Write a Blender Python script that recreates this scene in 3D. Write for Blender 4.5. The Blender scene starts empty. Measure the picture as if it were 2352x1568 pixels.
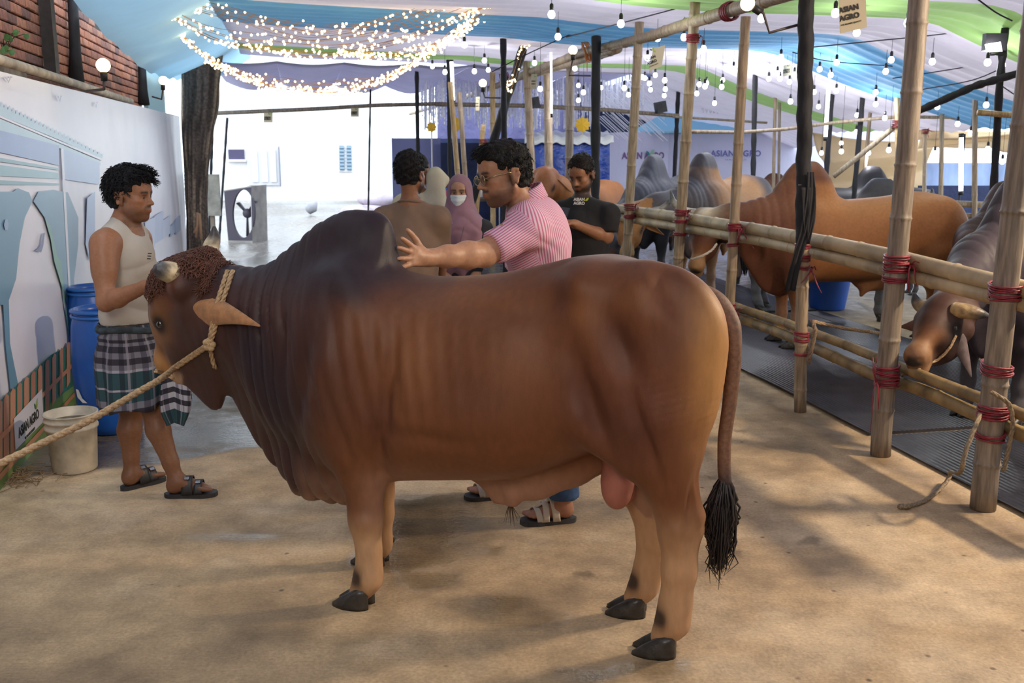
import bpy, math, random
import numpy as np
from mathutils import Vector
from mathutils.bvhtree import BVHTree
random.seed(7); RNG = np.random.default_rng(7)
SC = bpy.context.scene; COL = SC.collection

# ------------------------------------------------------------------ camera
F_PX, CAM_H = 2286.67, 1.75
PITCH = math.atan(449 / F_PX); CP, SP = math.cos(PITCH), math.sin(PITCH)
cam_d = bpy.data.cameras.new('camera'); cam = bpy.data.objects.new('camera', cam_d); COL.objects.link(cam)
cam.location = (0, 0, CAM_H); cam.rotation_euler = (math.pi / 2 - PITCH, 0, 0)
cam_d.sensor_width = 36.0; cam_d.lens = 35.0; cam_d.clip_end = 300
SC.camera = cam
cam_d.dof.use_dof = True; cam_d.dof.focus_distance = 3.9; cam_d.dof.aperture_fstop = 6.3

# ------------------------------------------------------------------ view, world, lights
SC.view_settings.view_transform = 'Standard'; SC.view_settings.look = 'None'
SC.view_settings.gamma = 1.0; SC.view_settings.exposure = 0.18; SC.view_settings.use_curve_mapping = False
SC.cycles.max_bounces = 7; SC.cycles.diffuse_bounces = 4; SC.cycles.glossy_bounces = 3; SC.cycles.transmission_bounces = 4
SC.cycles.transparent_max_bounces = 6; SC.cycles.caustics_reflective = False; SC.cycles.caustics_refractive = False
SC.cycles.sample_clamp_indirect = 4.0
W = bpy.data.worlds.new('world'); SC.world = W; W.use_nodes = True
bgn = W.node_tree.nodes['Background']; bgn.inputs[0].default_value = (0.80, 0.90, 1.0, 1); bgn.inputs[1].default_value = 3.2

def area(name, loc, target, size, power, color, sy=None):
    d = bpy.data.lights.new(name, 'AREA'); d.energy = power; d.color = color; d.size = size
    if sy: d.shape = 'RECTANGLE'; d.size_y = sy
    o = bpy.data.objects.new(name, d); COL.objects.link(o); o.location = loc
    o.rotation_euler = (Vector(target) - Vector(loc)).to_track_quat('-Z', 'Y').to_euler()
    return o
area('floodlight_lamp', (4.4, 4.7, 2.92), (0.3, 3.3, 0.6), 0.4, 400, (1.0, 0.80, 0.56))
area('overhead_fill', (-1.0, -0.4, 3.0), (-0.4, 3.6, 0.4), 1.6, 72, (1.0, 0.88, 0.74))  # fill lamp added out of view to brighten the near side
area('overhead_fill', (1.6, 0.6, 3.0), (0.6, 3.6, 0.3), 1.2, 34, (1.0, 0.86, 0.70))  # second added fill lamp, also unseen above the camera

# ------------------------------------------------------------------ rays of the lens, used to place things at real distances
def ray(px, py):
    x = (px - 1176) / F_PX; y = (784 - py) / F_PX
    return np.array([x, CP + y * SP, -SP + y * CP])
CAM = np.array([0, 0, CAM_H])
def G(px, py, z=0.0):
    d = ray(px, py); return CAM + d * ((z - CAM_H) / d[2])
def P(px, py, Y):
    d = ray(px, py); return CAM + d * (Y / d[1])
def PPL(px, py, o, n):
    d = ray(px, py); o = np.asarray(o, float); n = np.asarray(n, float)
    return CAM + d * (np.dot(o - CAM, n) / np.dot(d, n))
# the hall's own axes: a across, b along
HA = np.array([.9785, .2063, 0]); HB = np.array([-.2063, .9785, 0])
def hall(a, b, z=0.0): return HA * a + HB * b + np.array([0, 0, z])
def onA(px, py, a): return PPL(px, py, HA * a, HA)       # point seen at a pixel on the plane across = a
def onB(px, py, b): return PPL(px, py, HB * b, HB)

# ------------------------------------------------------------------ objects
def tag(o, label=None, cat=None, group=None, kind=None):
    if label: o['label'] = label
    if cat: o['category'] = cat
    if group: o['group'] = group
    if kind: o['kind'] = kind
    return o
def thing(name, label, cat, loc, group=None, kind=None):
    o = bpy.data.objects.new(name, None); COL.objects.link(o)
    o.location = [float(c) for c in loc]; o.empty_display_size = .1
    return tag(o, label, cat, group, kind)
def origin(p):
    v = Vector((0, 0, 0))
    while p is not None: v += p.location; p = p.parent
    return v
class MB:
    """verts and faces in world coordinates, with an optional colour per vertex"""
    def __init__(self): self.v = []; self.f = []; self.c = None; self.mi = []
    def _n(self): return len(self.v)
    def raw(self, vs, fs, mi=0):
        n = len(self.v); self.v.extend([tuple(map(float, p)) for p in vs]); self.f.extend([tuple(i + n for i in f) for f in fs])
        self.mi.extend([mi] * len(fs)); return self
    def box(self, c, s, ax=None, mi=0):
        c = np.asarray(c, float); A = np.eye(3) if ax is None else np.asarray(ax, float)
        vs = [c + A[0] * s[0] * .5 * i + A[1] * s[1] * .5 * j + A[2] * s[2] * .5 * k for i in (-1, 1) for j in (-1, 1) for k in (-1, 1)]
        return self.raw(vs, [(0, 1, 3, 2), (4, 6, 7, 5), (0, 4, 5, 1), (2, 3, 7, 6), (0, 2, 6, 4), (1, 5, 7, 3)], mi)
    def tube(self, pts, r, n=10, cap=True, flat=1.0, up=None, mi=0):
        pts = [np.asarray(p, float) for p in pts]; m = len(pts)
        rs = [r] * m if np.isscalar(r) else list(r)
        T = [pts[min(i + 1, m - 1)] - pts[max(i - 1, 0)] for i in range(m)]
        T = [t / (np.linalg.norm(t) + 1e-9) for t in T]
        ref = np.asarray(up, float) if up is not None else (np.array([0, 0, 1.]) if abs(T[0][2]) < .9 else np.array([1., 0, 0]))
        vs = []; prev = ref - T[0] * np.dot(ref, T[0]); prev /= np.linalg.norm(prev)
        for i in range(m):
            x = prev - T[i] * np.dot(prev, T[i]); x /= (np.linalg.norm(x) + 1e-9); prev = x; y = np.cross(T[i], x)
            for k in range(n):
                a = 2 * math.pi * k / n
                vs.append(pts[i] + x * math.cos(a) * rs[i] * flat + y * math.sin(a) * rs[i])
        fs = [(i * n + k, i * n + (k + 1) % n, (i + 1) * n + (k + 1) % n, (i + 1) * n + k) for i in range(m - 1) for k in range(n)]
        if cap: fs += [tuple(range(n - 1, -1, -1)), tuple((m - 1) * n + k for k in range(n))]
        return self.raw(vs, fs, mi)
    def lathe(self, o, prof, n=32, axis=(0, 0, 1), mi=0, close=False):
        ax = np.asarray(axis, float); ax /= np.linalg.norm(ax)
        pts = [np.asarray(o, float) + ax * z for _, z in prof]
        x = np.array([1., 0, 0]) if abs(ax[0]) < .9 else np.array([0, 1., 0]); x -= ax * np.dot(x, ax); x /= np.linalg.norm(x); y = np.cross(ax, x)
        vs = [p + (x * math.cos(2 * math.pi * k / n) + y * math.sin(2 * math.pi * k / n)) * r for p, (r, _) in zip(pts, prof) for k in range(n)]
        m = len(prof)
        fs = [(i * n + k, i * n + (k + 1) % n, (i + 1) * n + (k + 1) % n, (i + 1) * n + k) for i in range(m - 1) for k in range(n)]
        fs += [tuple(range(n - 1, -1, -1)), tuple((m - 1) * n + k for k in range(n))]
        return self.raw(vs, fs, mi)
    def ell(self, c, r, ax=None, nu=12, nv=8, mi=0):
        c = np.asarray(c, float); A = np.eye(3) if ax is None else np.asarray(ax, float); r = (r, r, r) if np.isscalar(r) else r
        vs = [c + A[2] * r[2]]
        for i in range(1, nv):
            t = math.pi * i / nv
            for k in range(nu):
                a = 2 * math.pi * k / nu
                vs.append(c + A[0] * r[0] * math.sin(t) * math.cos(a) + A[1] * r[1] * math.sin(t) * math.sin(a) + A[2] * r[2] * math.cos(t))
        vs.append(c - A[2] * r[2]); fs = [(0, 1 + k, 1 + (k + 1) % nu) for k in range(nu)]
        for i in range(nv - 2):
            for k in range(nu): fs.append((1 + i * nu + k, 1 + (i + 1) * nu + k, 1 + (i + 1) * nu + (k + 1) % nu, 1 + i * nu + (k + 1) % nu))
        l = len(vs) - 1; b = 1 + (nv - 2) * nu
        fs += [(l, b + (k + 1) % nu, b + k) for k in range(nu)]
        return self.raw(vs, fs, mi)
    def grid(self, fn, nu, nv, mi=0):
        vs = [fn(i / nu, j / nv) for j in range(nv + 1) for i in range(nu + 1)]
        fs = [(j * (nu + 1) + i, j * (nu + 1) + i + 1, (j + 1) * (nu + 1) + i + 1, (j + 1) * (nu + 1) + i) for j in range(nv) for i in range(nu)]
        return self.raw(vs, fs, mi)
    def build(self, name, mats, parent=None, smooth=True, solid=0.0):
        og = origin(parent); me = bpy.data.meshes.new(name)
        vs = np.asarray(self.v, float) - np.array(og)
        me.from_pydata(vs.tolist(), [], self.f)
        if not isinstance(mats, (list, tuple)): mats = [mats]
        for m in mats: me.materials.append(m)
        if len(mats) > 1: me.polygons.foreach_set('material_index', self.mi)
        if smooth: me.polygons.foreach_set('use_smooth', [True] * len(me.polygons))
        if self.c is not None: set_col(me, self.c)
        me.update()
        o = bpy.data.objects.new(name, me); COL.objects.link(o)
        if parent is not None: o.parent = parent
        if solid:
            s = o.modifiers.new('solid', 'SOLIDIFY'); s.thickness = solid; s.offset = 0
        if smooth == 'auto':
            me.set_sharp_from_angle(angle=math.radians(38))
        return o
def set_col(me, c):
    c = np.asarray(c, np.float32)
    if c.shape[1] == 3: c = np.concatenate([c, np.ones((len(c), 1), np.float32)], 1)
    a = me.color_attributes.new('Col', 'FLOAT_COLOR', 'POINT'); a.data.foreach_set('color', c.ravel())

# ------------------------------------------------------------------ materials
def mat(name, col=(.5, .5, .5), rough=.6, noise=None, bump=None, vcol=False, metal=0.0, emit=None, spec=.5, sheen=0.0, trans=0.0, stretch=None, sss=0.0, contrast=None, coat=0.0):
    """noise=(scale, amount, detail): colour mottling; bump=(scale, strength[, distance]); stretch scales the object coordinates"""
    m = bpy.data.materials.new(name); m.use_nodes = True; nt = m.node_tree; N = nt.nodes; L = nt.links
    b = N['Principled BSDF']; b.inputs['Roughness'].default_value = rough; b.inputs['Metallic'].default_value = metal
    b.inputs['Base Color'].default_value = (*col, 1); b.inputs['Specular IOR Level'].default_value = spec
    if sheen: b.inputs['Sheen Weight'].default_value = sheen; b.inputs['Sheen Roughness'].default_value = .4
    if sss: b.inputs['Subsurface Weight'].default_value = sss; b.inputs['Subsurface Scale'].default_value = .01
    if coat: b.inputs['Coat Weight'].default_value = coat
    if emit: b.inputs['Emission Color'].default_value = (*emit[0], 1); b.inputs['Emission Strength'].default_value = emit[1]
    tc = N.new('ShaderNodeTexCoord'); src = tc.outputs['Object']
    if stretch:
        mp = N.new('ShaderNodeMapping'); mp.inputs['Scale'].default_value = stretch; L.new(src, mp.inputs[0]); src = mp.outputs[0]
    csrc = None
    if vcol:
        a = N.new('ShaderNodeVertexColor'); a.layer_name = 'Col'; csrc = a.outputs[0]; L.new(csrc, b.inputs['Base Color'])
    if noise:
        n = N.new('ShaderNodeTexNoise'); n.inputs['Scale'].default_value = noise[0]; n.inputs['Detail'].default_value = noise[2] if len(noise) > 2 else 5
        L.new(src, n.inputs[0])
        mr = N.new('ShaderNodeMapRange'); mr.inputs[1].default_value = .3; mr.inputs[2].default_value = .7
        mr.inputs[3].default_value = 1 - noise[1]; mr.inputs[4].default_value = 1 + noise[1]; L.new(n.outputs[0], mr.inputs[0])
        mx = N.new('ShaderNodeMix'); mx.data_type = 'RGBA'; mx.blend_type = 'MULTIPLY'; mx.inputs[0].default_value = 1
        if csrc: L.new(csrc, mx.inputs[6])
        else: mx.inputs[6].default_value = (*col, 1)
        cc = N.new('ShaderNodeCombineColor'); [L.new(mr.outputs[0], cc.inputs[i]) for i in range(3)]
        L.new(cc.outputs[0], mx.inputs[7]); L.new(mx.outputs[2], b.inputs['Base Color'])
    if bump:
        n2 = N.new('ShaderNodeTexNoise'); n2.inputs['Scale'].default_value = bump[0]; n2.inputs['Detail'].default_value = 4; L.new(src, n2.inputs[0])
        bp = N.new('ShaderNodeBump'); bp.inputs['Strength'].default_value = bump[1]; bp.inputs['Distance'].default_value = bump[2] if len(bump) > 2 else .01
        L.new(n2.outputs[0], bp.inputs['Height']); L.new(bp.outputs[0], b.inputs['Normal'])
    if trans:
        t = N.new('ShaderNodeBsdfTranslucent'); t.inputs[0].default_value = (*col, 1); ms = N.new('ShaderNodeMixShader'); ms.inputs[0].default_value = trans
        o = N['Material Output']; L.new(b.outputs[0], ms.inputs[1]); L.new(t.outputs[0], ms.inputs[2]); L.new(ms.outputs[0], o.inputs[0])
        if vcol: L.new(csrc, t.inputs[0])
    return m

# ------------------------------------------------------------------ implicit surfaces: one continuous skin grown over joints
def smin(a, b, k):
    if k <= 0: return np.minimum(a, b)
    h = np.maximum(k - np.abs(a - b), 0) / k
    return np.minimum(a, b) - h * h * k * .25
def axis_pts(lo, hi, fine, coarse, zones=()):
    xs = [lo]
    while xs[-1] < hi:
        x = xs[-1]; st = coarse
        for a, b in zones:
            if a - coarse < x < b: st = fine
        xs.append(x + st)
    return np.array(xs, np.float32)
class Field:
    def __init__(s, xs, ys, zs):
        s.ax = [np.asarray(q, np.float32) for q in (xs, ys, zs)]; s.D = np.full([len(q) for q in s.ax], 1.0, np.float32)
    @staticmethod
    def box(lo, hi, h):
        return Field(*[np.arange(lo[i], hi[i] + h, h, dtype=np.float32) for i in range(3)])
    def sub(s, lo, hi):
        sl = []
        for i in range(3):
            a = max(0, int(np.searchsorted(s.ax[i], lo[i])) - 1); b = min(len(s.ax[i]), int(np.searchsorted(s.ax[i], hi[i])) + 1)
            if b <= a: return None, None
            sl.append(slice(a, b))
        return tuple(sl), (s.ax[0][sl[0]][:, None, None], s.ax[1][sl[1]][None, :, None], s.ax[2][sl[2]][None, None, :])
    def apply(s, fn, lo, hi, k, cut=False):
        m = k + .03; sl, X = s.sub(np.asarray(lo) - m, np.asarray(hi) + m)
        if sl is None: return s
        d = fn(*X)
        s.D[sl] = -smin(-s.D[sl], d, k) if cut else smin(s.D[sl], d, k)
        return s
    def cone(s, a, b, ra, rb=None, k=.02, cut=False, flat=None):
        """flat=(axis, factor): squeezes the section along an axis"""
        a = np.asarray(a, float); b = np.asarray(b, float); rb = ra if rb is None else rb; ab = b - a; L = float(ab @ ab) + 1e-12
        if flat: fa = np.asarray(flat[0], float); fa = fa / np.linalg.norm(fa); q = 1 / flat[1] - 1
        def fn(x, y, z):
            px, py, pz = x - a[0], y - a[1], z - a[2]
            t = np.clip((px * ab[0] + py * ab[1] + pz * ab[2]) / L, 0, 1)
            dx, dy, dz = px - t * ab[0], py - t * ab[1], pz - t * ab[2]
            if flat:
                e = (dx * fa[0] + dy * fa[1] + dz * fa[2]) * q
                dx, dy, dz = dx + e * fa[0], dy + e * fa[1], dz + e * fa[2]
                g = np.sqrt(dx * dx + dy * dy + dz * dz)
                return ((g - (ra + (rb - ra) * t)) * max(.45, min(1, flat[1]))).astype(np.float32)
            return (np.sqrt(dx * dx + dy * dy + dz * dz) - (ra + (rb - ra) * t)).astype(np.float32)
        R = max(ra, rb) * (max(1, flat[1]) if flat else 1)
        return s.apply(fn, np.minimum(a, b) - R, np.maximum(a, b) + R, k, cut)
    def sleeve(s, a, b, ra, rb, k=.0):
        a = np.asarray(a, float); b = np.asarray(b, float); ab = b - a; L = float(ab @ ab)
        def fn(x, y, z):
            px, py, pz = x - a[0], y - a[1], z - a[2]; t0 = (px * ab[0] + py * ab[1] + pz * ab[2]) / L; t = np.clip(t0, 0, 1)
            d = np.sqrt((px - t * ab[0]) ** 2 + (py - t * ab[1]) ** 2 + (pz - t * ab[2]) ** 2) - (ra + (rb - ra) * t)
            return np.maximum(d, (t0 - 1) * math.sqrt(L)).astype(np.float32)
        R = max(ra, rb); return s.apply(fn, np.minimum(a, b) - R, np.maximum(a, b) + R, k)
    def chain(s, pts, rs, k=.02, flat=None):
        for i in range(len(pts) - 1): s.cone(pts[i], pts[i + 1], rs[i], rs[i + 1], k, flat=flat)
        return s
    def ell(s, c, r, k=.02, ax=None, cut=False):
        c = np.asarray(c, float); r = np.asarray((r, r, r) if np.isscalar(r) else r, float); A = np.eye(3) if ax is None else np.asarray(ax, float)
        def fn(x, y, z):
            p = (x - c[0], y - c[1], z - c[2]); q = [(p[0] * A[i][0] + p[1] * A[i][1] + p[2] * A[i][2]) for i in range(3)]
            k0 = np.sqrt(sum((q[i] / r[i]) ** 2 for i in range(3))); k1 = np.sqrt(sum((q[i] / r[i] ** 2) ** 2 for i in range(3))) + 1e-9
            return (k0 * (k0 - 1) / k1).astype(np.float32)
        R = np.sqrt(sum((A[i] * r[i]) ** 2 for i in range(3)))
        return s.apply(fn, c - R, c + R, k, cut)
    def loft(s, us, top, bot, w, p=2.3, k=.05, egg=0.0, axis=0):
        """vertical sections strung along x: top, bottom and half-width per station"""
        us = np.asarray(us, float); lo = (us.min(), -max(w), min(bot)); hi = (us.max(), max(w), max(top))
        def fn(x, y, z):
            xx = np.clip(x[:, 0, 0], us[0], us[-1]); t = spl(us, top, xx)[:, None, None]; b = spl(us, bot, xx)[:, None, None]; ww = spl(us, w, xx)[:, None, None]
            hh = np.maximum((t - b) * .5, .004); zc = (t + b) * .5; q = (z - zc) / hh; ww = np.maximum(ww * (1 - egg * q), .004)
            g = (np.abs(q) ** p + np.abs(y / ww) ** p) ** (1 / p)
            d = (g - 1) * np.minimum(hh, ww) * .85
            ex = np.maximum(us[0] - x, 0) + np.maximum(x - us[-1], 0)
            return (np.where(ex > 0, np.sqrt(np.maximum(d, 0) ** 2 + ex ** 2) + np.minimum(d, 0) * 0, d)).astype(np.float32) * np.ones_like(y + z)
        return s.apply(fn, lo, hi, k)
    def halfspace(s, o, n, k=.0):
        """keep the side the normal points away from"""
        o = np.asarray(o, float); n = np.asarray(n, float); n = n / np.linalg.norm(n); X = (s.ax[0][:, None, None], s.ax[1][None, :, None], s.ax[2][None, None, :])
        d = ((X[0] - o[0]) * n[0] + (X[1] - o[1]) * n[1] + (X[2] - o[2]) * n[2]).astype(np.float32)
        s.D = -smin(-s.D, -d, k); return s
    def add(s, fn):
        s.D = s.D + fn(s.ax[0][:, None, None], s.ax[1][None, :, None], s.ax[2][None, None, :]).astype(np.float32); return s
    def mesh(s, smooth=1):
        D = s.D; D[0], D[-1] = 1, 1; D[:, 0] = 1; D[:, -1] = 1; D[:, :, 0] = 1; D[:, :, -1] = 1
        S = D < 0; nx, ny, nz = D.shape
        cnt = np.zeros((nx - 1, ny - 1, nz - 1), np.uint8)
        for i in (0, 1):
            for j in (0, 1):
                for k in (0, 1): cnt += S[i:nx - 1 + i, j:ny - 1 + j, k:nz - 1 + k]
        act = np.argwhere((cnt > 0) & (cnt < 8)); idx = np.full(cnt.shape, -1, np.int32)
        idx[act[:, 0], act[:, 1], act[:, 2]] = np.arange(len(act)); I, J, K = act.T
        acc = np.zeros((len(act), 3)); num = np.zeros(len(act))
        cs = [(i, j, k) for i in (0, 1) for j in (0, 1) for k in (0, 1)]
        pos = lambda c: np.stack([s.ax[0][I + c[0]], s.ax[1][J + c[1]], s.ax[2][K + c[2]]], 1).astype(float)
        for c in cs:
            for d in range(3):
                if c[d]: continue
                e = list(c); e[d] = 1; e = tuple(e)
                v0 = D[I + c[0], J + c[1], K + c[2]]; v1 = D[I + e[0], J + e[1], K + e[2]]; m = (v0 < 0) != (v1 < 0)
                t = np.where(m, v0 / np.where(m, v0 - v1, 1), 0)[:, None]
                acc += np.where(m[:, None], pos(c) * (1 - t) + pos(e) * t, 0); num += m
        V = acc / num[:, None]; Fs = []
        for d in range(3):
            o1, o2 = (d + 1) % 3, (d + 2) % 3
            a = [slice(1, -1)] * 3; a[d] = slice(0, -1); b = list(a); b[d] = slice(1, None)
            S0 = S[tuple(a)]; S1 = S[tuple(b)]; e = np.argwhere(S0 != S1); off = np.array([1, 1, 1]); off[d] = 0; e = e + off
            q = []
            for (p1, p2) in ((0, 0), (-1, 0), (-1, -1), (0, -1)):
                c = e.copy(); c[:, o1] += p1; c[:, o2] += p2; q.append(idx[c[:, 0], c[:, 1], c[:, 2]])
            q = np.stack(q, 1); flip = ~S[e[:, 0], e[:, 1], e[:, 2]]; q[flip] = q[flip][:, ::-1]; Fs.append(q)
        Fq = np.concatenate(Fs) if Fs else np.zeros((0, 4), int)
        ed = np.concatenate([Fq[:, [0, 1]], Fq[:, [1, 2]], Fq[:, [2, 3]], Fq[:, [3, 0]]])
        for _ in range(smooth):
            A = np.zeros_like(V); c = np.bincount(ed.ravel(), minlength=len(V)).astype(float)
            for x in range(3): A[:, x] = np.bincount(ed[:, 0], V[ed[:, 1], x], len(V)) + np.bincount(ed[:, 1], V[ed[:, 0], x], len(V))
            V = V * .45 + .55 * A / np.maximum(c, 1)[:, None]
        return V, Fq
def normals(V, Fq):
    n = np.cross(V[Fq[:, 2]] - V[Fq[:, 0]], V[Fq[:, 3]] - V[Fq[:, 1]]); N = np.zeros_like(V)
    for x in range(3):
        for k in range(4): N[:, x] += np.bincount(Fq[:, k], n[:, x], len(V))
    return N / (np.linalg.norm(N, axis=1, keepdims=True) + 1e-12)
def spl(xs, ys, x):
    """smooth monotone-ish cubic through stations"""
    xs = np.asarray(xs, float); ys = np.asarray(ys, float); x = np.clip(x, xs[0], xs[-1]); h = np.diff(xs); d = np.diff(ys) / h
    m = np.concatenate([[d[0]], np.where(d[:-1] * d[1:] > 0, 2 * d[:-1] * d[1:] / (d[:-1] + d[1:] + 1e-12), 0), [d[-1]]])
    i = np.clip(np.searchsorted(xs, x) - 1, 0, len(h) - 1); t = (x - xs[i]) / h[i]
    return ((2 * t**3 - 3 * t**2 + 1) * ys[i] + (t**3 - 2 * t**2 + t) * h[i] * m[i] + (-2 * t**3 + 3 * t**2) * ys[i + 1] + (t**3 - t**2) * h[i] * m[i + 1])
def skin(name, V, Fq, m, parent, col=None):
    me = bpy.data.meshes.new(name); og = np.array(origin(parent))
    me.vertices.add(len(V)); me.vertices.foreach_set('co', (V - og).astype(np.float32).ravel())
    n = len(Fq); me.loops.add(n * 4); me.loops.foreach_set('vertex_index', Fq.astype(np.int32).ravel())
    me.polygons.add(n); me.polygons.foreach_set('loop_start', np.arange(0, 4 * n, 4, dtype=np.int32))
    me.polygons.foreach_set('use_smooth', np.ones(n, bool))
    me.update(calc_edges=True); me.validate(); me.materials.append(m)
    if col is not None: set_col(me, col)
    o = bpy.data.objects.new(name, me); COL.objects.link(o)
    if parent is not None: o.parent = parent
    return o
def vnoise(p, scale, seed=0):
    """cheap smooth value noise on points (n,3)"""
    q = np.asarray(p) * scale + seed * 17.31; i = np.floor(q).astype(np.int64); f = q - i; f = f * f * (3 - 2 * f); out = np.zeros(len(q))
    for dx in (0, 1):
        for dy in (0, 1):
            for dz in (0, 1):
                h = ((i[:, 0] + dx) * 374761393 + (i[:, 1] + dy) * 668265263 + (i[:, 2] + dz) * 2147483647 + seed * 1274126177) & 0xffffffff
                h = ((h ^ (h >> 13)) * 1274126177) & 0xffffffff; h = (h ^ (h >> 16)) & 0xffff
                w = (f[:, 0] if dx else 1 - f[:, 0]) * (f[:, 1] if dy else 1 - f[:, 1]) * (f[:, 2] if dz else 1 - f[:, 2])
                out += w * (h / 65535.0 * 2 - 1)
    return out
def unit(v): v = np.asarray(v, float); return v / np.linalg.norm(v)
def sm(x, a, b):
    t = np.clip((np.asarray(x, float) - a) / (b - a), 0, 1); return t * t * (3 - 2 * t)
def mixc(c, col, w):
    col = np.asarray(col, float)
    return c * (1 - w[:, None]) + (col[None, :] if col.ndim == 1 else col) * w[:, None]
# ================================================================== the setting
def structure(b, name, m, **k): return tag(b.build(name, m, **k), kind='structure')
# ---- floor: one concrete slab, worn and stained, wet at the back and in the puddles
def wet_and_col(x, y):
    p = np.stack([x, y, np.zeros_like(x)], 1); n1 = vnoise(p, 1.1, 1); n2 = vnoise(p, 3.1, 2); n3 = vnoise(p, 8, 3)
    c = np.tile(np.array([[.52, .37, .215]]), (len(x), 1))
    c = mixc(c, (.64, .49, .32), sm(n1 * .6 + n2 * .6 + n3 * .3, .0, .6) * .8); c = mixc(c, (.30, .21, .125), sm(-n1 * .5 - n2 * .7 + n3 * .35, .05, .65) * .85)
    a = HA[0] * x + HA[1] * y
    # the older, darker, wet yard floor behind the cast slab on the left
    ex = np.array([G(*q)[0] for q in ((0, 1096), (130, 1100), (260, 1080), (400, 1062), (560, 1038), (640, 1030))]); ey = np.array([G(*q)[1] for q in ((0, 1096), (130, 1100), (260, 1080), (400, 1062), (560, 1038), (640, 1030))])
    edge = np.interp(x, ex, ey) + .05 * n3 + .04 * n2 + np.maximum(0, x + .9) * 1.1
    back = sm(y - edge, 0, .09) * (1 - sm(x, -.2, .9) * (1 - sm(y, 6.5, 9)))
    c = mixc(c, (.20, .165, .135), back * .85)
    wet = back * np.clip(.55 + .5 * n2 + .25 * n1, 0, 1)
    for (px, py, rx, ry, s) in ((960, 1190, .34, .42, 1), (930, 1270, .25, .20, 1), (1060, 1265, .22, .10, .9), (985, 1335, .16, .12, .9), (1100, 1390, .22, .12, .8), (530, 1230, .3, .07, .5), (1180, 1000, .5, .3, .4), (1180, 1420, .25, .10, .7), (1520, 1530, .2, .08, .7), (1340, 1550, .16, .06, .7)):
        q = G(px, py); wet = np.maximum(wet, s * (1 - sm(np.sqrt(((x - q[0]) / rx) ** 2 + ((y - q[1]) / ry) ** 2) + .35 * n2 + .25 * n3, .55, 1.05)))
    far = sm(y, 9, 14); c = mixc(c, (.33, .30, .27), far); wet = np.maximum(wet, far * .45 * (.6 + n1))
    line = np.exp(-((a - 3.16 + .03 * n2) / .10) ** 2) * sm(y, 3, 3.5) * (1 - sm(y, 9, 11)); c = mixc(c, (.24, .155, .095), line * .55); wet = np.maximum(wet, line * .35)
    c = mixc(c, c * .42, np.clip(wet * .85, 0, 1)); c = c * (.86 + .10 * n1[:, None])
    return np.clip(wet, 0, 1), c
fx = axis_pts(-30, 34, .055, 1.2, [(-4.5, 5.5)]); fy = axis_pts(-5, 64, .055, 1.0, [(2.0, 9.0)])
X_, Y_ = np.meshgrid(fx, fy); fb = MB(); nX = len(fx)
fb.v = np.stack([X_.ravel(), Y_.ravel(), np.zeros(X_.size)], 1).tolist()
fb.f = [(j * nX + i, j * nX + i + 1, (j + 1) * nX + i + 1, (j + 1) * nX + i) for j in range(len(fy) - 1) for i in range(nX - 1)]
wt, fc = wet_and_col(X_.ravel().astype(float), Y_.ravel().astype(float)); fb.c = np.concatenate([fc, wt[:, None]], 1)
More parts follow.
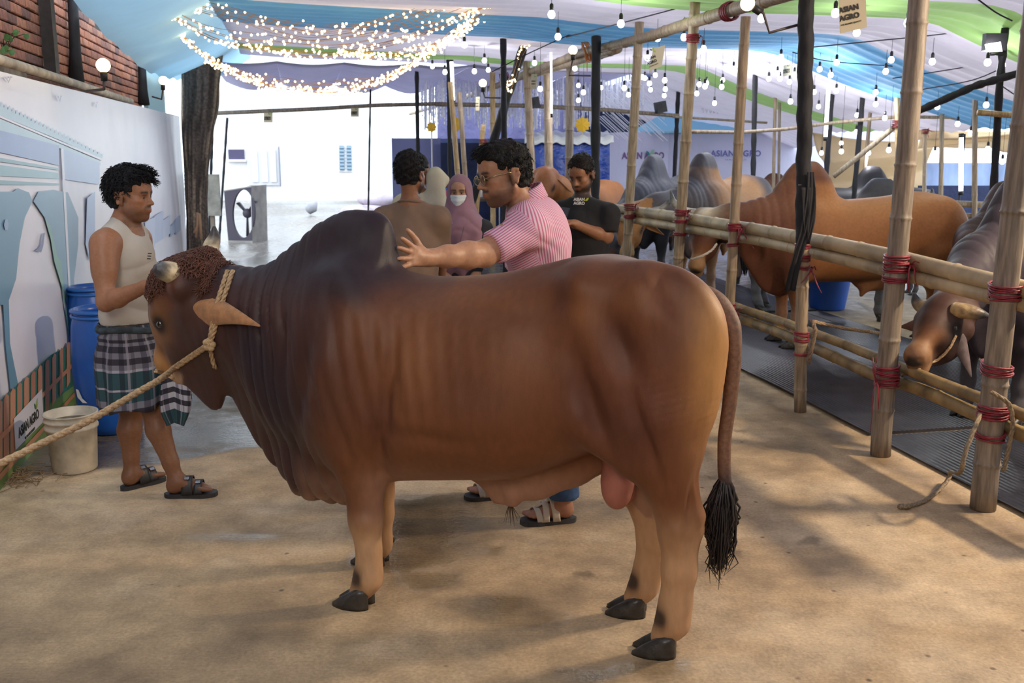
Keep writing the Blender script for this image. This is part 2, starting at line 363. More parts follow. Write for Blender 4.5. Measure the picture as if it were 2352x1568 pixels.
def floor_mat():
    m = mat('concrete', rough=.8, vcol=True, noise=(75, .16, 12)); nt = m.node_tree; N = nt.nodes; L = nt.links; b = N['Principled BSDF']
    vc = next(n for n in N if n.type == 'VERTEX_COLOR'); tc = next(n for n in N if n.type == 'TEX_COORD')
    nz = N.new('ShaderNodeTexNoise'); nz.inputs['Scale'].default_value = 9; nz.inputs['Detail'].default_value = 7; L.new(tc.outputs['Object'], nz.inputs[0])
    mul = N.new('ShaderNodeMath'); mul.operation = 'MULTIPLY_ADD'; L.new(nz.outputs[0], mul.inputs[0]); mul.inputs[1].default_value = .9; L.new(vc.outputs[1], mul.inputs[2])
    mr = N.new('ShaderNodeMapRange'); mr.inputs[1].default_value = .60; mr.inputs[2].default_value = 1.15; mr.inputs[3].default_value = .74; mr.inputs[4].default_value = .07; L.new(mul.outputs[0], mr.inputs[0]); L.new(mr.outputs[0], b.inputs['Roughness'])
    # broom marks and pitting
    mp = N.new('ShaderNodeMapping'); mp.inputs['Rotation'].default_value = (0, 0, .5); mp.inputs['Scale'].default_value = (3, 60, 1); L.new(tc.outputs['Object'], mp.inputs[0])
    n1 = N.new('ShaderNodeTexNoise'); n1.inputs['Scale'].default_value = 1.4; n1.inputs['Detail'].default_value = 5; L.new(mp.outputs[0], n1.inputs[0])
    n2 = N.new('ShaderNodeTexNoise'); n2.inputs['Scale'].default_value = 55; n2.inputs['Detail'].default_value = 6; L.new(tc.outputs['Object'], n2.inputs[0])
    ad = N.new('ShaderNodeMath'); ad.operation = 'MULTIPLY_ADD'; L.new(n1.outputs[0], ad.inputs[0]); ad.inputs[1].default_value = .8; L.new(n2.outputs[0], ad.inputs[2])
    st = N.new('ShaderNodeMapRange'); L.new(vc.outputs[1], st.inputs[0]); st.inputs[3].default_value = .38; st.inputs[4].default_value = .14
    bp = N.new('ShaderNodeBump'); bp.inputs['Distance'].default_value = .012; L.new(st.outputs[0], bp.inputs['Strength']); L.new(ad.outputs[0], bp.inputs['Height']); L.new(bp.outputs[0], b.inputs['Normal'])
    nb2 = N.new('ShaderNodeTexNoise'); nb2.inputs['Scale'].default_value = 5.5; nb2.inputs['Detail'].default_value = 9; nb2.inputs['Roughness'].default_value = .65; L.new(tc.outputs['Object'], nb2.inputs[0])
    mr2 = N.new('ShaderNodeMapRange'); mr2.inputs[1].default_value = .32; mr2.inputs[2].default_value = .68; mr2.inputs[3].default_value = .70; mr2.inputs[4].default_value = 1.20; L.new(nb2.outputs[0], mr2.inputs[0])
    mxb = N.new('ShaderNodeMix'); mxb.data_type = 'RGBA'; mxb.blend_type = 'MULTIPLY'; mxb.inputs[0].default_value = 1; cb_ = N.new('ShaderNodeCombineColor'); [L.new(mr2.outputs[0], cb_.inputs[i]) for i in range(3)]
    L.new(b.inputs['Base Color'].links[0].from_socket, mxb.inputs[6]); L.new(cb_.outputs[0], mxb.inputs[7]); L.new(mxb.outputs[2], b.inputs['Base Color'])
    # dark specks trodden into the concrete
    vo = N.new('ShaderNodeTexVoronoi'); vo.inputs['Scale'].default_value = 5.5; L.new(tc.outputs['Object'], vo.inputs[0])
    lt = N.new('ShaderNodeMapRange'); lt.inputs[1].default_value = .03; lt.inputs[2].default_value = .075; lt.inputs[3].default_value = .35; lt.inputs[4].default_value = 1; L.new(vo.outputs[0], lt.inputs[0])
    mx = N.new('ShaderNodeMix'); mx.data_type = 'RGBA'; mx.blend_type = 'MULTIPLY'; mx.inputs[0].default_value = 1
    v2 = N.new('ShaderNodeTexVoronoi'); v2.inputs['Scale'].default_value = 1.9; vm = N.new('ShaderNodeVectorMath'); vm.operation = 'MULTIPLY_ADD'; L.new(nz.outputs[1], vm.inputs[0]); vm.inputs[1].default_value = (.16, .16, .16); L.new(tc.outputs['Object'], vm.inputs[2]); L.new(vm.outputs[0], v2.inputs[0])
    l2 = N.new('ShaderNodeMapRange'); l2.inputs[1].default_value = .05; l2.inputs[2].default_value = .12; l2.inputs[3].default_value = .55; l2.inputs[4].default_value = 1; L.new(v2.outputs[0], l2.inputs[0]); ml = N.new('ShaderNodeMath'); ml.operation = 'MULTIPLY'; L.new(lt.outputs[0], ml.inputs[0]); L.new(l2.outputs[0], ml.inputs[1]); lt = ml
    src = b.inputs['Base Color'].links[0].from_socket; cc = N.new('ShaderNodeCombineColor'); [L.new(lt.outputs[0], cc.inputs[i]) for i in range(3)]
    L.new(src, mx.inputs[6]); L.new(cc.outputs[0], mx.inputs[7]); L.new(mx.outputs[2], b.inputs['Base Color'])
    return m
structure(fb, 'floor', floor_mat())

# ---- ceiling: broad strips of cloth slung over the frame, flat in the middle, sloping to the eaves
C_WHITE, C_BLUE, C_GREEN, C_UNLIT = (.66, .60, .70), (.080, .27, .50), (.26, .43, .13), (.30, .28, .46)
def zc(a): return 3.10 - .035 * (a + 1) if a < 5.7 else 2.865 - .315 * (a - 5.7)
clothM = {}
def cloth(c):
    if c not in clothM: clothM[c] = mat('tent_cloth', c, .85, noise=(3, .10, 4), trans=.15, sheen=.2, bump=(14, .25, .02))
    return clothM[c]
ceil = tag(bpy.data.objects.new('ceiling', None), kind='structure'); COL.objects.link(ceil)
def strip(b0, b1, c, a0=-.75, a1=8.6, seed=0, drop=.05, name='cloth_strip'):
    npl = max(3, int((b1 - b0) / .22))
    def fn(u, v):
        a = a0 + (a1 - a0) * u; b = b0 + (b1 - b0) * v
        z = zc(a) - drop * math.sin(math.pi * v) * (.6 + .4 * math.cos(a * 1.1 + seed)) + .020 * abs(math.sin(v * npl * math.pi + .6 * math.sin(a * .9 + seed) * math.sin(math.pi * v))) + .02 * math.sin(a * 1.7)
        z -= .05 * math.sin(math.pi * ((a + .75) % 3.1) / 3.1)
        return hall(a, b, z)
    return MB().grid(fn, 46, npl * 8).build(name, cloth(c), ceil)
for i, (b0, b1, c) in enumerate(((-3.6, 1.0, C_WHITE), (1.0, 3.0, C_BLUE), (3.0, 5.0, C_WHITE), (5.0, 7.45, C_WHITE), (7.45, 8.45, C_GREEN), (8.45, 9.75, C_WHITE), (9.75, 11.6, C_BLUE), (11.6, 12.9, C_WHITE), (12.9, 13.9, C_WHITE), (13.9, 14.7, C_GREEN), (14.7, 15.4, C_WHITE))):
    strip(b0, b1, c, seed=i * 1.3)
for i in range(7):      # the lower panels beyond, seamed lengthways, their unlit tone put into the colour
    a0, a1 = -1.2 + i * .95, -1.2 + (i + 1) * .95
    MB().grid(lambda u, v: hall(a0 + (a1 - a0) * u, 15.0 + (4.6 - .35 * abs(i - 2.5)) * v, 2.93 - .02 * v - .10 * math.sin(math.pi * u) * (.4 + v) - .05 * v * v), 8, 8).build('cloth_panel', cloth(C_UNLIT), ceil)
for i, (b0, b1, c) in enumerate(((15.4, 17.0, C_WHITE), (17.0, 19.0, C_WHITE), (19.0, 23.0, C_WHITE), (23.0, 28.0, C_WHITE))): strip(b0, b1, c, a0=5.6, a1=9.2, seed=i)
# the blue cloth hung from the ceiling down to the top of the left wall
lb = mat('side_cloth', (.42, .68, .86), .8, noise=(2.2, .10, 4), trans=.30, bump=(10, .25, .02))
el = [onA(x, y, -1.62) for x, y in ((120, -45), (170, 4), (250, 90), (330, 160), (375, 178), (418, 184))]
eb = [float(p @ HB) for p in el]; ez = [float(p[2]) for p in el]
def sidecloth(u, v):
    b = eb[0] - 2.5 + (eb[-1] + 1.2 - eb[0] + 2.5) * u; z0 = float(np.interp(b, eb, ez)) + .015 * math.sin(b * 7)
    q = v ** .8; return hall(-1.62 + .95 * v, b, z0 + (3.13 - z0) * q - .16 * math.sin(math.pi * v) * .6)
MB().grid(sidecloth, 60, 14).build('side_cloth', lb, ceil)
# ---- walls. left: brick, with a ledge; printed banner in front
brM = [mat('brick', c, .85, noise=(22, .35, 6), bump=(60, .5, .008)) for c in ((.40, .165, .105), (.31, .135, .10), (.46, .21, .135), (.20, .10, .085))]
mortM = mat('mortar', (.060, .048, .042), .95, noise=(30, .4), bump=(50, .5))
def a_wall(a, b0, b1, z0, z1, th, name, m, parent=None):
    bb = MB(); bb.box(hall(a - th / 2, (b0 + b1) / 2, (z0 + z1) / 2), (th, b1 - b0, z1 - z0), [HA, HB, (0, 0, 1)])
    o = bb.build(name, m, parent, smooth=False)
    if parent is None: tag(o, kind='structure')
    return o
wl = a_wall(-1.785, -3.6, 12.6, 0, 4.2, .2, 'wall_left', mortM)
protos = []
for k, m in enumerate(brM):
    bb = MB()
    for dx in (0,):
        w, l, h = .03, .232, .062; r = .006
        bb.raw([(0, -l / 2, -h / 2), (0, l / 2, -h / 2), (0, l / 2, h / 2), (0, -l / 2, h / 2), (w - r, -l / 2, -h / 2), (w - r, l / 2, -h / 2), (w - r, l / 2, h / 2), (w - r, -l / 2, h / 2),
                (w, -l / 2 + r, -h / 2 + r), (w, l / 2 - r, -h / 2 + r), (w, l / 2 - r, h / 2 - r), (w, -l / 2 + r, h / 2 - r)],
               [(0, 1, 5, 4), (1, 2, 6, 5), (2, 3, 7, 6), (3, 0, 4, 7), (4, 5, 9, 8), (5, 6, 10, 9), (6, 7, 11, 10), (7, 4, 8, 11), (8, 9, 10, 11)])
    me = bpy.data.meshes.new('brick'); me.from_pydata(bb.v, [], bb.f); me.materials.append(m); protos.append(me)
rz = math.atan2(HA[1], HA[0]); nb_ = 0
for row in range(24):
    z = 2.19 + row * .072
    for k in range(36):
        b = 4.35 + k * .244 + (.122 if row % 2 else 0)
        if b > 12.5 or z > float(np.interp(b, eb, ez)) + .16: continue
        o = bpy.data.objects.new('brick', protos[[0, 0, 1, 2, 3, 1, 0, 2][(k * 5 + row * 3 + (k * row) % 7) % 8]]); COL.objects.link(o); nb_ += 1
        o.location = hall(-1.785 + .006 * RNG.normal() * .4, b + .004 * RNG.normal(), z); o.rotation_euler = (0, .01 * RNG.normal(), rz + .012 * RNG.normal()); o.scale = (1, 1 + .02 * RNG.normal(), 1 + .03 * RNG.normal()); o.parent = wl
print('bricks', nb_)
ledgeM = mat('old_concrete', (.20, .175, .15), .9, noise=(9, .4, 7), bump=(25, .6))
tag(MB().box(hall(-1.70, 3.0, 2.145), (.17, 7.6, .15), [HA, HB, (0, 0, 1)]).build('trim_1', ledgeM, smooth=False), kind='structure')
tag(MB().box(hall(-1.70, 9.7, 2.105), (.17, 5.8, .10), [HA, HB, (0, 0, 1)]).build('trim_2', ledgeM, smooth=False), kind='structure')
a_wall(-1.70, 12.6, 14.2, 0, 3.0, .05, 'wall_left_end', mat('pale_sheet', (.45, .66, .70), .8))
# ---- far walls
navyM = mat('navy_cloth', (.018, .028, .085), .8, noise=(4, .3, 5), bump=(8, .5, .04))
def bwall(b, a0, a1, z0, z1, name, m, th=.06, kind='structure'):
    o = MB().box(hall((a0 + a1) / 2, b, (z0 + z1) / 2), (a1 - a0, th, z1 - z0), [HA, HB, (0, 0, 1)]).build(name, m, smooth=False)
    if kind: tag(o, kind=kind)
    return o
whiteW = mat('white_wall', (.80, .80, .80), .8, noise=(5, .06))
bwall(-3.6, -1.9, 9.2, 0, 3.3, 'wall_light_block', mat('light_block_cloth', (.55, .52, .50), .9))  # unseen wall added to keep daylight from behind off the bull
a_wall(9.1, -3.6, 6.5, 0, 2.2, .08, 'wall_right', mat('tent_wall_right', (.55, .52, .50), .9))
# ================================================================== the brown bull in the middle
BO = np.array([-.61, 3.80, 0.]); BU = np.array([.935, -.355, 0.]); BV = np.array([.355, .935, 0.])
BM = np.stack([BU, BV, np.array([0, 0, 1.])])              # rows: along the body to the tail, away from the lens, up
def B(px, py, v=0.0):
    p = PPL(px, py, BO + BV * v, BV) - BO
    return BM @ p
def bw(q): return BO + np.asarray(q) @ BM                  # body to world
def Bs(l, v=0.0): return [B(x, y, v) for x, y in l]

def head_field(f, h, HM, sc=1.0):
    f.chain([h(.05, 0, -.125), h(.14, 0, -.090), h(.25, 0, -.10)], [.100, .120, .098], k=.05)
    f.cone(h(.0, -.075, -.115), h(.0, .075, -.115), .060, k=.06)            # poll
    f.chain([h(.08, 0, -.050), h(.24, 0, -.052), h(.42, 0, -.064)], [.088, .074, .054], k=.06)
    f.ell(h(.465, 0, -.078), (.066, .072, .064), k=.05, ax=HM)              # muzzle
    f.ell(h(.492, 0, -.142), (.054, .060, .050), k=.025, ax=HM)             # chin
    f.chain([h(.16, 0, -.225), h(.30, 0, -.195), h(.44, 0, -.140)], [.080, .064, .044], k=.05)
    for s in (-1, 1):
        f.ell(h(.20, s * .070, -.165), (.14, .055, .105), k=.06, ax=HM)      # cheek
        f.ell(h(.185, s * .098, -.045), (.055, .030, .034), k=.035, ax=HM)   # brow
        f.ell(h(.222, s * .130, -.062), (.028, .016, .019), k=.015, ax=HM, cut=True)
        f.ell(h(.222, s * .108, -.064), (.034, .016, .026), k=.010, ax=HM)
        f.ell(h(.515, s * .045, -.055), (.018, .020, .014), k=.012, ax=HM, cut=True)
        f.cone(h(.02, s * .085, -.12), h(.02, s * .125, -.125), .048, .042, k=.04)   # horn root
        f.ell(h(.12, s * .115, -.175), (.05, .04, .045), k=.04, ax=HM)       # ear root
    f.cone(h(.53, -.08, -.112), h(.42, -.085, -.118), .006, k=.012, cut=True); f.cone(h(.53, -.07, -.112), h(.53, .07, -.112), .007, k=.01, cut=True)

def head_colours(c, L, face, top, ring, mz, ch):
    hn_, hl_, ho_ = L.T; hd = (hn_ > -.12) & (hn_ < .62) & (np.abs(hl_) < .2) & (ho_ > -.30) & (ho_ < .12)
    hw = hd.astype(float) * (1 - sm(-ho_, .22, .30))
    c = mixc(c, face, hw * sm(hn_, -.10, .02))
    c = mixc(c, top, hw * (1 - sm(hn_, .06, .18)) * sm(ho_, -.16, -.08))
    eye = np.exp(-((hn_ - .240) / .095) ** 2 - ((ho_ + .050) / .060) ** 2) * hd; c = mixc(c, ring, eye * .85)
    eye2 = np.exp(-((hn_ - .222) / .052) ** 2 - ((ho_ + .064) / .040) ** 2) * hd; c = mixc(c, (.022, .014, .012), np.clip(eye2 * 1.4, 0, .97))
    br = np.exp(-((ho_ + .03) / .05) ** 2) * sm(hn_, .24, .34) * hd; c = mixc(c, (.32, .14, .05), br * .6)
    muz = sm(hn_, .36, .44) * sm(ho_, -.17, -.09) * hd; c = mixc(c, mz, muz * .85)
    chin = sm(hn_, .40, .46) * (1 - sm(ho_, -.135, -.105)) * sm(ho_, -.20, -.18) * hd; c = mixc(c, ch, chin * .9)
    nose = sm(hn_, .495, .52) * sm(ho_, -.10, -.085) * hd; c = mixc(c, (.03, .022, .022), nose)
    return c
def make_bull():
    f = Field.box((-1.10, -.42, -.02), (1.62, .60, 1.62), .0105)
    # --- trunk: top and bottom outlines, half widths
    top = Bs([(600, 640), (660, 628), (740, 612), (830, 606), (905, 618), (985, 634), (1060, 634), (1150, 626), (1250, 606), (1330, 588), (1400, 583), (1450, 592), (1490, 609), (1560, 634), (1600, 662), (1632, 712)])
    bot = Bs([(600, 900), (650, 980), (720, 1040), (800, 1085), (880, 1100), (950, 1094), (1070, 1090), (1150, 1090), (1230, 1080), (1300, 1060), (1370, 1030), (1450, 1010), (1520, 990), (1570, 950), (1610, 880), (1632, 800)])
    us = np.linspace(B(610, 700)[0], B(1628, 700)[0], 26)
    T = spl([q[0] for q in top], [q[2] for q in top], us); Bt = spl([q[0] for q in bot], [q[2] for q in bot], us)
    fr = (us - us[0]) / (us[-1] - us[0])
    w = spl([0, .12, .25, .42, .60, .74, .86, .95, 1], [.15, .21, .255, .295, .300, .262, .255, .215, .12], fr)
    f.loft(us, T, Bt, w, p=2.25, k=.03, egg=.10)
    # --- hump
    hp = Bs([(642, 612), (665, 580), (700, 541), (740, 509), (780, 489), (820, 481), (854, 482), (876, 490), (895, 512), (903, 556)])
    hu = np.array([q[0] for q in hp]); hz = np.array([q[2] for q in hp])
    f.loft(hu, hz, np.full(len(hu), .98), np.array([.05, .075, .10, .118, .128, .13, .125, .108, .080, .04]), p=2.1, k=.05, egg=.12)
    # --- neck and dewlap
    nt = Bs([(470, 590), (520, 608), (560, 614), (600, 618), (645, 614), (700, 600), (780, 600)])
    nb = Bs([(470, 800), (520, 830), (560, 880), (600, 930), (645, 980), (700, 1000), (780, 1010)])
    f.loft([q[0] for q in nt], [q[2] for q in nt], [q[2] for q in nb], [.07, .11, .140, .165, .19, .215, .22], p=2.1, k=.05, egg=-.1)
    dt = Bs([(505, 700), (540, 720), (580, 740), (640, 760), (700, 800), (770, 840), (830, 900)])
    db = Bs([(508, 880), (540, 945), (580, 1020), (618, 1086), (690, 1122), (770, 1150), (830, 1160)])
    f.loft([q[0] for q in dt], [q[2] for q in dt], [q[2] for q in db], [.035, .045, .052, .062, .07, .075, .05], p=1.7, k=.07)
    for (x0, y0, x1, y1, v) in ((678, 1010, 690, 1118, -.06), (712, 1020, 712, 1126, -.075), (760, 1030, 790, 1130, -.07)):
        f.cone(B(x0, y0, v), B(x1, y1, v * .7), .03, .022, k=.05)
    # --- shoulder and fore legs
    def leg(pts, rs, v0, v1, k=.05, fl=.82):
        q = [B(x, y, v0 + (v1 - v0) * i / (len(pts) - 1)) for i, (x, y) in enumerate(pts)]
        f.chain(q, rs, k=k, flat=((0, 1, 0), fl)); return q
    f.ell(B(790, 800, -.16), (.19, .13, .30), k=.12)                         # shoulder blade
    f.ell(B(790, 930, -.17), (.15, .11, .20), k=.10)
    leg([(800, 930), (815, 1020), (832, 1100), (838, 1160), (840, 1205), (847, 1260), (848, 1305), (845, 1330), (826, 1360)],
        [.145, .112, .078, .060, .056, .043, .042, .046, .042], -.17, -.18, k=.04)
    f.ell(B(836, 1190, -.185), (.050, .046, .055), k=.03)                    # knee
    f.ell(B(850, 1332, -.18), (.040, .044, .034), k=.02)
    f.ell(B(790, 850, .16), (.19, .13, .30), k=.12)
    leg([(845, 960), (855, 1060), (868, 1130), (873, 1180), (873, 1228), (872, 1252), (858, 1274)], [.13, .10, .062, .052, .042, .043, .040], .17, .20, k=.04)
    # --- hind quarters
    f.ell(B(1345, 700, -.15), (.13, .08, .10), k=.11)                        # hip bone
    f.ell(B(1505, 790, -.13), (.24, .125, .27), k=.10)                        # near thigh
    f.ell(B(1500, 930, -.135), (.20, .105, .20), k=.10)
    f.ell(B(1500, 840, .13), (.20, .12, .30), k=.10)
    f.ell(B(1588, 820, -.075), (.085, .10, .24), k=.07)                       # buttock
    f.ell(B(1597, 810, .09), (.08, .10, .22), k=.05)
    leg([(1510, 960), (1530, 1050), (1545, 1120), (1558, 1190), (1561, 1235), (1560, 1310), (1552, 1380), (1545, 1428), (1520, 1462)],
        [.165, .118, .085, .060, .056, .050, .044, .047, .043], -.14, -.13, k=.05)
    f.cone(B(1568, 1060, -.13), B(1590, 1160, -.13), .045, .026, k=.035)           # hamstring
    f.cone(B(1588, 1140, -.13), B(1601, 1216, -.13), .021, .026, k=.018); f.ell(B(1552, 1222, -.15), (.040, .045, .05), k=.03)          # point of hock
    f.ell(B(1549, 1432, -.13), (.042, .045, .036), k=.02)
    leg([(1460, 980), (1470, 1080), (1498, 1150), (1508, 1200), (1502, 1240), (1490, 1300), (1478, 1345), (1456, 1374)],
        [.16, .11, .080, .064, .052, .045, .044, .042], .13, .13, k=.05)
    f.ell(B(1480, 1346, .13), (.040, .043, .033), k=.02)
    # --- flank fold, belly line, sheath
    f.cone(B(1340, 960, -.20), B(1440, 1060, -.17), .05, .035, k=.09)
    f.chain([B(1390, 1062), B(1310, 1078), B(1230, 1105), B(1175, 1128)], [.035, .045, .05, .035], k=.06, flat=((0, 1, 0), .6))
    f.cone(B(1180, 1128), B(1180, 1150), .034, .020, k=.03)
    f.cone(B(1120, 1095), B(1138, 1148), .045, .014, k=.05, flat=((0, 1, 0), .5))
    # --- brisket between the fore legs
    f.ell(B(760, 1060, 0), (.19, .12, .12), k=.08)
    # --- head, in its own frame: nose direction, across, forehead
    hl = unit((.24, .92, .24)); hn0 = np.array([-.175, .165, -.52]); hn = unit(hn0 - hl * (hn0 @ hl)); hf = -np.cross(hn, hl)
    HM = np.stack([BM @ hn, BM @ hl, BM @ hf])
    pw = P(388, 600, 4.05); po = BM @ (pw - BO)
    h = lambda n, l, o: po + n * HM[0] + l * HM[1] + o * HM[2]
    head_field(f, h, HM)
    # throat skin
    th = -.02
    f.cone(B(520, 740, th), B(455, 800, .05), .12, .09, k=.10)
    f.loft(*[np.array(q) for q in ([B(x, 800, th)[0] for x in (400, 440, 475, 494, 503)], [B(x, y, th)[2] for x, y in ((400, 800), (440, 790), (475, 780), (494, 780), (503, 790))],
             [B(x, y, th)[2] for x, y in ((400, 872), (440, 915), (475, 945), (494, 932), (503, 870))], [.02, .03, .036, .036, .02])], p=1.8, k=.05)
    V, Fq = f.mesh(2)
    # --- sculpting: neck folds, ribs, muscle hollows
    N = normals(V, Fq); u, v, z = V.T
    nu = B(640, 700)[0]
    wr = np.exp(-((u - (nu + .02)) / .24) ** 2) * sm(z, .62, .80) * (1 - sm(z, 1.16, 1.22) * .2)
    ph = u * 1.0 + .10 * (z - 1.0) + .012 * vnoise(V, 5, 3)
    fold = (np.abs(np.sin(ph * 52)) ** .55 - .6) * .016 + (np.abs(np.sin(ph * 23 + .7)) ** .6 - .6) * .011
    dsp = fold * wr
    ru = (u - B(900, 700)[0] - .05) / .30
    rib = np.exp(-ru ** 2) * sm(z, .72, .85) * (1 - sm(z, 1.12, 1.2))
    dsp += rib * .0035 * np.sin((u + .18 * (z - 1)) * 95 + 1.5 * vnoise(V, 4, 5))
    def dent(px, py, ru_, rz_, amt, rot=0.0):
        c = B(px, py, -.25); du, dz = u - c[0], z - c[2]; ca, sa = math.cos(rot), math.sin(rot); a = (du * ca + dz * sa) / ru_; b = (-du * sa + dz * ca) / rz_
        return amt * 1.7 * np.exp(-(a * a + b * b)) * sm(-v, -.02, .08)
    dsp += dent(1255, 690, .085, .10, -.022) + dent(1430, 790, .05, .13, -.020, .5) + dent(1360, 930, .035, .16, -.022, .35)
    dsp += dent(1545, 690, .04, .11, -.014, .6) + dent(1470, 660, .06, .05, .012) + dent(1320, 650, .07, .06, .016)
    dsp += dent(900, 900, .03, .20, -.016, -.15) + dent(870, 1030, .025, .09, -.014) + dent(700, 900, .04, .17, -.016, -.3) + dent(640, 800, .03, .14, -.014, -.1)
    dsp += dent(1500, 720, .08, .06, .008) + dent(1600, 1130, .012, .07, -.012) + dent(760, 830, .06, .10, .012) + dent(1070, 960, .16, .10, .010)
    dsp += dent(1581, 1160, .014, .075, -.011, -.10) + dent(1600, 1214, .020, .028, .007) + dent(1545, 1228, .025, .03, .006) + dent(1575, 1268, .018, .03, -.006) + dent(1500, 1050, .02, .10, -.009, .25) + dent(1470, 960, .025, .12, -.012, .3) + dent(1560, 1040, .03, .06, .006)
    dsp += dent(830, 1205, .03, .03, .006) + dent(800, 1000, .02, .12, -.008, .2) + dent(850, 980, .025, .10, .006) + dent(760, 700, .05, .12, -.008, .3) + dent(1150, 720, .12, .03, -.006) + dent(1000, 1000, .2, .03, -.006)
    stri = dent(1560, 930, .12, .12, 1.0)
    dsp += stri * .0011 * np.sin((z - .30 * u) * 230)
    dwf = sm(-u, B(830, 1000)[0] * -1, B(760, 1000)[0] * -1) * sm(u, B(560, 1000)[0], B(640, 1000)[0]) * (1 - sm(z, .50, .78)) * sm(-v, -.06, .0)
    dsp += dwf * .020 * (np.abs(np.sin((u + .05 * z) * 46 + .6)) ** .5 - .62)
    el = B(872, 1085, -.2); dsp += -.012 * np.exp(-((u - el[0]) / .022) ** 2 - ((z - el[2]) / .05) ** 2) * (v < -.05)
    dsp += .0022 * vnoise(V, 9, 1)
    V = V + N * dsp[:, None]
    V[:, 2] = np.maximum(V[:, 2], .0)
    # --- coat colours, with some light and shade painted in
    u, v, z = V.T; n1 = vnoise(V, 4, 11) * .5 + vnoise(V, 9, 12) * .3
    c = np.tile(np.array([[.250, .098, .040]]), (len(V), 1))
    c = mixc(c, (.300, .128, .058), sm(n1, .0, .6) * .7)
    red = np.exp(-((u - B(1500, 900)[0]) / .25) ** 2 - ((z - B(1500, 900)[2]) / .2) ** 2); c = mixc(c, (.210, .078, .044), red * .7)
    dk = 1 - sm(u + .10 * n1 + .25 * (.95 - z), B(770, 800)[0], B(905, 800)[0] + .06)
    dk = np.maximum(dk, sm(z, 1.13, 1.24) * (1 - sm(u, B(880, 600)[0], B(960, 600)[0])))
    c = mixc(c, (.082, .040, .036), dk * .95)
    dk2 = np.exp(-((u - B(700, 900)[0]) / .13) ** 2 - ((z - B(700, 900)[2]) / .22) ** 2) + np.exp(-((u - B(640, 780)[0]) / .10) ** 2 - ((z - B(640, 780)[2]) / .14) ** 2)
    hump = sm(z, 1.15, 1.30) * (1 - sm(u, .42, .5)); c = mixc(c, (.040, .029, .040), np.clip(dk2 * .85 + hump * .92, 0, .96))
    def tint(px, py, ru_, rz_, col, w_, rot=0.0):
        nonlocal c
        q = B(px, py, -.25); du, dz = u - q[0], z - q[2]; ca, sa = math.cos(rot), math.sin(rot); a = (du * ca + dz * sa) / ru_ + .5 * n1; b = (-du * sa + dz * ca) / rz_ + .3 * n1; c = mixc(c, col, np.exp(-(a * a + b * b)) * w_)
    for q in ((1285, 690, .05, .08, .6, 0), (1430, 785, .05, .11, .75, .5), (1340, 900, .07, .16, .5, .3), (1450, 1000, .12, .12, .55, 0), (1530, 790, .09, .08, .35, 0), (1110, 900, .22, .14, .35, 0), (870, 960, .10, .10, .6, 0), (1560, 650, .05, .07, .4, .5)): tint(q[0], q[1], q[2], q[3], (.120, .046, .034), q[4], q[5])  # dark patches: coat variation plus shade painted into hip and thigh
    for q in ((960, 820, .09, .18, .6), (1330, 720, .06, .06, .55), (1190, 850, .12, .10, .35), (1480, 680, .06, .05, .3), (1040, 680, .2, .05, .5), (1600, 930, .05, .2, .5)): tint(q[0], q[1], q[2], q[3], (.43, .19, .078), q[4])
    c = c * np.array([.60, .56, .58])
    q = B(440, 705, -.1); c = mixc(c, (.28, .13, .05), np.exp(-((u - q[0]) / .045) ** 2 - ((z - q[2]) / .055) ** 2) * (v < -.02) * .8)
    # lower dewlap and brisket paler, belly pinkish
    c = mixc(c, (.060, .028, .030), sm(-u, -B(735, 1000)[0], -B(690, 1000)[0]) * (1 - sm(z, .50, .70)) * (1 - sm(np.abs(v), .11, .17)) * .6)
    pale = sm(u, B(700, 1000)[0], B(745, 1000)[0]) * (1 - sm(u, B(860, 1000)[0], B(900, 1000)[0])) * (1 - sm(z, .44, .62)) * sm(z, .26, .30) * (1 - sm(np.abs(v + .02), .10, .16))
    c = mixc(c, (.21, .115, .085), pale * .85)
    bel = sm(u, B(860, 1000)[0], B(960, 1000)[0]) * (1 - sm(u, B(1500, 1000)[0], B(1560, 1000)[0])) * (1 - sm(z + .05 * n1, .47, .66)) * sm(z, .28, .33)
    c = mixc(c, (.33, .18, .125), bel * .85)
    # legs: tan shanks, dark fetlock fronts
    low = (1 - sm(z + .03 * n1, .38, .60)) * (1 - sm(z, .60, .62)) * (np.abs(v) > .02)
    sh = np.where(u < .6, 1 - sm(z, .28, .42), 1 - sm(z, .32, .62)); lgm = (np.abs(v) > .055) * sh
    c = mixc(c, (.50, .30, .165), lgm * .9)
    fet = np.exp(-((z - .165) / .05) ** 2) * (np.abs(v) > .05)
    front = np.zeros(len(V))
    for (px, py, vv) in ((842, 1322, -.18), (870, 1250, .2), (1536, 1412, -.13), (1472, 1330, .13)):
        q = B(px, py, vv); front = np.maximum(front, np.exp(-((u - q[0] + .030) / .036) ** 4 - ((v - vv + .02) / .07) ** 2) * np.exp(-((z - q[2]) / .038) ** 2))
    c = mixc(c, (.035, .024, .022), np.clip(front * 1.3, 0, .94))
    q = B(1645, 800, -.05); c = mixc(c, (.52, .27, .095), np.exp(-((u - q[0] - .035) / .075) ** 2 - ((z - q[2]) / .36) ** 2) * .9)  # warm light along the rump edge, painted into the coat
    # head colours
    c = head_colours(c, (V - po) @ HM.T, (.060, .026, .020), (.12, .042, .023), (.42, .19, .058), (.42, .21, .075), (.55, .36, .24))
    M = mat('bull_coat', rough=.50, vcol=True, noise=(45, .09, 6), bump=(420, .18, .004), spec=.28, sheen=.03, stretch=(1, 1, .35))
    root = thing('bull', 'big brown humped bull with near-black neck and hump, standing on the open concrete', 'bull', BO)
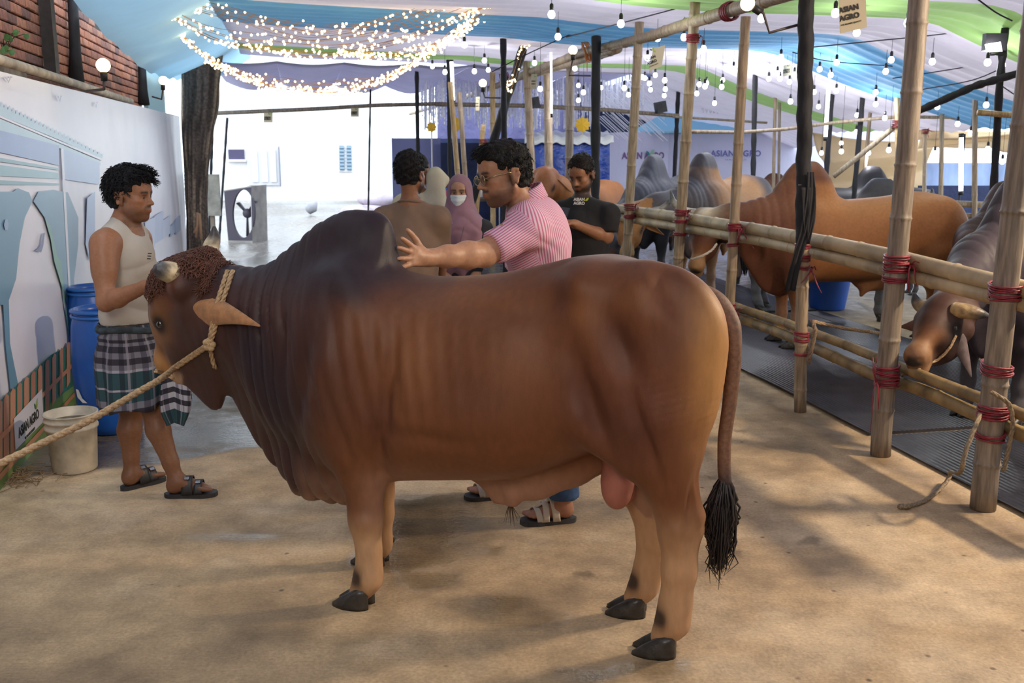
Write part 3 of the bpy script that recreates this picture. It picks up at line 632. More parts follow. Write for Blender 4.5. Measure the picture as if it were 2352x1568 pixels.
    WV = bw(V); global BULL_TUFT; N = normals(V, Fq); Lh = (V - po) @ HM.T; i_ = np.where((Lh[:, 0] > -.10) & (Lh[:, 0] < .13) & (Lh[:, 2] > -.24) & (np.abs(Lh[:, 1]) < .115) & (N @ HM[2] - N @ HM[0] > .25))[0]; BULL_TUFT = (WV[i_], (N @ BM)[i_]); skin('body', WV, Fq, M, root, c)
    bvh = BVHTree.FromPolygons([tuple(p) for p in WV], [tuple(map(int, q)) for q in Fq])
    return root, h, bvh
bull, hB, bullT = make_bull()
def on(bvh, px, py, lift=.0, Yd=None):
    d = ray(px, py); q = bvh.ray_cast(Vector(CAM), Vector(d)); p = np.array(q[0]) if q[0] is not None else P(px, py, Yd or 4.0)
    return p - d * lift
hornM = mat('horn', (.42, .34, .20), .42, noise=(28, .45, 6), vcol=True, bump=(60, .35))
hoofM = mat('hoof', (.035, .031, .028), .38, noise=(30, .5, 5), bump=(40, .3))
def horn_mesh(pts, rs, name, parent, seg=14, dark=(.06, .058, .062), light=(.60, .50, .33)):
    b = MB(); pts = [np.asarray(p, float) for p in pts]; t = np.linspace(0, 1, 16); ti = np.linspace(0, 1, len(pts))
    pp = [np.array([spl(ti, [p[k] for p in pts], x) for k in range(3)]) for x in t]; rr = [float(spl(ti, rs, x)) for x in t]
    b.tube(pp, rr, seg)
    dk = sm(t, .38, .8); b.c = [tuple(np.array(light) * (1 - d) + np.array(dark) * d) for d in dk for _ in range(seg)]
    return b.build(name, hornM, parent)
def hoof(c, d, parent, s=1.0):
    """two claws; d: horizontal walking direction"""
    d = unit((d[0], d[1], 0)); side = np.array([-d[1], d[0], 0]); b = MB()
    for k in (-1, 1):
        base = np.asarray(c) + side * k * .026 * s; rows = []
        for (z, fx, bx, w) in ((0, .088, -.045, .027), (.012, .086, -.046, .027), (.034, .056, -.045, .0265), (.056, .020, -.044, .025), (.070, -.004, -.04, .021)):
            ring = []
            for i in range(14):
                a = 2 * math.pi * i / 14; ex = math.cos(a); cx = (fx + bx) / 2; hx = (fx - bx) / 2
                wy = w * (1 - .42 * max(0, ex) ** 2); ring.append(base + (d * (cx + hx * ex) + side * wy * math.sin(a)) * s + np.array([0, 0, z * s]))
            rows.append(ring)
        n = len(b.v); m = 14; vs = [p for r in rows for p in r]
        b.raw(vs, [(i * m + j, i * m + (j + 1) % m, (i + 1) * m + (j + 1) % m, (i + 1) * m + j) for i in range(4) for j in range(m)] + [tuple(range(m - 1, -1, -1)), tuple(4 * m + j for j in range(m))])
        b.ell(np.asarray(c) - d * .058 * s + side * k * .022 * s + np.array([0, 0, .088 * s]), (.014 * s, .012 * s, .018 * s), nu=8, nv=6)
    return b.build('hoof', hoofM, parent)
for (px, py, v, dd) in ((825, 1382, -.18, (-1, .30)), (862, 1292, .20, (-1, .2)), (1518, 1484, -.13, (-1, .18)), (1452, 1396, .13, (-1, .2))):
    q = B(px, py, v); hoof(bw((q[0], v, 0)), dd, bull, 1.16)
hw_ = lambda n, l, o: bw(hB(n, l, o))
horn_mesh([P(420, 636, 4.02), P(396, 627, 3.93), P(371, 620, 3.88), P(354, 615, 3.86)], [.048, .045, .035, .014], 'horn', bull)
a1 = hw_(.02, .115, -.125); horn_mesh([a1, P(484, 572, a1[1] + .02), P(492, 545, a1[1] + .03), P(492, 520, a1[1] + .02)], [.044, .036, .026, .006], 'horn', bull)
# eyes
eyeM = mat('bull_eye', (.012, .008, .007), .06, spec=.8, coat=.6)
for s in (-1, 1):
    MB().ell(hw_(.222, s * .112, -.064), .019, nu=14, nv=10).build('eye', eyeM, bull)
# ears: a folded leaf
earM = mat('bull_ear', (.36, .165, .062), .6, noise=(30, .3, 5), bump=(250, .3, .004), sheen=.2)
def ear_mesh(root_p, tip, up, side, wid, parent, name='ear', m=None, depth=.35, droop=0.0):
    root_p, tip = np.asarray(root_p, float), np.asarray(tip, float); up = np.asarray(up, float); side = np.asarray(side, float)
    b = MB(); n, k = 16, 12; vs = []
    for i in range(n + 1):
        t = i / n; c = root_p + (tip - root_p) * t + np.array([0, 0, -droop * math.sin(math.pi * t)])
        w = wid * ((.50 + 1.77 * t if t < .28 else .996 * (1 - (t - .28) / .72) ** 1.05)) + .003
        cu = .9 * (1 - t) + .25
        for j in range(k + 1):
            a = (j / k - .5) * 2; vs.append(c + up * w * a * (1 - .0) + side * (abs(a) ** 2 * w * depth * 2 * cu))
    fs = [(i * (k + 1) + j, i * (k + 1) + j + 1, (i + 1) * (k + 1) + j + 1, (i + 1) * (k + 1) + j) for i in range(n) for j in range(k)]
    b.raw(vs, fs); return b.build(name, m or earM, parent, solid=.007)
er = on(bullT, 428, 702, -.03); et = on(bullT, 597, 748, .10)
ear_mesh(er, et, unit((.10, .35, .9)), unit((.3, .8, -.45)), .058, bull, droop=-.014)
er2 = hw_(.07, .13, -.14); ear_mesh(er2, er2 + np.array([.16, .22, -.06]), unit((.1, -.1, 1)), unit((-.8, .4, -.1)), .055, bull)
# tail: a part of its own with a dark switch
tailM = mat('bull_tail', rough=.6, vcol=True, noise=(70, .3, 5), bump=(300, .3, .004))
tp = [(1592, 678, .0), (1636, 694, 0), (1664, 722, -.0), (1682, 760, -.02), (1684, 830, -.03), (1676, 920, -.03), (1664, 1010, -.03), (1663, 1070, -.03), (1666, 1110, -.03)]
tq = [B(x, y, v) for x, y, v in tp]; tb = MB(); ts = np.linspace(0, 1, 40); ti = np.linspace(0, 1, len(tq))
trs = [float(spl([0, .2, .4, .7, 1], [.05, .042, .030, .024, .022], t)) for t in ts]
tb.tube([bw([spl(ti, [q[k] for q in tq], t) for k in range(3)]) for t in ts], trs, 12)
tb.c = [tuple(np.array([.17, .085, .05]) * (1 - sm(t, .8, 1)) + np.array([.05, .03, .03]) * sm(t, .8, 1)) for t in ts for _ in range(12)]
tail = tb.build('tail', tailM, bull)
sb = MB(); e0 = bw(B(1664, 1095, -.03))
for i in range(420):
    a = RNG.uniform(0, 6.28); r = RNG.uniform(0, 1) ** .5; ln = RNG.uniform(.6, 1) * (.98 if i % 9 else 1.12); bul = .048 * r
    end = bw(B(1650, 1098 + 222 * ln, -.03)); pts = []
    for k in range(7):
        t = k / 6; s = bul * math.sin(math.pi * min(1, t * .80 + .08)) + .016 * t * RNG.normal()
        pts.append(e0 * (1 - t) + end * t + np.array([math.cos(a), math.sin(a), 0]) * s)
    sb.tube(pts, [.005, .0052, .005, .0042, .0032, .002, .0006], 4, cap=False)
sb.build('tail_switch', mat('switch_hair', (.012, .010, .012), .42, spec=.5), tail)
# scrotum
scM = mat('bare_skin', (.36, .135, .105), .42, noise=(14, .2, 4), spec=.4)
fs_ = Field.box((.85, -.2, .25), (1.25, .25, .80), .009)
fs_.ell(B(1417, 1118, -.02), (.058, .05, .085), k=.02); fs_.ell(B(1436, 1110, .05), (.048, .045, .08), k=.012); fs_.cone(B(1422, 1020, .0), B(1420, 1090, .0), .07, .05, k=.04)
V_, F_ = fs_.mesh(2); skin('scrotum', bw(V_), F_, scM, bull)
# tuft under the sheath, tuft on the poll
tm = MB(); s0 = bw(B(1172, 1155))
for i in range(9):
    d = np.array([RNG.normal() * .018, RNG.normal() * .018, 0]); tm.tube([s0, s0 + d * .5 + (0, 0, -.03), s0 + d + (0, 0, -.05 - .05 * RNG.random())], [.0022, .0016, .0004], 4, cap=False)
tm.build('belly_tuft', mat('tuft_hair', (.05, .025, .012), .6), bull)
hb = MB()
HNW = hw_(1, 0, 0) - hw_(0, 0, 0)
for i in RNG.choice(len(BULL_TUFT[0]), 3600):
    p, n = BULL_TUFT[0][i], BULL_TUFT[1][i]; k = RNG.normal(size=3) * .5 + HNW * .55; k = unit(k - n * (k @ n)); L_ = RNG.uniform(.016, .034); e = np.cross(n, k) * RNG.normal() * .010
    hb.tube([p - n * .003, p + n * L_ * .42 + k * L_ * .35 + e * .5, p + n * L_ * .45 + k * L_ * .8 + e, p + n * L_ * .25 + k * L_ * 1.15 + e * .6], [.0015, .0015, .0012, .0003], 4, cap=False)
hb.build('forelock', mat('forelock_hair', (.10, .034, .019), .55, noise=(40, .3)), bull)
# ================================================================== printed banner on the left wall
def text_mesh(txt, size, bold=0.0, depth=.001, align='CENTER', spacing=1.0):
    cu = bpy.data.curves.new('lettering', 'FONT'); cu.body = txt; cu.size = size; cu.offset = bold; cu.extrude = depth; cu.align_x = align; cu.align_y = 'CENTER'; cu.resolution_u = 3; cu.space_character = spacing
    o = bpy.data.objects.new('lettering', cu); COL.objects.link(o); dg = bpy.context.evaluated_depsgraph_get()
    me = bpy.data.meshes.new_from_object(o.evaluated_get(dg)); bpy.data.objects.remove(o); bpy.data.curves.remove(cu); return me
def put_text(txt, size, o, right, up, m, parent, bold=0.0, name='lettering', spacing=1.0, align='CENTER', shear=0.0):
    me = text_mesh(txt, size, bold, spacing=spacing, align=align); me.materials.clear(); me.materials.append(m); o = np.asarray(o, float); right = unit(right); up = unit(up); nn = np.cross(right, up); og = np.array(origin(parent))
    for v in me.vertices:
        c = v.co; v.co = Vector(o - og + right * (c.x + shear * c.y) + up * c.y + nn * (c.z + .0015))
    ob = bpy.data.objects.new(name, me); COL.objects.link(ob); ob.parent = parent; return ob
def flat(name, pts, m, parent, off=None):
    b = MB(); pts = [np.asarray(p, float) + (0 if off is None else np.asarray(off)) for p in pts]; b.raw(pts, [tuple(range(len(pts)))]); return b.build(name, m, parent, smooth=False)
inkM = mat('dark_ink', (.035, .035, .03), .7); leafM = mat('leaf_print', (.42, .58, .08), .7); leafD = mat('dark_leaf_print', (.07, .20, .12), .7)
def leaf_logo(o, right, up, s, parent, m1=None, m2=None, third=False):
    right, up = unit(right), unit(up); nn = np.cross(right, up) * .002; o = np.asarray(o, float)
    def lf(cx, cy, ang, L, w):
        pts = []
        for sgn in (1, -1):
            for i in range(9):
                t = i / 8 if sgn > 0 else 1 - i / 8; y = sgn * w * math.sin(math.pi * t) ** .8; x = L * t
                pts.append((cx + x * math.cos(ang) - y * math.sin(ang), cy + x * math.sin(ang) + y * math.cos(ang)))
        return [o + (right * x + up * y) * s + nn for x, y in pts]
    flat('leaf_mark', lf(-.02, 0, 2.25, .55, .13), m2 or leafD, parent); flat('leaf_mark', lf(.02, 0, .85, .75, .17), m1 or leafM, parent)
    if third: flat('leaf_mark', lf(.10, -.05, -.75, .55, .15), m1 or leafM, parent)
BA = -1.60
ban = thing('banner', 'long printed cloth banner with arches and a picket fence along the left wall', 'banner', hall(BA, 8.4, 0))
b0_, b1_ = float(onA(0, 1000, BA) @ HB) - 1.6, float(onA(414, 300, BA) @ HB)
def bansurf(u, v):
    b = b0_ + (b1_ - b0_) * u; z = .03 + 2.125 * v
    w = math.exp(-((b - b1_) / 1.5) ** 2); d = .005 * w * math.sin((b - b1_) * 16 + (z - 2.1) * 5) * (1 - abs(v - .45)) + .002 * math.sin(b * 2.3 + z * 3)
    w2 = math.exp(-((b - 8.2) / .55) ** 2 - ((z - 1.15) / .45) ** 2); d += .004 * w2 * math.sin((b - 8.2) * 22 - z * 5)
    return hall(BA + d - .02 * 0, b, z - .03 * math.sin(math.pi * u * 3) ** 2 * v * 0)
banM = mat('banner_cloth', (.84, .83, .92), .30, noise=(2.5, .04), spec=.55, bump=(300, .08, .002))
MB().grid(bansurf, 240, 26).build('sheet', banM, ban)
pm = MB(); pm.c = []; _lay = [0]; prM = mat('banner_print', rough=.30, vcol=True, noise=(3, .05), spec=.55)
def flush(name):
    global pm
    pm.build(name, prM, ban, smooth=False); pm = MB(); pm.c = []
def poly(col, pts, parent=None):
    _lay[0] += 1; off = HA * (.008 + .0004 * _lay[0]); n = len(pts); pm.raw([onA(x, y, BA) + off for x, y in pts], [tuple(range(n))]); pm.c += [tuple(col)] * n
def lineq(x0, y0, x1, y1, w, col): poly(col, [(x0, y0), (x1, y1), (x1, y1 + w), (x0, y0 + w)])
TEAL, PALE, BLUE_, SKYB = (.10, .27, .36), (.40, .58, .68), (.22, .32, .58), (.36, .48, .74)
# tree line
tl = []
for i in range(31):
    t = i / 30; x = -40 + 270 * t; y = 214 + (352 - 214) * t; tl += [(x, y + 12 * (1 - .5 * t)), (x + 4.5, y)]
poly(PALE, tl + [(232, 366), (135, 322), (-40, 250)])
lineq(-40, 250, 232, 364, 5, (.80, .78, .88))
poly(PALE, [(-40, 258), (135, 330), (228, 370), (228, 380), (138, 342), (-40, 288)])
flush('printed_treeline')
poly(BLUE_, [(-40, 290), (132, 334), (132, 380), (-40, 342)]); poly(SKYB, [(142, 342), (226, 374), (226, 424), (145, 412)])
poly((.22, .40, .45), [(-40, 356), (132, 386), (132, 391), (-40, 366)]); poly((.26, .46, .52), [(-40, 374), (130, 397), (132, 411), (-40, 402)]); poly((.22, .40, .45), [(-40, 412), (132, 421), (132, 425), (-40, 424)])
flush('printed_bands')
poly((.17, .33, .46), [(-60, 440), (26, 440), (36, 432), (62, 442), (70, 462), (52, 500), (40, 560), (32, 640), (15, 690), (18, 790), (36, 880), (44, 905), (22, 925), (8, 800), (2, 700), (-20, 700), (-60, 760)])
poly((.17, .33, .46), [(72, 462), (84, 440), (118, 436), (152, 442), (176, 500), (176, 560), (166, 640), (172, 745), (160, 765), (150, 700), (138, 640), (122, 580), (98, 500)])
poly((.20, .42, .34), [(98, 500), (112, 520), (128, 590), (136, 600), (146, 700), (168, 800), (160, 812), (138, 660), (120, 600), (112, 550)])
lineq(134, 340, 137, 342, 0, TEAL); poly((.78, .77, .87), [(135, 340), (141, 342), (164, 790), (160, 792)])
poly(SKYB, [(196, 455), (214, 440), (214, 560), (202, 600), (192, 560)])
flush('printed_arches')
for (x0, x1, y0, y1, c) in ((330, 352, 510, 580, (.50, .58, .82)), (352, 372, 496, 560, (.42, .52, .78)), (372, 388, 506, 548, (.50, .60, .82)), (388, 400, 520, 545, (.36, .48, .70)), (400, 412, 505, 540, (.52, .62, .84))): poly(c, [(x0, y0), (x1, y0 - 12), (x1, y1 - 12), (x0, y1)])
flush('printed_skyline')
poly((.20, .20, .36), [(75, 575), (84, 568), (88, 560), (92, 536), (97, 534), (93, 566), (88, 580)])
for (x, y, s) in ((12, 182, 10), (131, 226, 5), (215, 240, 4)): flush('printed_bird'); poly((.42, .42, .56), [(x - s, y - 4), (x - s * .5, y - 6), (x, y + 4), (x + s * .5, y - 8), (x + s, y - 5), (x + s * .5, y - 2), (x + 1, y + 9), (x - s * .5, y)])
flush('printed_bird'); poly((.30, .42, .62), [(4, 505), (9, 503), (12, 515), (10, 528), (4, 528), (1, 516)])
flush('printed_shape')
poly((.05, .20, .15), [(-80, 1000), (0, 912), (60, 862), (110, 815), (160, 790), (210, 770), (210, 900), (160, 985), (90, 1075), (-80, 1230)])
poly((.20, .34, .10), [(-80, 1150), (0, 1060), (110, 925), (210, 850), (210, 905), (110, 1010), (0, 1140), (-80, 1230)])
flush('printed_meadow')
for i in range(15):
    t = i / 14; x = -30 + 225 * t ** 1.05; y = 950 - 190 * t; w = 13 - 6 * t; hgt = 165 - 95 * t; g = .62 if i % 2 else .52
    poly((g, g * .48, g * .26), [(x, y - 6), (x + w * .5, y - 20 + 6 * t), (x + w, y - 14), (x + w, y + hgt - 14), (x, y + hgt)])
for (ya, yb) in ((985, 812), (1078, 880)): poly((.58, .27, .14), [(-60, ya + 62), (200, yb - 20), (200, yb - 11), (-60, ya + 78)])
flush('printed_fence')
poly((.80, .78, .84), [(20, 962), (86, 893), (90, 968), (24, 1034)])
flush('printed_sign')
to = onA(55, 972, BA) + HA * .026; put_text('ASIAN AGRO', .078, to, HB, (0, 0, 1), inkM, ban, bold=.0018, spacing=.95); put_text('WE PROMISE QUALITY', .022, to - np.array([0, 0, .06]), HB, (0, 0, 1), inkM, ban)
leaf_logo(onA(72, 940, BA) + HA * .026, HB, (0, 0, 1), .10, ban)
# ================================================================== barrels, bucket
blueP = mat('blue_plastic', (.010, .085, .36), .30, noise=(5, .16), spec=.5); lidP = mat('barrel_rim', (.02, .12, .42), .35)
def barrel(c, r, h, label, scuffs=True):
    t = thing('barrel', label, 'barrel', c, 'blue plastic barrels by the banner')
    b = MB(); b.lathe(c, [(r * .80, 0), (r * .88, .012), (r * .93, .06), (r * 1.0, h * .35), (r * 1.02, h * .5), (r * 1.0, h * .68), (r * .95, h * .86), (r * .88, h * .935), (r * .86, h * .95), (r * .86, h), (r * .81, h), (r * .81, h * .95), (r * .90, h * .70), (r * .90, .1), (.01, .09)], 40)
    b.build('barrel_body', blueP, t); rb = MB()
    for zz, rr in ((h * .945, r * .90), (h * .985, r * .905)):
        ring = [np.asarray(c) + np.array([rr * math.cos(a), rr * math.sin(a), zz]) for a in np.linspace(0, 2 * math.pi, 41)]; rb.tube(ring, .011, 8, cap=False)
    rb.build('rim', lidP, t)
    if scuffs:
        sM = mat('paper_scrap', (.72, .72, .70), .9)
        for (px, py, s) in ((184, 905, 1), (192, 916, .8)):
            a0 = math.atan2(-c[1], px * 0 - c[0] - 0) ; 
        def onb(px, py):
            d = ray(px, py); e = CAM[:2] - np.asarray(c)[:2]; A = d[0]**2 + d[1]**2; Bq = 2 * (e[0] * d[0] + e[1] * d[1]); Cq = e @ e - (r * 1.03) ** 2
            tt = (-Bq - math.sqrt(max(0, Bq * Bq - 4 * A * Cq))) / (2 * A); return CAM + d * tt
        flat('label_scrap', [onb(*q) for q in ((174, 893), (180, 895), (189, 915), (201, 926), (190, 925), (178, 912))], sM, t)
    return t
gb = G(232, 1004); barrel(gb + np.array([0, .19, 0]), .205, .775, 'big open blue plastic barrel standing behind the young man in the checked lungi')
g2 = P(222, 722, 6.85); barrel(np.array([g2[0], 6.85, 0]), .19, .80, 'second blue barrel, mostly hidden, further along the banner behind the open one', False)
gk = G(152, 1092) + np.array([0, .115, 0]); bkt = thing('bucket', 'dirty white plastic paint bucket standing by the picket-fence print', 'bucket', gk)
bM = mat('grimy_plastic', (.48, .42, .33), .6, noise=(7, .45, 7), bump=(30, .2)); hb_ = P(140, 946, gk[1])[2]
b = MB(); b.lathe(gk, [(.110, 0), (.116, .006), (.130, hb_ * .72), (.138, hb_ * .74), (.138, hb_ * .78), (.132, hb_ * .79), (.133, hb_ * .86), (.140, hb_ * .87), (.140, hb_ * .90), (.134, hb_ * .91), (.136, hb_ * .97), (.142, hb_ * .98), (.142, hb_), (.132, hb_), (.122, hb_ * .5), (.118, hb_ * .30), (.01, hb_ * .28)], 44); b.build('bucket_body', bM, bkt)
b = MB(); b.lathe(gk + np.array([0, 0, hb_ * .80]), [(.126, 0), (.1275, .012), (.02, .016)], 30); b.build('murky_contents', mat('slops', (.13, .095, .05), .5, noise=(30, .6), bump=(40, .8)), bkt)
# dry straw by the wall foot
b = MB()
for i in range(70):
    p = G(40 + RNG.normal() * 32, 1098 + RNG.normal() * 9); a = RNG.uniform(0, 6.28); L_ = RNG.uniform(.05, .16); d = np.array([math.cos(a), math.sin(a), 0]) * L_
    b.tube([p + (0, 0, .006), p + d * .5 + (0, 0, .012 + .02 * RNG.random()), p + d + (0, 0, .004)], .0022, 4, cap=False)
tag(b.build('straw', mat('straw', (.24, .15, .07), .9)), 'loose dry straw lying on the concrete beside the white bucket', 'straw', kind='stuff')
# ================================================================== tree, cabinet, boards by the exit
tY = 13.75; tr = thing('tree_trunk', 'rough-barked tree trunk rising through the tent at the end of the banner', 'tree', (P(452, 600, tY)[0], tY, 0))
pts = [(456, 640, 30), (455, 560, 24), (452, 480, 23), (452, 400, 25), (455, 300, 33), (459, 250, 38), (462, 180, 40), (466, 110, 42), (470, 40, 42), (472, -30, 41)]
C_ = [P(x, y, tY) for x, y, w in pts]; C_[0][2] = 0; R_ = [w * 1.02 / F_PX * tY for x, y, w in pts]; tt = np.linspace(0, 1, 90); ti = np.linspace(0, 1, len(pts)); tb_ = MB(); tcol = []
for t in tt:
    c = np.array([spl(ti, [q[k] for q in C_], t) for k in range(3)]); r = float(spl(ti, R_, t))
    for k in range(48):
        a = 2 * math.pi * k / 48; q = np.array([[a * 3.2, c[2] * .9, 0]]); v1 = vnoise(q, 1.6, 5)[0]; v2 = vnoise(q * [1, .5, 1], 4, 6)[0]
        rid = abs(v2); rr = r * (1 + .05 * v1) + .022 * (rid - .3); tb_.v.append(tuple(c + np.array([math.cos(a), math.sin(a), 0]) * rr))
        pal = float(sm(v1 + .6 * v2, .30, .50)); base = np.array([.12, .092, .078]) * (.5 + 1.3 * rid); tcol.append(tuple(base * (1 - pal) + np.array([.34, .26, .19]) * pal))
tb_.f = [(i * 48 + k, i * 48 + (k + 1) % 48, (i + 1) * 48 + (k + 1) % 48, (i + 1) * 48 + k) for i in range(89) for k in range(48)]; tb_.c = tcol
tb_.build('trunk', mat('bark', rough=.95, vcol=True, noise=(30, .4, 7), bump=(28, .9, .03)), tr)
b = MB()
for (x0, y0, x1, y1) in ((454, 488, 451, 545), (457, 490, 462, 550), (452, 520, 446, 534)): b.tube([P(x0, y0, 13.4), P((x0 + x1) / 2 + 1, (y0 + y1) / 2, 13.38), P(x1, y1, 13.4)], .018, 6)
tag(b.build('rope', mat('pale_rope', (.50, .30, .18), .9)), 'pale rope knotted round the foot of the tree trunk', 'rope')
cabM = mat('dull_metal', (.30, .28, .26), .55, noise=(6, .2), metal=.2); cabD = mat('dark_metal', (.06, .05, .075), .6)
cY = 18.4; A_, B_, C2, D_ = P(514, 437, cY), P(577, 427, cY - .1), P(580, 553, cY - .1), P(524, 549, cY)
cb = thing('appliance_casing', 'empty grey metal appliance casing with a round fan hole, on the ground by the exit', 'casing', ((A_ + B_) / 2)[:2].tolist() + [0])
for q in (C2, D_): q[2] = .04
ctr = (A_ + B_ + C2 + D_) / 4 + (B_ - A_) * .16; ex, ez_ = (B_ - A_) * .40, (B_ - C2) * .44; b = MB(); n = 40
outer = []
for i in range(n):
    a = 2 * math.pi * i / n; u, w = math.cos(a), math.sin(a); m_ = max(abs(u), abs(w)); su, sw = u / m_ * .5 + .5, w / m_ * .5 + .5
    outer.append((D_ * (1 - su) + C2 * su) * (1 - sw) + (A_ * (1 - su) + B_ * su) * sw)
inner = [ctr + ex * math.cos(2 * math.pi * i / n) + ez_ * math.sin(2 * math.pi * i / n) for i in range(n)]
bk = np.array([.12, .5, 0]); vs = outer + inner + [p + bk * .12 for p in inner]
b.raw(vs, [(i, (i + 1) % n, n + (i + 1) % n, n + i) for i in range(n)] + [(n + i, n + (i + 1) % n, 2 * n + (i + 1) % n, 2 * n + i) for i in range(n)]); b.build('front_panel', cabD, cb, smooth=False)
E_ = P(612, 424, cY + .45); F_2 = C2 + (E_ - B_); b = MB(); th = np.array([.02, -.02, 0]); q = [B_, E_, F_2, C2]; b.raw(q + [p - th for p in q], [(0, 1, 2, 3), (7, 6, 5, 4), (0, 4, 5, 1), (1, 5, 6, 2), (2, 6, 7, 3), (3, 7, 4, 0)]); b.build('side_panel', cabM, cb, smooth=False)
b = MB(); q = [A_, B_, E_, A_ + (E_ - B_)]; b.raw(q + [p - np.array([0, 0, .02]) for p in q], [(0, 1, 2, 3), (7, 6, 5, 4), (0, 4, 5, 1), (1, 5, 6, 2), (2, 6, 7, 3), (3, 7, 4, 0)]); b.build('top_panel', cabM, cb, smooth=False)
b = MB(); q = [D_, C2, F_2, D_ + (F_2 - C2)]; b.raw([p * [1, 1, 0] for p in q] + [p * [1, 1, 0] + np.array([0, 0, .04]) for p in q], [(3, 2, 1, 0), (4, 5, 6, 7), (0, 1, 5, 4), (1, 2, 6, 5), (2, 3, 7, 6), (3, 0, 4, 7)]); b.build('base_panel', cabM, cb, smooth=False)
b = MB()
for a in (0.5, 2.6, 4.7): b.tube([ctr + bk * .3, ctr + bk * .3 + ex * .95 * math.cos(a) + ez_ * .95 * math.sin(a)], [.05, .09], 8, flat=.25)
b.ell(ctr + bk * .3, .09); b.build('fan', cabD, cb)
b = MB(); A2 = P(486, 420, 15.2); b.box((A2[0], 15.2, 1.02), (.24, .03, .62)); b.build('board', mat('weathered_board', (.26, .25, .22), .8, noise=(8, .3)), None, smooth=False)
bd = bpy.data.objects['board']; bd.name = 'notice_board'; tag(bd, 'weathered grey notice board on a post just behind the tree trunk', 'board')
b = MB(); b.box((A2[0] - .03, 15.25, .5), (.06, .05, 1.0)); b.build('post', mat('weathered_post', (.22, .18, .14), .9), bd, smooth=False)
# ================================================================== the yard outside, seen through the open end
yb = 33.0; bld = thing('building', 'sunlit white building beyond the open end of the tent', 'building', (-6.5, yb, 0))
def rect(name, x0, y0, x1, y1, Y, m, parent, th=.12):
    p0, p1 = P(x0, y0, Y), P(x1, y1, Y); b = MB(); b.box((p0 + p1) / 2, (abs(p1[0] - p0[0]), th, abs(p1[2] - p0[2]))); return b.build(name, m, parent, smooth=False)
o_ = rect('facade', 440, 130, 905, 462, yb, whiteW, bld, .3)
wd = rect('window', 525, 343, 562, 367, yb - .16, mat('window_shade', (.05, .04, .10), .4), bld); rect('window_sill', 522, 366, 566, 371, yb - .25, whiteW, wd, .2)
gt = rect('gate', 566, 338, 643, 425, yb - .2, mat('gate_white', (.62, .62, .64), .6), bld, .08)
for x in (586, 608, 628): rect('gate_panel', x - 9, 345, x + 8, 418, yb - .26, mat('gate_white_panel', (.70, .70, .72), .6), gt, .05)
rect('gate_post', 640, 336, 645, 428, yb - .3, mat('gate_post', (.20, .20, .26), .6), gt, .1)
wd2 = rect('window', 776, 331, 810, 394, yb - .16, whiteW, bld)
for x0, x1 in ((779, 791), (796, 808)):
    pn = rect('shutter', x0, 334, x1, 391, yb - .24, mat('shutter_blue', (.16, .26, .36), .5), wd2, .04)
b = MB()
for i in range(7):
    for x0, x1 in ((779, 791), (796, 808)):
        p0, p1 = P(x0, 336 + i * 8, yb - .28), P(x1, 340 + i * 8, yb - .28); b.box((p0 + p1) / 2, (abs(p1[0] - p0[0]), .05, abs(p1[2] - p0[2])))
b.build('louvre', mat('louvre', (.28, .38, .46), .5), wd2, smooth=False)
for k, (x, y, w) in enumerate(((820, 425, .9), (850, 420, 1.1), (870, 408, .9), (850, 402, .7))):
    p = P(x, y, 24.5 + k * .2); p[2] = .16 if k < 2 else .42 if k == 2 else .44; pz = P(x, 0, 24.5)[0]
    b = MB(); b.ell(p, (w * .5, .3, .17), nu=16, nv=10); tag(b.build('sack', mat('sack', (.42, .36, .42), .9, noise=(4, .3))), ['pale sack lying leftmost in the heap beyond the exit', 'pale sack lying on the ground in the middle of the heap beyond the exit', 'pale sack lying at the right top of the heap beyond the exit', 'small pale sack topmost of the heap beyond the exit'][k], 'sack', 'sacks heaped beyond the exit')
p = P(715, 428, 26); b = MB(); b.tube([p + (-.12, 0, -.12), p + (0, 0, 0), p + (.1, .05, .12)], [.10, .16, .05], 8); o_ = b.build('rubbish_bag', mat('bag_grey', (.35, .35, .38), .8)); tag(o_, 'small grey bag left alone on the sunlit ground outside', 'bag'); o_.location.z -= float(p[2]) - .2
# ================================================================== bamboo posts, rails, ties
def bamboo_mat(name, c, moss=0.0):
    m = mat(name, c, .55, noise=(6, .42, 9), bump=(60, .35, .004), stretch=(9, 9, .9)); return m
bambooM = bamboo_mat('weathered_bamboo', (.33, .25, .165)); bambooY = bamboo_mat('yellow_bamboo', (.52, .36, .17)); bambooD = bamboo_mat('grey_bamboo', (.235, .19, .145)); bambooR = mat('rail_bamboo', (.43, .335, .20), .5, noise=(4, .42, 9), bump=(60, .25, .004)); bambooL = mat('stained_bamboo', (.24, .165, .07), .55, noise=(9, .55, 8), bump=(60, .3, .004))
blackW = mat('black_cloth', (.014, .014, .018), .75, noise=(18, .5, 5), bump=(22, .5, .012), stretch=(1, 1, .35)); redT = mat('red_raffia', (.24, .02, .035), .42, noise=(60, .4), bump=(200, .6, .004)); orangeT = mat('orange_string', (.75, .25, .06), .6)
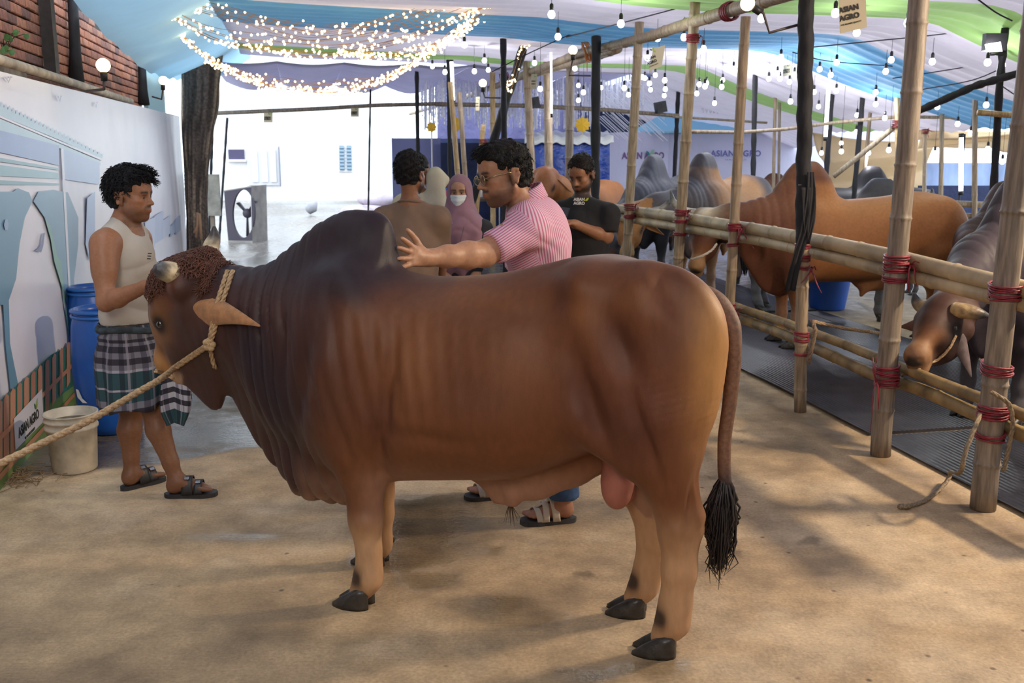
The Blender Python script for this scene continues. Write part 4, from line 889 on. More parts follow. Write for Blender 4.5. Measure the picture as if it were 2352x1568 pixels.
def bamboo(pts, r, name, m, label=None, cat=None, group=None, node=.34, seed=0, taper=.92, parent=None, split=False):
    pts = [np.asarray(p, float) for p in pts]; seg = [np.linalg.norm(pts[i + 1] - pts[i]) for i in range(len(pts) - 1)]; L_ = sum(seg); cum = np.concatenate([[0], np.cumsum(seg)])
    at = lambda s: np.array([np.interp(s, cum, [p[k] for p in pts]) for k in range(3)]); rr = random.Random(seed + 5); s = 0; P_, R_ = [], []; nx = node * rr.uniform(.2, .9); cuts = [0.0]
    ring = []
    while nx < L_: ring.append(nx); nx += node * rr.uniform(.8, 1.2)
    st = {0.0, L_}
    for q in ring: st |= {q - .022, q - .008, q, q + .006, q + .026}
    for a in np.arange(.12, L_, .22): st.add(float(a))
    st = sorted(x for x in st if 0 <= x <= L_); dirs = unit(pts[-1] - pts[0]); sid = unit(np.cross(dirs, (0.3, .2, 1)) if abs(dirs[2]) < .8 else np.cross(dirs, (1, .2, 0)))
    for x in st:
        k = 0
        for q in ring:
            if abs(x - q) < 1e-6: k = .11
            elif abs(x - q + .008) < 1e-6 or abs(x - q - .006) < 1e-6: k = max(k, .045)
        P_.append(at(x) + sid * r * .12 * math.sin(x * 2.1 + seed) * (1 if 0 < x < L_ else 0)); R_.append(r * (1 - (1 - taper) * x / L_) * (1 + k))
    b = MB(); b.tube(P_, R_, 14); o = b.build(name, m, parent)
    if label: tag(o, label, cat, group)
    return o
def tie(c, r, parent, n=5, h=.05, bow=None, m=None, seed=0, axis=(0, 0, 1), squash=1.0, wide=(0, 0)):
    """strands of raffia wound round a post and the rail behind it"""
    rr = random.Random(seed); b = MB(); c = np.asarray(c, float); ax = unit(axis); x = unit(np.cross(ax, (0, 1, .1))); y = np.cross(ax, x)
    for i in range(n):
        zz = (i - (n - 1) / 2) * h / max(1, n - 1) if n > 1 else 0; tl, t2 = rr.uniform(-.15, .15), rr.uniform(0, 6.28); pr = r * rr.uniform(1.03, 1.14)
        ring = [c + x * math.cos(a) * pr + y * math.sin(a) * pr * squash + ax * (zz + tl * r * math.cos(a + t2)) + np.array([wide[0], wide[1], 0]) * max(0, -math.sin(a)) for a in np.linspace(0, 2 * math.pi, 19)]
        b.tube(ring, .0075, 6, cap=False, flat=.7)
    if bow is not None:
        for i in range(bow[1]):
            p = c + np.asarray(bow[0]); d = np.array([rr.uniform(-.05, .05), rr.uniform(-.04, .0), rr.uniform(-1.2, .5) * bow[2]]); k = np.array([rr.gauss(0, .012), rr.gauss(0, .012), 0])
            b.tube([p, p + d * .3 + (rr.uniform(-.02, .02), -.015, .02), p + d * .7 + k, p + d + k * 2], [.006, .0055, .005, .003], 5, flat=.5)
    return b.build('tie', m or redT, parent)
FA = 3.23
def fpt(px, py, a=FA): return onA(px, py, a)
def post(xb, yb, xt, yt, Y, r, m, label, seed, ground=True, ztop=None, plane=None, node=.34):
    """a pole seen between two pixels at its own distance; carried down to the ground"""
    if plane is not None: p0, p1 = fpt(xb, yb, plane), fpt(xt, yt, plane)
    else: p0, p1 = P(xb, yb, Y), P(xt, yt, Y)
    d = (p1 - p0) / (p1[2] - p0[2])
    if ground: p0 = p0 - d * p0[2]
    if ztop: p1 = p1 + d * (ztop - p1[2])
    return bamboo([p0, p1], r, 'bamboo_post', m, label, 'post', 'bamboo posts of the tent', node, seed), p0, p1
FENCE = [  # px base, px top, radius, label
    (2257, 1168, 2345, 340, .060, bambooD, 'thick grey bamboo fence post at the right edge of the picture, nearest to the camera', 2.98),
    (2022, 1045, 2110, 0, .057, bambooD, 'tall grey bamboo fence post that the big dark bull pokes its muzzle past', 2.98),
    (1838, 945, 1852, 0, .041, bambooM, 'bamboo fence post with its upper half wound in black cloth', 2.92),
    (1676, 690, 1713, 38, .040, bambooM, 'pale bamboo fence post just behind the brown bull\'s rump, its top under the long beam', None),
    (1556, 621, 1597, 0, .047, bambooM, 'bamboo fence post with red raffia knotted near its top, before the white-faced bull', 2.95),
    (1440, 585, 1471, 0, .047, bambooM, 'bamboo fence post standing before the orange and black bull\'s face', 2.95),
    (1307, 430, 1311, 0, .055, bambooD, 'speckled bamboo post rising behind the head of the man in black', 2.95),
    (1261, 430, 1256, 22, .060, bambooM, 'bamboo post beside a thin upright tube light, behind the man in pink', None)]
fposts = []
for i, (xb, yb_, xt, yt, r, m, lab, zt) in enumerate(FENCE):
    if i < 3:
        p0 = G(xb, yb_); p1 = P(xt, yt, p0[1] + (.0 if i else .05)); d = (p1 - p0) / p1[2]
        if zt: p1 = p0 + d * zt
        o = bamboo([p0, p1], r, 'bamboo_post', m, lab, 'post', None, .36, i)
    else: o, p0, p1 = post(xb, yb_, xt, yt, 0, r, m, lab, i, plane=FA + (.15 if i > 5 else 0), ztop=zt)
    if 'group' in o: del o['group']
    fposts.append((o, p0, p1))
def atz(i, z):
    p0, p1 = fposts[i][1:]; return p0 + (p1 - p0) * ((z - p0[2]) / (p1[2] - p0[2]))
def zpx(i, py):   # the height of fence post i at a picture row
    p0, p1 = fposts[i][1:]; lo, hi = 0, 3.2
    for _ in range(40):
        m_ = (lo + hi) / 2; q = atz(i, m_); dep = q[1] * CP - (m_ - CAM_H) * SP; yy = 784 - F_PX * (q[1] * SP + (m_ - CAM_H) * CP) / dep
        lo, hi = (m_, hi) if yy > py else (lo, m_)
    return lo
# rails, behind the posts
RA = FA + .105
def rail(px, r, label, seed, m=bambooR, a=RA): return bamboo([fpt(x, y, a) for x, y in px], r, 'bamboo_rail', m, label, 'rail', None, .40, seed, taper=.96)
rail([(1396, 476), (1560, 498), (1755, 530), (1915, 560), (2066, 592), (2230, 634), (2560, 716)], .047, 'thick pale bamboo rail, topmost rail of the pen fence', 11)
rail([(1396, 495), (1560, 521), (1769, 557), (1943, 597), (2066, 627), (2230, 668), (2560, 752)], .040, 'bamboo rail lashed close beneath the topmost rail of the pen fence', 12)
rail([(1560, 650), (1705, 709), (1796, 738), (1951, 795), (2003, 816), (2196, 893), (2259, 917), (2520, 1020)], .031, 'thinner bamboo rail, upper one of the low pair on the pen fence', 13, bambooL)
rail([(1560, 672), (1705, 733), (1803, 768), (1916, 819), (2003, 858), (2126, 898), (2249, 954), (2520, 1072)], .037, 'stained bamboo rail, lowest rail of the pen fence', 14, bambooL)
for i, rows in ((0, ((672, 6, .07), (848, 5, .035), (945, 7, .06), (1000, 3, .03))), (1, ((605, 7, .085), (642, 3, .02), (862, 9, .11))), (2, ((566, 4, .02), (592, 4, .03), (614, 3, .014), (766, 3, .02), (780, 3, .02), (812, 2, .008))), (3, ((522, 6, .05), (562, 4, .018), (712, 7, .09))), (4, ((488, 5, .05), (508, 3, .02), (537, 3, .02), (88, 6, .06))), (5, ((475, 4, .05), (497, 4, .03)))):
    for k, (y, n, h) in enumerate(rows):
        z = zpx(i, y); bow = None
        if (i, k) in ((3, 0), (4, 0), (2, 2), (5, 0), (1, 0)): bow = ((FENCE[i][4] * 1.0, -.06, 0), 6, .14)
        if (i, k) == (4, 3): bow = ((.06, -.02, .02), 2, .22)
        if (i, k) == (1, 2): bow = ((-.075, -.04, -.02), 5, .32)
        if (i, k) == (3, 2): bow = ((.05, -.04, 0), 5, .12)
        tie(atz(i, z), FENCE[i][4] * 1.02, fposts[i][0], n, h, bow, seed=i * 10 + k, wide=(.03, .09) if k < 2 and i < 6 else (0, 0))
# black cloth wound round the third post, with a loose tail
p3 = fposts[2]; b = MB(); zz = np.linspace(1.13, 2.90, 60); rows = []
for z in zz:
    c = atz(2, z); rows.append([c + np.array([math.cos(a), math.sin(a), 0]) * (.048 + .003 * math.sin(a * 1 + z * 22) + .0025 * math.sin(a * 3 - z * 46) - .006 * (z < 1.16)) for a in np.linspace(0, 2 * math.pi, 20, endpoint=False)])
b.raw([q for r_ in rows for q in r_], [(i * 20 + k, i * 20 + (k + 1) % 20, (i + 1) * 20 + (k + 1) % 20, (i + 1) * 20 + k) for i in range(59) for k in range(20)]); b.build('cloth_wrap', blackW, p3[0])
for pts, w in (([(1862, 395), (1862, 450), (1852, 520), (1834, 580), (1822, 630), (1815, 668)], (.02, .03, .034, .032, .034, .038)), ([(1856, 430), (1858, 500), (1856, 560)], (.05, .04, .012))):
    Yp = p3[1][1] - .075; q = [P(x, y, Yp) for x, y in pts]; tt = np.linspace(0, 1, 22); ti = np.linspace(0, 1, len(q)); vs = []
    for t in tt:
        c = np.array([spl(ti, [p[k] for p in q], t) for k in range(3)]); ww = float(spl(ti, w, t))
        for j in range(9): s_ = j / 8 * 2 - 1; vs.append(c + np.array([s_ * ww, -.012 * math.sin(s_ * 7 + t * 4) * (.3 + t), 0]))
    MB().raw(vs, [(i * 9 + j, i * 9 + j + 1, (i + 1) * 9 + j + 1, (i + 1) * 9 + j) for i in range(21) for j in range(8)]).build('cloth_tail', blackW, p3[0], solid=.004)
# the long double beam overhead along the fence
bm1 = bamboo([fpt(1868, -30, FA), fpt(1700, 16, FA), fpt(1500, 82, FA), fpt(1340, 120, FA), fpt(1200, 172, FA)], .050, 'bamboo_beam', bambooM, 'long thick bamboo beam slanting overhead along the fence tops', 'beam', None, .42, 31)
tie(fpt(1676, 26, FA), .062, bm1, 7, .10, None, seed=77, axis=fpt(1700, 16, FA) - fpt(1500, 82, FA))
bm2 = bamboo([fpt(1420, 112, FA + .05), fpt(1340, 138, FA + .05), fpt(1180, 182, FA + .05), fpt(1060, 226, FA + .05), fpt(942, 262, FA + .05)], .046, 'bamboo_beam', bambooM, 'second bamboo beam tied on below the long one and running on toward the exit', 'beam', None, .42, 32)
tie(fpt(1349, 118, FA - .02), .10, bm2, 6, .07, ((.0, -.03, -.02), 2, .2), orangeT, seed=78, axis=(1, 0, .4)); tie(fpt(1160, 180, FA - .02), .085, bm2, 8, .14, ((0, -.05, 0), 5, .12), seed=79, axis=(1, 0, .3))
# ---- the other posts deeper in the hall
def blackpole(pts, Y, r, label, ground=True, seed=0, name='wrapped_pole', m=None):
    q = [P(x, y, Y) for x, y in pts]
    if ground:
        d = (q[-1] - q[-2]) / (q[-1][2] - q[-2][2]); q.append(q[-1] - d * q[-1][2])
    tt = np.linspace(0, 1, 30); ti = np.linspace(0, 1, len(q)); c = [np.array([np.interp(t, ti, [p[k] for p in q]) for k in range(3)]) for t in tt]
    b = MB(); b.tube(c, [r * (1 + .10 * math.sin(t * 53 + seed) + .06 * math.sin(t * 117)) for t in tt], 12); o = b.build(name, m or blackW, None); tag(o, label, 'pole'); return o
BP = [([(1155, 0), (1158, 330)], 12.0, .036, 'black wrapped pole rising from behind the hair of the man in pink'),
      ([(1246, -5), (1205, 100), (1168, 215), (1135, 320), (1098, 420)], 12.3, .052, 'black wrapped brace slanting steeply across the upright poles, wound with fairy lights'),
      ([(1370, -5), (1367, 440)], 10.9, .050, 'black wrapped pole just right of the man in the black T-shirt'),
      ([(1029, 72), (1033, 390)], 15.0, .030, 'thin black pole with an upright tube light on it, above the woman in the hijab'),
      ([(957, 150), (960, 360)], 16.0, .032, 'thin black pole above the head of the man in the brown shirt'),
      ([(851, 205), (847, 420)], 17.5, .016, 'very thin dark pole standing alone in the bright exit'),
      ([(522, 270), (511, 436)], 18.0, .022, 'thin dark pole rising behind the empty appliance casing'),
      ([(488, 282), (484, 420)], 15.4, .022, 'thin grey pole hugging the right side of the tree trunk'),
      ([(1560, 165), (1553, 315)], 17.0, .036, 'dark pole before the navy cloth beside the white booth'),
      ([(1735, 150), (1730, 400)], 14.0, .036, 'black pole in front of the white booth lettering'),
      ([(1917, 118), (1898, 400)], 13.5, .036, 'black pole with a bright tube light fixed along it'),
      ([(1992, 103), (1966, 400)], 13.2, .034, 'black pole between the tube light and the grey fence post'),
      ([(2309, 64), (2296, 190), (2282, 440)], 8.8, .032, 'black wrapped pole under the floodlight at the right')]
wpoles = [blackpole(p, Y, r, l, seed=i) for i, (p, Y, r, l) in enumerate(BP)]
blackpole([(2375, 158), (2240, 197), (2080, 268)], 8.72, .032, 'black wrapped pole slanting down leftward from the pole under the floodlight', False, 40)
# fairy lights round the slanting brace come later
BB = [(1222, 400, 1206, 95, 14.4, .056, bambooM, 'thick bamboo post above the hair of the man in pink, right of the slanting brace'), (1132, 330, 1131, 128, 16.0, .044, bambooY, 'yellow bamboo post left of the black poles in the middle'),
      (1051, 400, 1034, 188, 13.6, .036, bambooY, 'slim leaning bamboo, left one of the pair behind the woman in the hijab'), (1068, 400, 1055, 212, 13.2, .034, bambooM, 'slim bamboo, right one of the pair behind the woman in the hijab'), (1101, 400, 1110, 286, 13.0, .034, bambooY, 'short yellow bamboo leaning right, left of the face of the man in pink'),
      (1777, 400, 1781, 209, 15.0, .026, bambooM, 'thin bamboo, left one of the pair before the white booth'), (1789, 400, 1791, 212, 15.2, .022, bambooD, 'thin dark bamboo, right one of the pair before the white booth'), (1985, 400, 2006, 182, 14.0, .026, bambooM, 'thin bamboo post right beside the black pole near the cream cloth'),
      (2062, 400, 2060, 222, 12.6, .034, bambooY, 'yellow bamboo post just left of the grey fence post'), (2160, 470, 2164, 262, 12.8, .030, bambooM, 'bamboo post first to the right of the grey fence post'), (2238, 480, 2241, 143, 11.6, .031, bambooM, 'taller bamboo post halfway between the grey fence post and the right edge'),
      (2123, 450, 2125, 302, 13.6, .028, bambooM, 'short bamboo post with a red knot on its top, right beside the grey fence post'), (1897, 400, 1908, 240, 14.3, .020, bambooD, 'thin grey bamboo close beside the tube-light pole')]
bposts = []
for i, (xb, yb_, xt, yt, Y, r, m, lab) in enumerate(BB):
    o, p0, p1 = post(xb, yb_, xt, yt, Y, r, m, lab, 50 + i); del o['group']; bposts.append((o, p0, p1))
tie(bposts[11][2], .04, bposts[11][0], 4, .05, ((0.03, -.02, 0), 4, .1), seed=90); tie(P(2060, 285, 12.6), .05, bposts[8][0], 5, .08, None, seed=91); tie(P(1110, 325, 13), .045, bposts[4][0], 4, .05, None, seed=92)
def hrail(pts, Y, r, label, seed, m=bambooM):
    q = [P(x, y, Y + (0 if np.isscalar(Y) else 0)) for x, y in pts]; return bamboo(q, r, 'bamboo_rail', m, label, 'rail', None, .45, seed)
hrail([(488, 260), (730, 250), (860, 242), (1010, 238)], 16.2, .032, 'dark bamboo crossbar over the bright exit, little paper tags hung on it', 60, bambooD)
hrail([(1000, 239), (1215, 243), (1390, 252), (1560, 266)], 16.2, .034, 'bamboo crossbar in front of the hanging crystal strands', 61, bambooD)
hrail([(1580, 302), (1700, 304), (1800, 297), (1930, 280), (2060, 268), (2215, 270), (2380, 282)], 13.0, .022, 'long thin bamboo crossbar in front of the booth and cream cloth', 62)
hrail([(1545, 268), (1640, 274), (1762, 282)], 15.6, .018, 'short dark bamboo bar just under the roof of the booth', 63, bambooD)
hrail([(2056, 290), (1990, 345), (1915, 405)], 12.66, .034, 'bamboo brace slanting down to the left across the cream cloth', 64)
hrail([(2246, 258), (2380, 270)], 8.74, .026, 'short bright yellow bamboo bar tied to the pole under the floodlight', 65, bambooY)
for i, (a, b_, l) in enumerate(((465, 471, 'topmost'), (492, 497, 'second'))): hrail([(2128, a), (2200, a + 3), (2275, b_)], 11.66, .040 - .006 * i, 'bamboo rail of the far pen under the navy cloth, %s of the four' % l, 70 + i)
for i, (a, b_, l) in enumerate(((545, 551, 'third'), (569, 574, 'lowest'))): hrail([(2140, a), (2244, b_ + 1)], 11.66, .034, 'bamboo rail of the far pen by the dark bull, %s of the four' % l, 73 + i)
# ================================================================== back of the hall
def bwallpx(b, x0, x1, z0, z1, name, m, th=.06): return bwall(b, float(onB(x0, 335, b) @ HA), float(onB(x1, 335, b) @ HA), z0, z1, name, m, th)
bwallpx(17.2, 900, 1012, 0, 1.88, 'wall_screen_1', mat('lit_navy_cloth', (.22, .24, .46), .8, bump=(5, .5, .05)), .05)  # lit left end of the navy screen, its light put into a paler colour
curt = mat('stage_backdrop', (.17, .165, .34), .8, noise=(2, .2), bump=(4, .6, .08))
bwallpx(21.5, 1005, 1350, 1.3, 3.3, 'wall_far_1', curt); bwallpx(21.4, 1005, 1350, 0, 1.9, 'wall_far_2', navyM); bwallpx(21.0, 1345, 1640, 0, 3.3, 'wall_far_3', navyM); bwallpx(23.5, 1560, 2120, 0, 3.0, 'wall_far_4', mat('pale_far_cloth', (.60, .60, .78), .8)); bwallpx(17.0, 1012, 1216, 0, 1.80, 'wall_screen_2', navyM, .05)
# the blue tarpaulin stall with a white plastic cover
st = thing('stall', 'glossy blue tarpaulin stall with a white plastic cover, behind the man in black', 'stall', (P(1305, 380, 16)[0], 16.2, 0))
x0, x1 = P(1212, 350, 16)[0], P(1400, 350, 16)[0]; ztp = P(1300, 318, 16)[2]; tarpM = mat('blue_tarpaulin', (.012, .06, .36), .28, noise=(2, .3), bump=(5, .6, .08))
MB().grid(lambda u, v: np.array([x0 + (x1 - x0) * u, 16 + .05 * math.sin(u * 30) * (1 - v) - .10 * math.sin(math.pi * v) , ztp * v]), 60, 10).build('front_sheet', tarpM, st); MB().box((x0 + .02, 16.5, ztp / 2), (.03, 1, ztp)).build('side_sheet', tarpM, st, smooth=False); MB().box((x1 - .02, 16.5, ztp / 2), (.03, 1, ztp)).build('side_sheet', tarpM, st, smooth=False)
MB().grid(lambda u, v: np.array([x0 - .05 + (x1 - x0 + .1) * u, 15.85 + 1.1 * v, ztp + .02 + .10 * v + .02 * math.sin(u * 40 + v * 5) - .10 * (v < .05)]), 60, 10).build('cover', mat('white_plastic', (.8, .82, .85), .25, bump=(12, .6, .03)), st, solid=.01)
# crystal strands: nobody could count them
b = MB()
for i in range(430):
    px = RNG.uniform(965, 1480); Y = RNG.uniform(17.0, 19.5); pt = P(px, 142 + 8 * RNG.normal() + max(0, px - 1340) * .2, Y); lo_ = RNG.uniform(225, 300) if px < 1375 else RNG.uniform(215, 262); pb = P(px, lo_, Y)
    b.tube([pt, pb], .006 + .010 * (RNG.random() < .5), 3, cap=False)
    for k in range(9):
        q = pt + (pb - pt) * RNG.uniform(.45, 1); b.ell(q, (.016, .016, .024), nu=4, nv=3)
crM = mat('crystal', (.88, .89, .98), .25, spec=.9); tag(b.build('bead_curtain', crM, smooth=False), 'curtain of hanging crystal bead strands at the back of the hall', 'bead curtain', kind='stuff')
b = MB()
for i in range(70):
    x = RNG.uniform(1350, 1480); y = RNG.uniform(170, 270); p = P(x, y, 17.5); d = P(x + 60, y + 55, 17.5) - p; b.tube([p, p + d], .005, 3, cap=False)
for i in range(14):
    x = 1592 + i * 8.2; p = P(x, 190 + i * 3.5, 18.0); d = P(x + 26, 262, 18.0) - p; n_ = 12
    for k in range(n_): b.ell(p + d * k / n_, (.02, .012, .03), nu=4, nv=3)
tag(b.build('bead_strings', crM, smooth=False), 'slanting strings of clear beads across the navy cloth by the booth', 'bead strings', kind='stuff')
# a stall table with odds and ends behind the woman
tY_ = 13.4; tl_, tr_ = P(985, 456, tY_), P(1172, 456, tY_); tz = float(tl_[2]); tb0 = thing('stall_table', 'dark wooden stall table with odds and ends on it, behind the woman in the hijab', 'table', ((tl_ + tr_) / 2) * [1, 1, 0]); tbM = mat('dark_wood', (.08, .06, .055), .7, noise=(12, .4))
MB().box((tl_ + tr_) / 2 + (0, .3, -.02), (float(tr_[0] - tl_[0]), .6, .04)).build('tabletop', tbM, tb0, smooth=False)
for x in (tl_[0] + .05, tr_[0] - .05):
    for y in (tY_ + .05, tY_ + .55): MB().box((x, y, (tz - .04) / 2), (.05, .05, tz - .04)).build('leg', tbM, tb0, smooth=False)
for x, w, h_, c_, lab in ((1002, .30, .13, (.02, .10, .42), 'blue plastic basin on the stall table, beside the woman\'s head'), (1024, .22, .10, (.45, .10, .20), 'crimson box on the stall table behind the woman\'s head'), (1098, .26, .14, (.55, .55, .58), 'pale grey box on the stall table right of the woman\'s head'), (1122, .20, .10, (.20, .50, .50), 'small teal box on the stall table left of the yellow bamboo'), (1150, .28, .12, (.80, .22, .05), 'bright orange tray on the stall table under the chin of the man in pink')):
    q = P(x, 450, tY_ + .25); q[2] = tz; b = MB(); b.lathe(q, [(w * .40, 0), (w * .46, .01), (w * .5, h_), (w * .47, h_), (w * .42, .02), (.01, .015)], 4 if 'box' in lab else 20); o = b.build('basin' if 'basin' in lab else 'tray' if 'tray' in lab else 'small_box', mat('stall_plastic', c_, .5), smooth='box' not in lab); tag(o, lab, 'basin' if 'basin' in lab else 'tray' if 'tray' in lab else 'box')
# gold star lanterns
goldM = mat('gold_star', (.85, .50, .03), .5, )
for k, (x, y, Y, r, lab) in enumerate(((1338, 286, 16.0, .125, 'golden paper star beside the black pole right of the man in black'), (1048, 285, 16.4, .12, 'golden paper star behind the slim leaning bamboos'), (1147, 285, 16.6, .085, 'small golden paper star behind the black poles in the middle'), (991, 292, 16.4, .085, 'pale golden paper star leftmost, on a thin white stand'))):
    c = P(x, y, Y); b = MB(); vs = []
    for s in (-1, 1):
        for i in range(16):
            a = math.pi * i / 8 + .1; rr = r * (1 if i % 2 == 0 else .78); vs.append(c + np.array([math.cos(a) * rr, s * .035, math.sin(a) * rr]))
    vs += [c - np.array([0, .07, 0]), c + np.array([0, .07, 0])]
    b.raw(vs, [(i, (i + 1) % 16, 16 + (i + 1) % 16, 16 + i) for i in range(16)] + [(32, (i + 1) % 16, i) for i in range(16)] + [(33, 16 + i, 16 + (i + 1) % 16) for i in range(16)]); o = b.build('star_lantern', goldM, smooth=False); tag(o, lab, 'star')
    MB().tube([c + (0, 0.02, -.02), np.array([c[0], c[1] + .02, 0])], .012, 6).build('stand', mat('white_stand', (.7, .7, .75), .4), o)
# the white printed booth
boothM = mat('booth_cloth', (.66, .66, .84), .7, noise=(1.5, .06), bump=(3, .3, .05)); Yb = 19.2
bo = thing('booth', 'white printed booth with a pale blue roof at the back of the hall', 'booth', (P(1600, 440, Yb)[0], Yb, 0))
def wallpx(name, x0, x1, yt0, yt1, Y0, Y1, m, parent):
    a, b2 = P(x0, yt0, Y0), P(x1, yt1, Y1); n = np.cross(unit((b2 - a) * [1, 1, 0]), (0, 0, 1)) * .03; q = [a * [1, 1, 0], b2 * [1, 1, 0], b2, a]
    return MB().raw(q + [p - n for p in q], [(0, 1, 2, 3), (7, 6, 5, 4), (0, 4, 5, 1), (1, 5, 6, 2), (2, 6, 7, 3), (3, 7, 4, 0)]).build(name, m, parent, smooth=False)
wallpx('wall_panel', 1388, 1537, 305, 300, Yb - .6, Yb + .2, boothM, bo); wallpx('wall_panel', 1537, 1885, 305, 310, Yb + .2, Yb, boothM, bo)
roofM = mat('booth_roof', (.32, .68, .86), .5, bump=(6, .4, .03), trans=.15); r0, r1, r2, r3 = P(1448, 302, Yb - .1), P(1775, 300, Yb - .1), P(1725, 262, Yb + 1.4), P(1520, 262, Yb + 1.4)
MB().raw([r0, r1, r2, r3] + [p - np.array([0, 0, .03]) for p in (r0, r1, r2, r3)], [(0, 1, 2, 3), (7, 6, 5, 4), (0, 4, 5, 1), (1, 5, 6, 2), (2, 6, 7, 3), (3, 7, 4, 0)]).build('roof', roofM, bo, smooth=False)
rt, up = (1, 0, 0), (0, 0, 1); purI = mat('purple_ink', (.14, .14, .42), .7)
put_text('ASIAN AGRO', .155, P(1690, 353, Yb - .03), (1, -.01, 0), up, purI, bo, bold=.004, spacing=1.05); put_text('WE PROMISE QUALITY', .04, P(1690, 367, Yb - .03), (1, -.01, 0), up, purI, bo)
rr_ = unit((P(1537, 350, Yb + .2) - P(1388, 350, Yb - .6)) * [1, 1, 0]); q = P(1478, 358, Yb - .13); put_text('ASIAN AGRO', .17, q, rr_, up, mat('plum_ink', (.22, .10, .28), .7), bo, bold=.004)
leaf_logo(P(1492, 358, Yb - .16), rr_, up, .22, bo, mat('soft_leaf', (.30, .52, .38), .7), mat('deep_leaf', (.03, .20, .22), .7))
# cream cloths on the right and the opening behind them
creamM = mat('cream_cloth', (.74, .60, .40), .8, noise=(2, .10), trans=.42, bump=(6, .5, .04))
def cream(c4, Y4, name, lab, sag):
    q = [P(x, y, Y) for (x, y), Y in zip(c4, Y4)]
    def fn(u, v):
        p = (q[0] * (1 - u) + q[1] * u) * (1 - v) + (q[3] * (1 - u) + q[2] * u) * v; return p + np.array([0, .07 * math.sin(v * 9 + u * 3) + .05 * math.sin(u * 7), -sag * math.sin(math.pi * u) * (1 - v) + .03 * math.sin(v * 14 + u * 4)])
    o = MB().grid(fn, 30, 30).build(name, creamM, None, solid=.006); return tag(o, lab, 'cloth')
cream([(1866, 304), (2145, 318), (2120, 440), (1908, 440)], (15.2, 14.6, 14.8, 15.2), 'cream_cloth', 'cream canvas hung behind the tube light and black poles', .10)
cream([(2100, 299), (2380, 296), (2300, 332), (2115, 345)], (14.0, 13.0, 13.3, 14.0), 'cream_cloth', 'strip of cream canvas gathered up over the bright opening at the right', .05)
cream([(2275, 318), (2400, 312), (2430, 430), (2340, 385)], (12.6, 12.0, 12.0, 12.4), 'cream_cloth', 'cream canvas draped at the far right edge beyond the floodlight pole', .05)
cY2 = 17.5; cw = mat('blue_grey_render', (.26, .34, .55), .9, noise=(2.2, .45, 8), stretch=(1, 1, .35)); o = rect('yard_wall', 2105, 374, 2500, 500, cY2, cw, None, .2); tag(o, 'stained blue-grey concrete wall outside the bright opening at the right', 'wall'); o['kind'] = 'structure'
o = rect('wall_screen_3', 2110, 426, 2480, 560, 14.2, navyM, None, .05); tag(o, kind='structure')
# ================================================================== rubber mats and the pen
def ribbed(q4, name, lab, n=60, ph=0.0):
    q = [np.asarray(p) * [1, 1, 0] for p in q4]; b = MB(); nu = n * 4
    def fn(u, v):
        p = (q[0] * (1 - u) + q[1] * u) * (1 - v) + (q[3] * (1 - u) + q[2] * u) * v; return p + np.array([0, 0, .018 + .0035 * (1 if (int(v * nu) % 4) < 2 else 0) + .004 * math.sin(u * 5 + ph) * (1 if v < .9 else .5)])
    b.grid(fn, 10, nu); k = len(b.v); e = [fn(0, v / nu) for v in range(nu + 1)]; b.raw([p for p in e] + [p * [1, 1, 0] for p in e], [(i, i + 1, nu + 2 + i, nu + 1 + i) for i in range(nu)])
    o = b.build(name, rubM, smooth=False); return tag(o, lab, 'mat')
rubM = mat('black_rubber', (.030, .031, .040), .30, noise=(6, .5, 6), bump=(80, .3, .004), spec=.5)
def abp(a, b): return hall(a, b)
ribbed([abp(3.36, 5.32), abp(3.36, 9.6), abp(5.4, 9.6), abp(5.4, 5.32)], 'rubber_mat', 'ribbed black rubber mat behind the fence, the middle one, wet and shiny', 70)
ribbed([abp(3.33, 3.0), abp(3.36, 5.26), abp(5.4, 5.26), abp(5.4, 3.0)], 'rubber_mat', 'ribbed black rubber mat behind the nearest fence post', 60, 1)
ribbed([abp(3.36, 9.7), abp(3.36, 13.6), abp(5.4, 13.6), abp(5.4, 9.7)], 'rubber_mat', 'ribbed rubber mat farthest along the fence, under the orange and black bull', 60, 2)
tubM = mat('bright_blue_plastic', (.035, .14, .62), .35, noise=(4, .1)); c = G(1912, 716) + np.array([0, .2, 0]); o = MB().lathe(c, [(.165, 0), (.19, .02), (.235, .34), (.245, .35), (.245, .37), (.225, .37), (.18, .04), (.01, .03)], 36).build('tub', tubM); tag(o, 'bright blue plastic tub on the floor behind the orange bull\'s belly', 'tub')
c = np.array([P(1790, 560, 12)[0], 12.6, 0]); o = MB().lathe(c, [(.14, 0), (.17, .02), (.2, .3), (.21, .31), (.19, .31), (.15, .04), (.01, .03)], 30).build('tub', blueP); tag(o, 'dark blue feed tub farther back, behind the orange bull', 'tub')
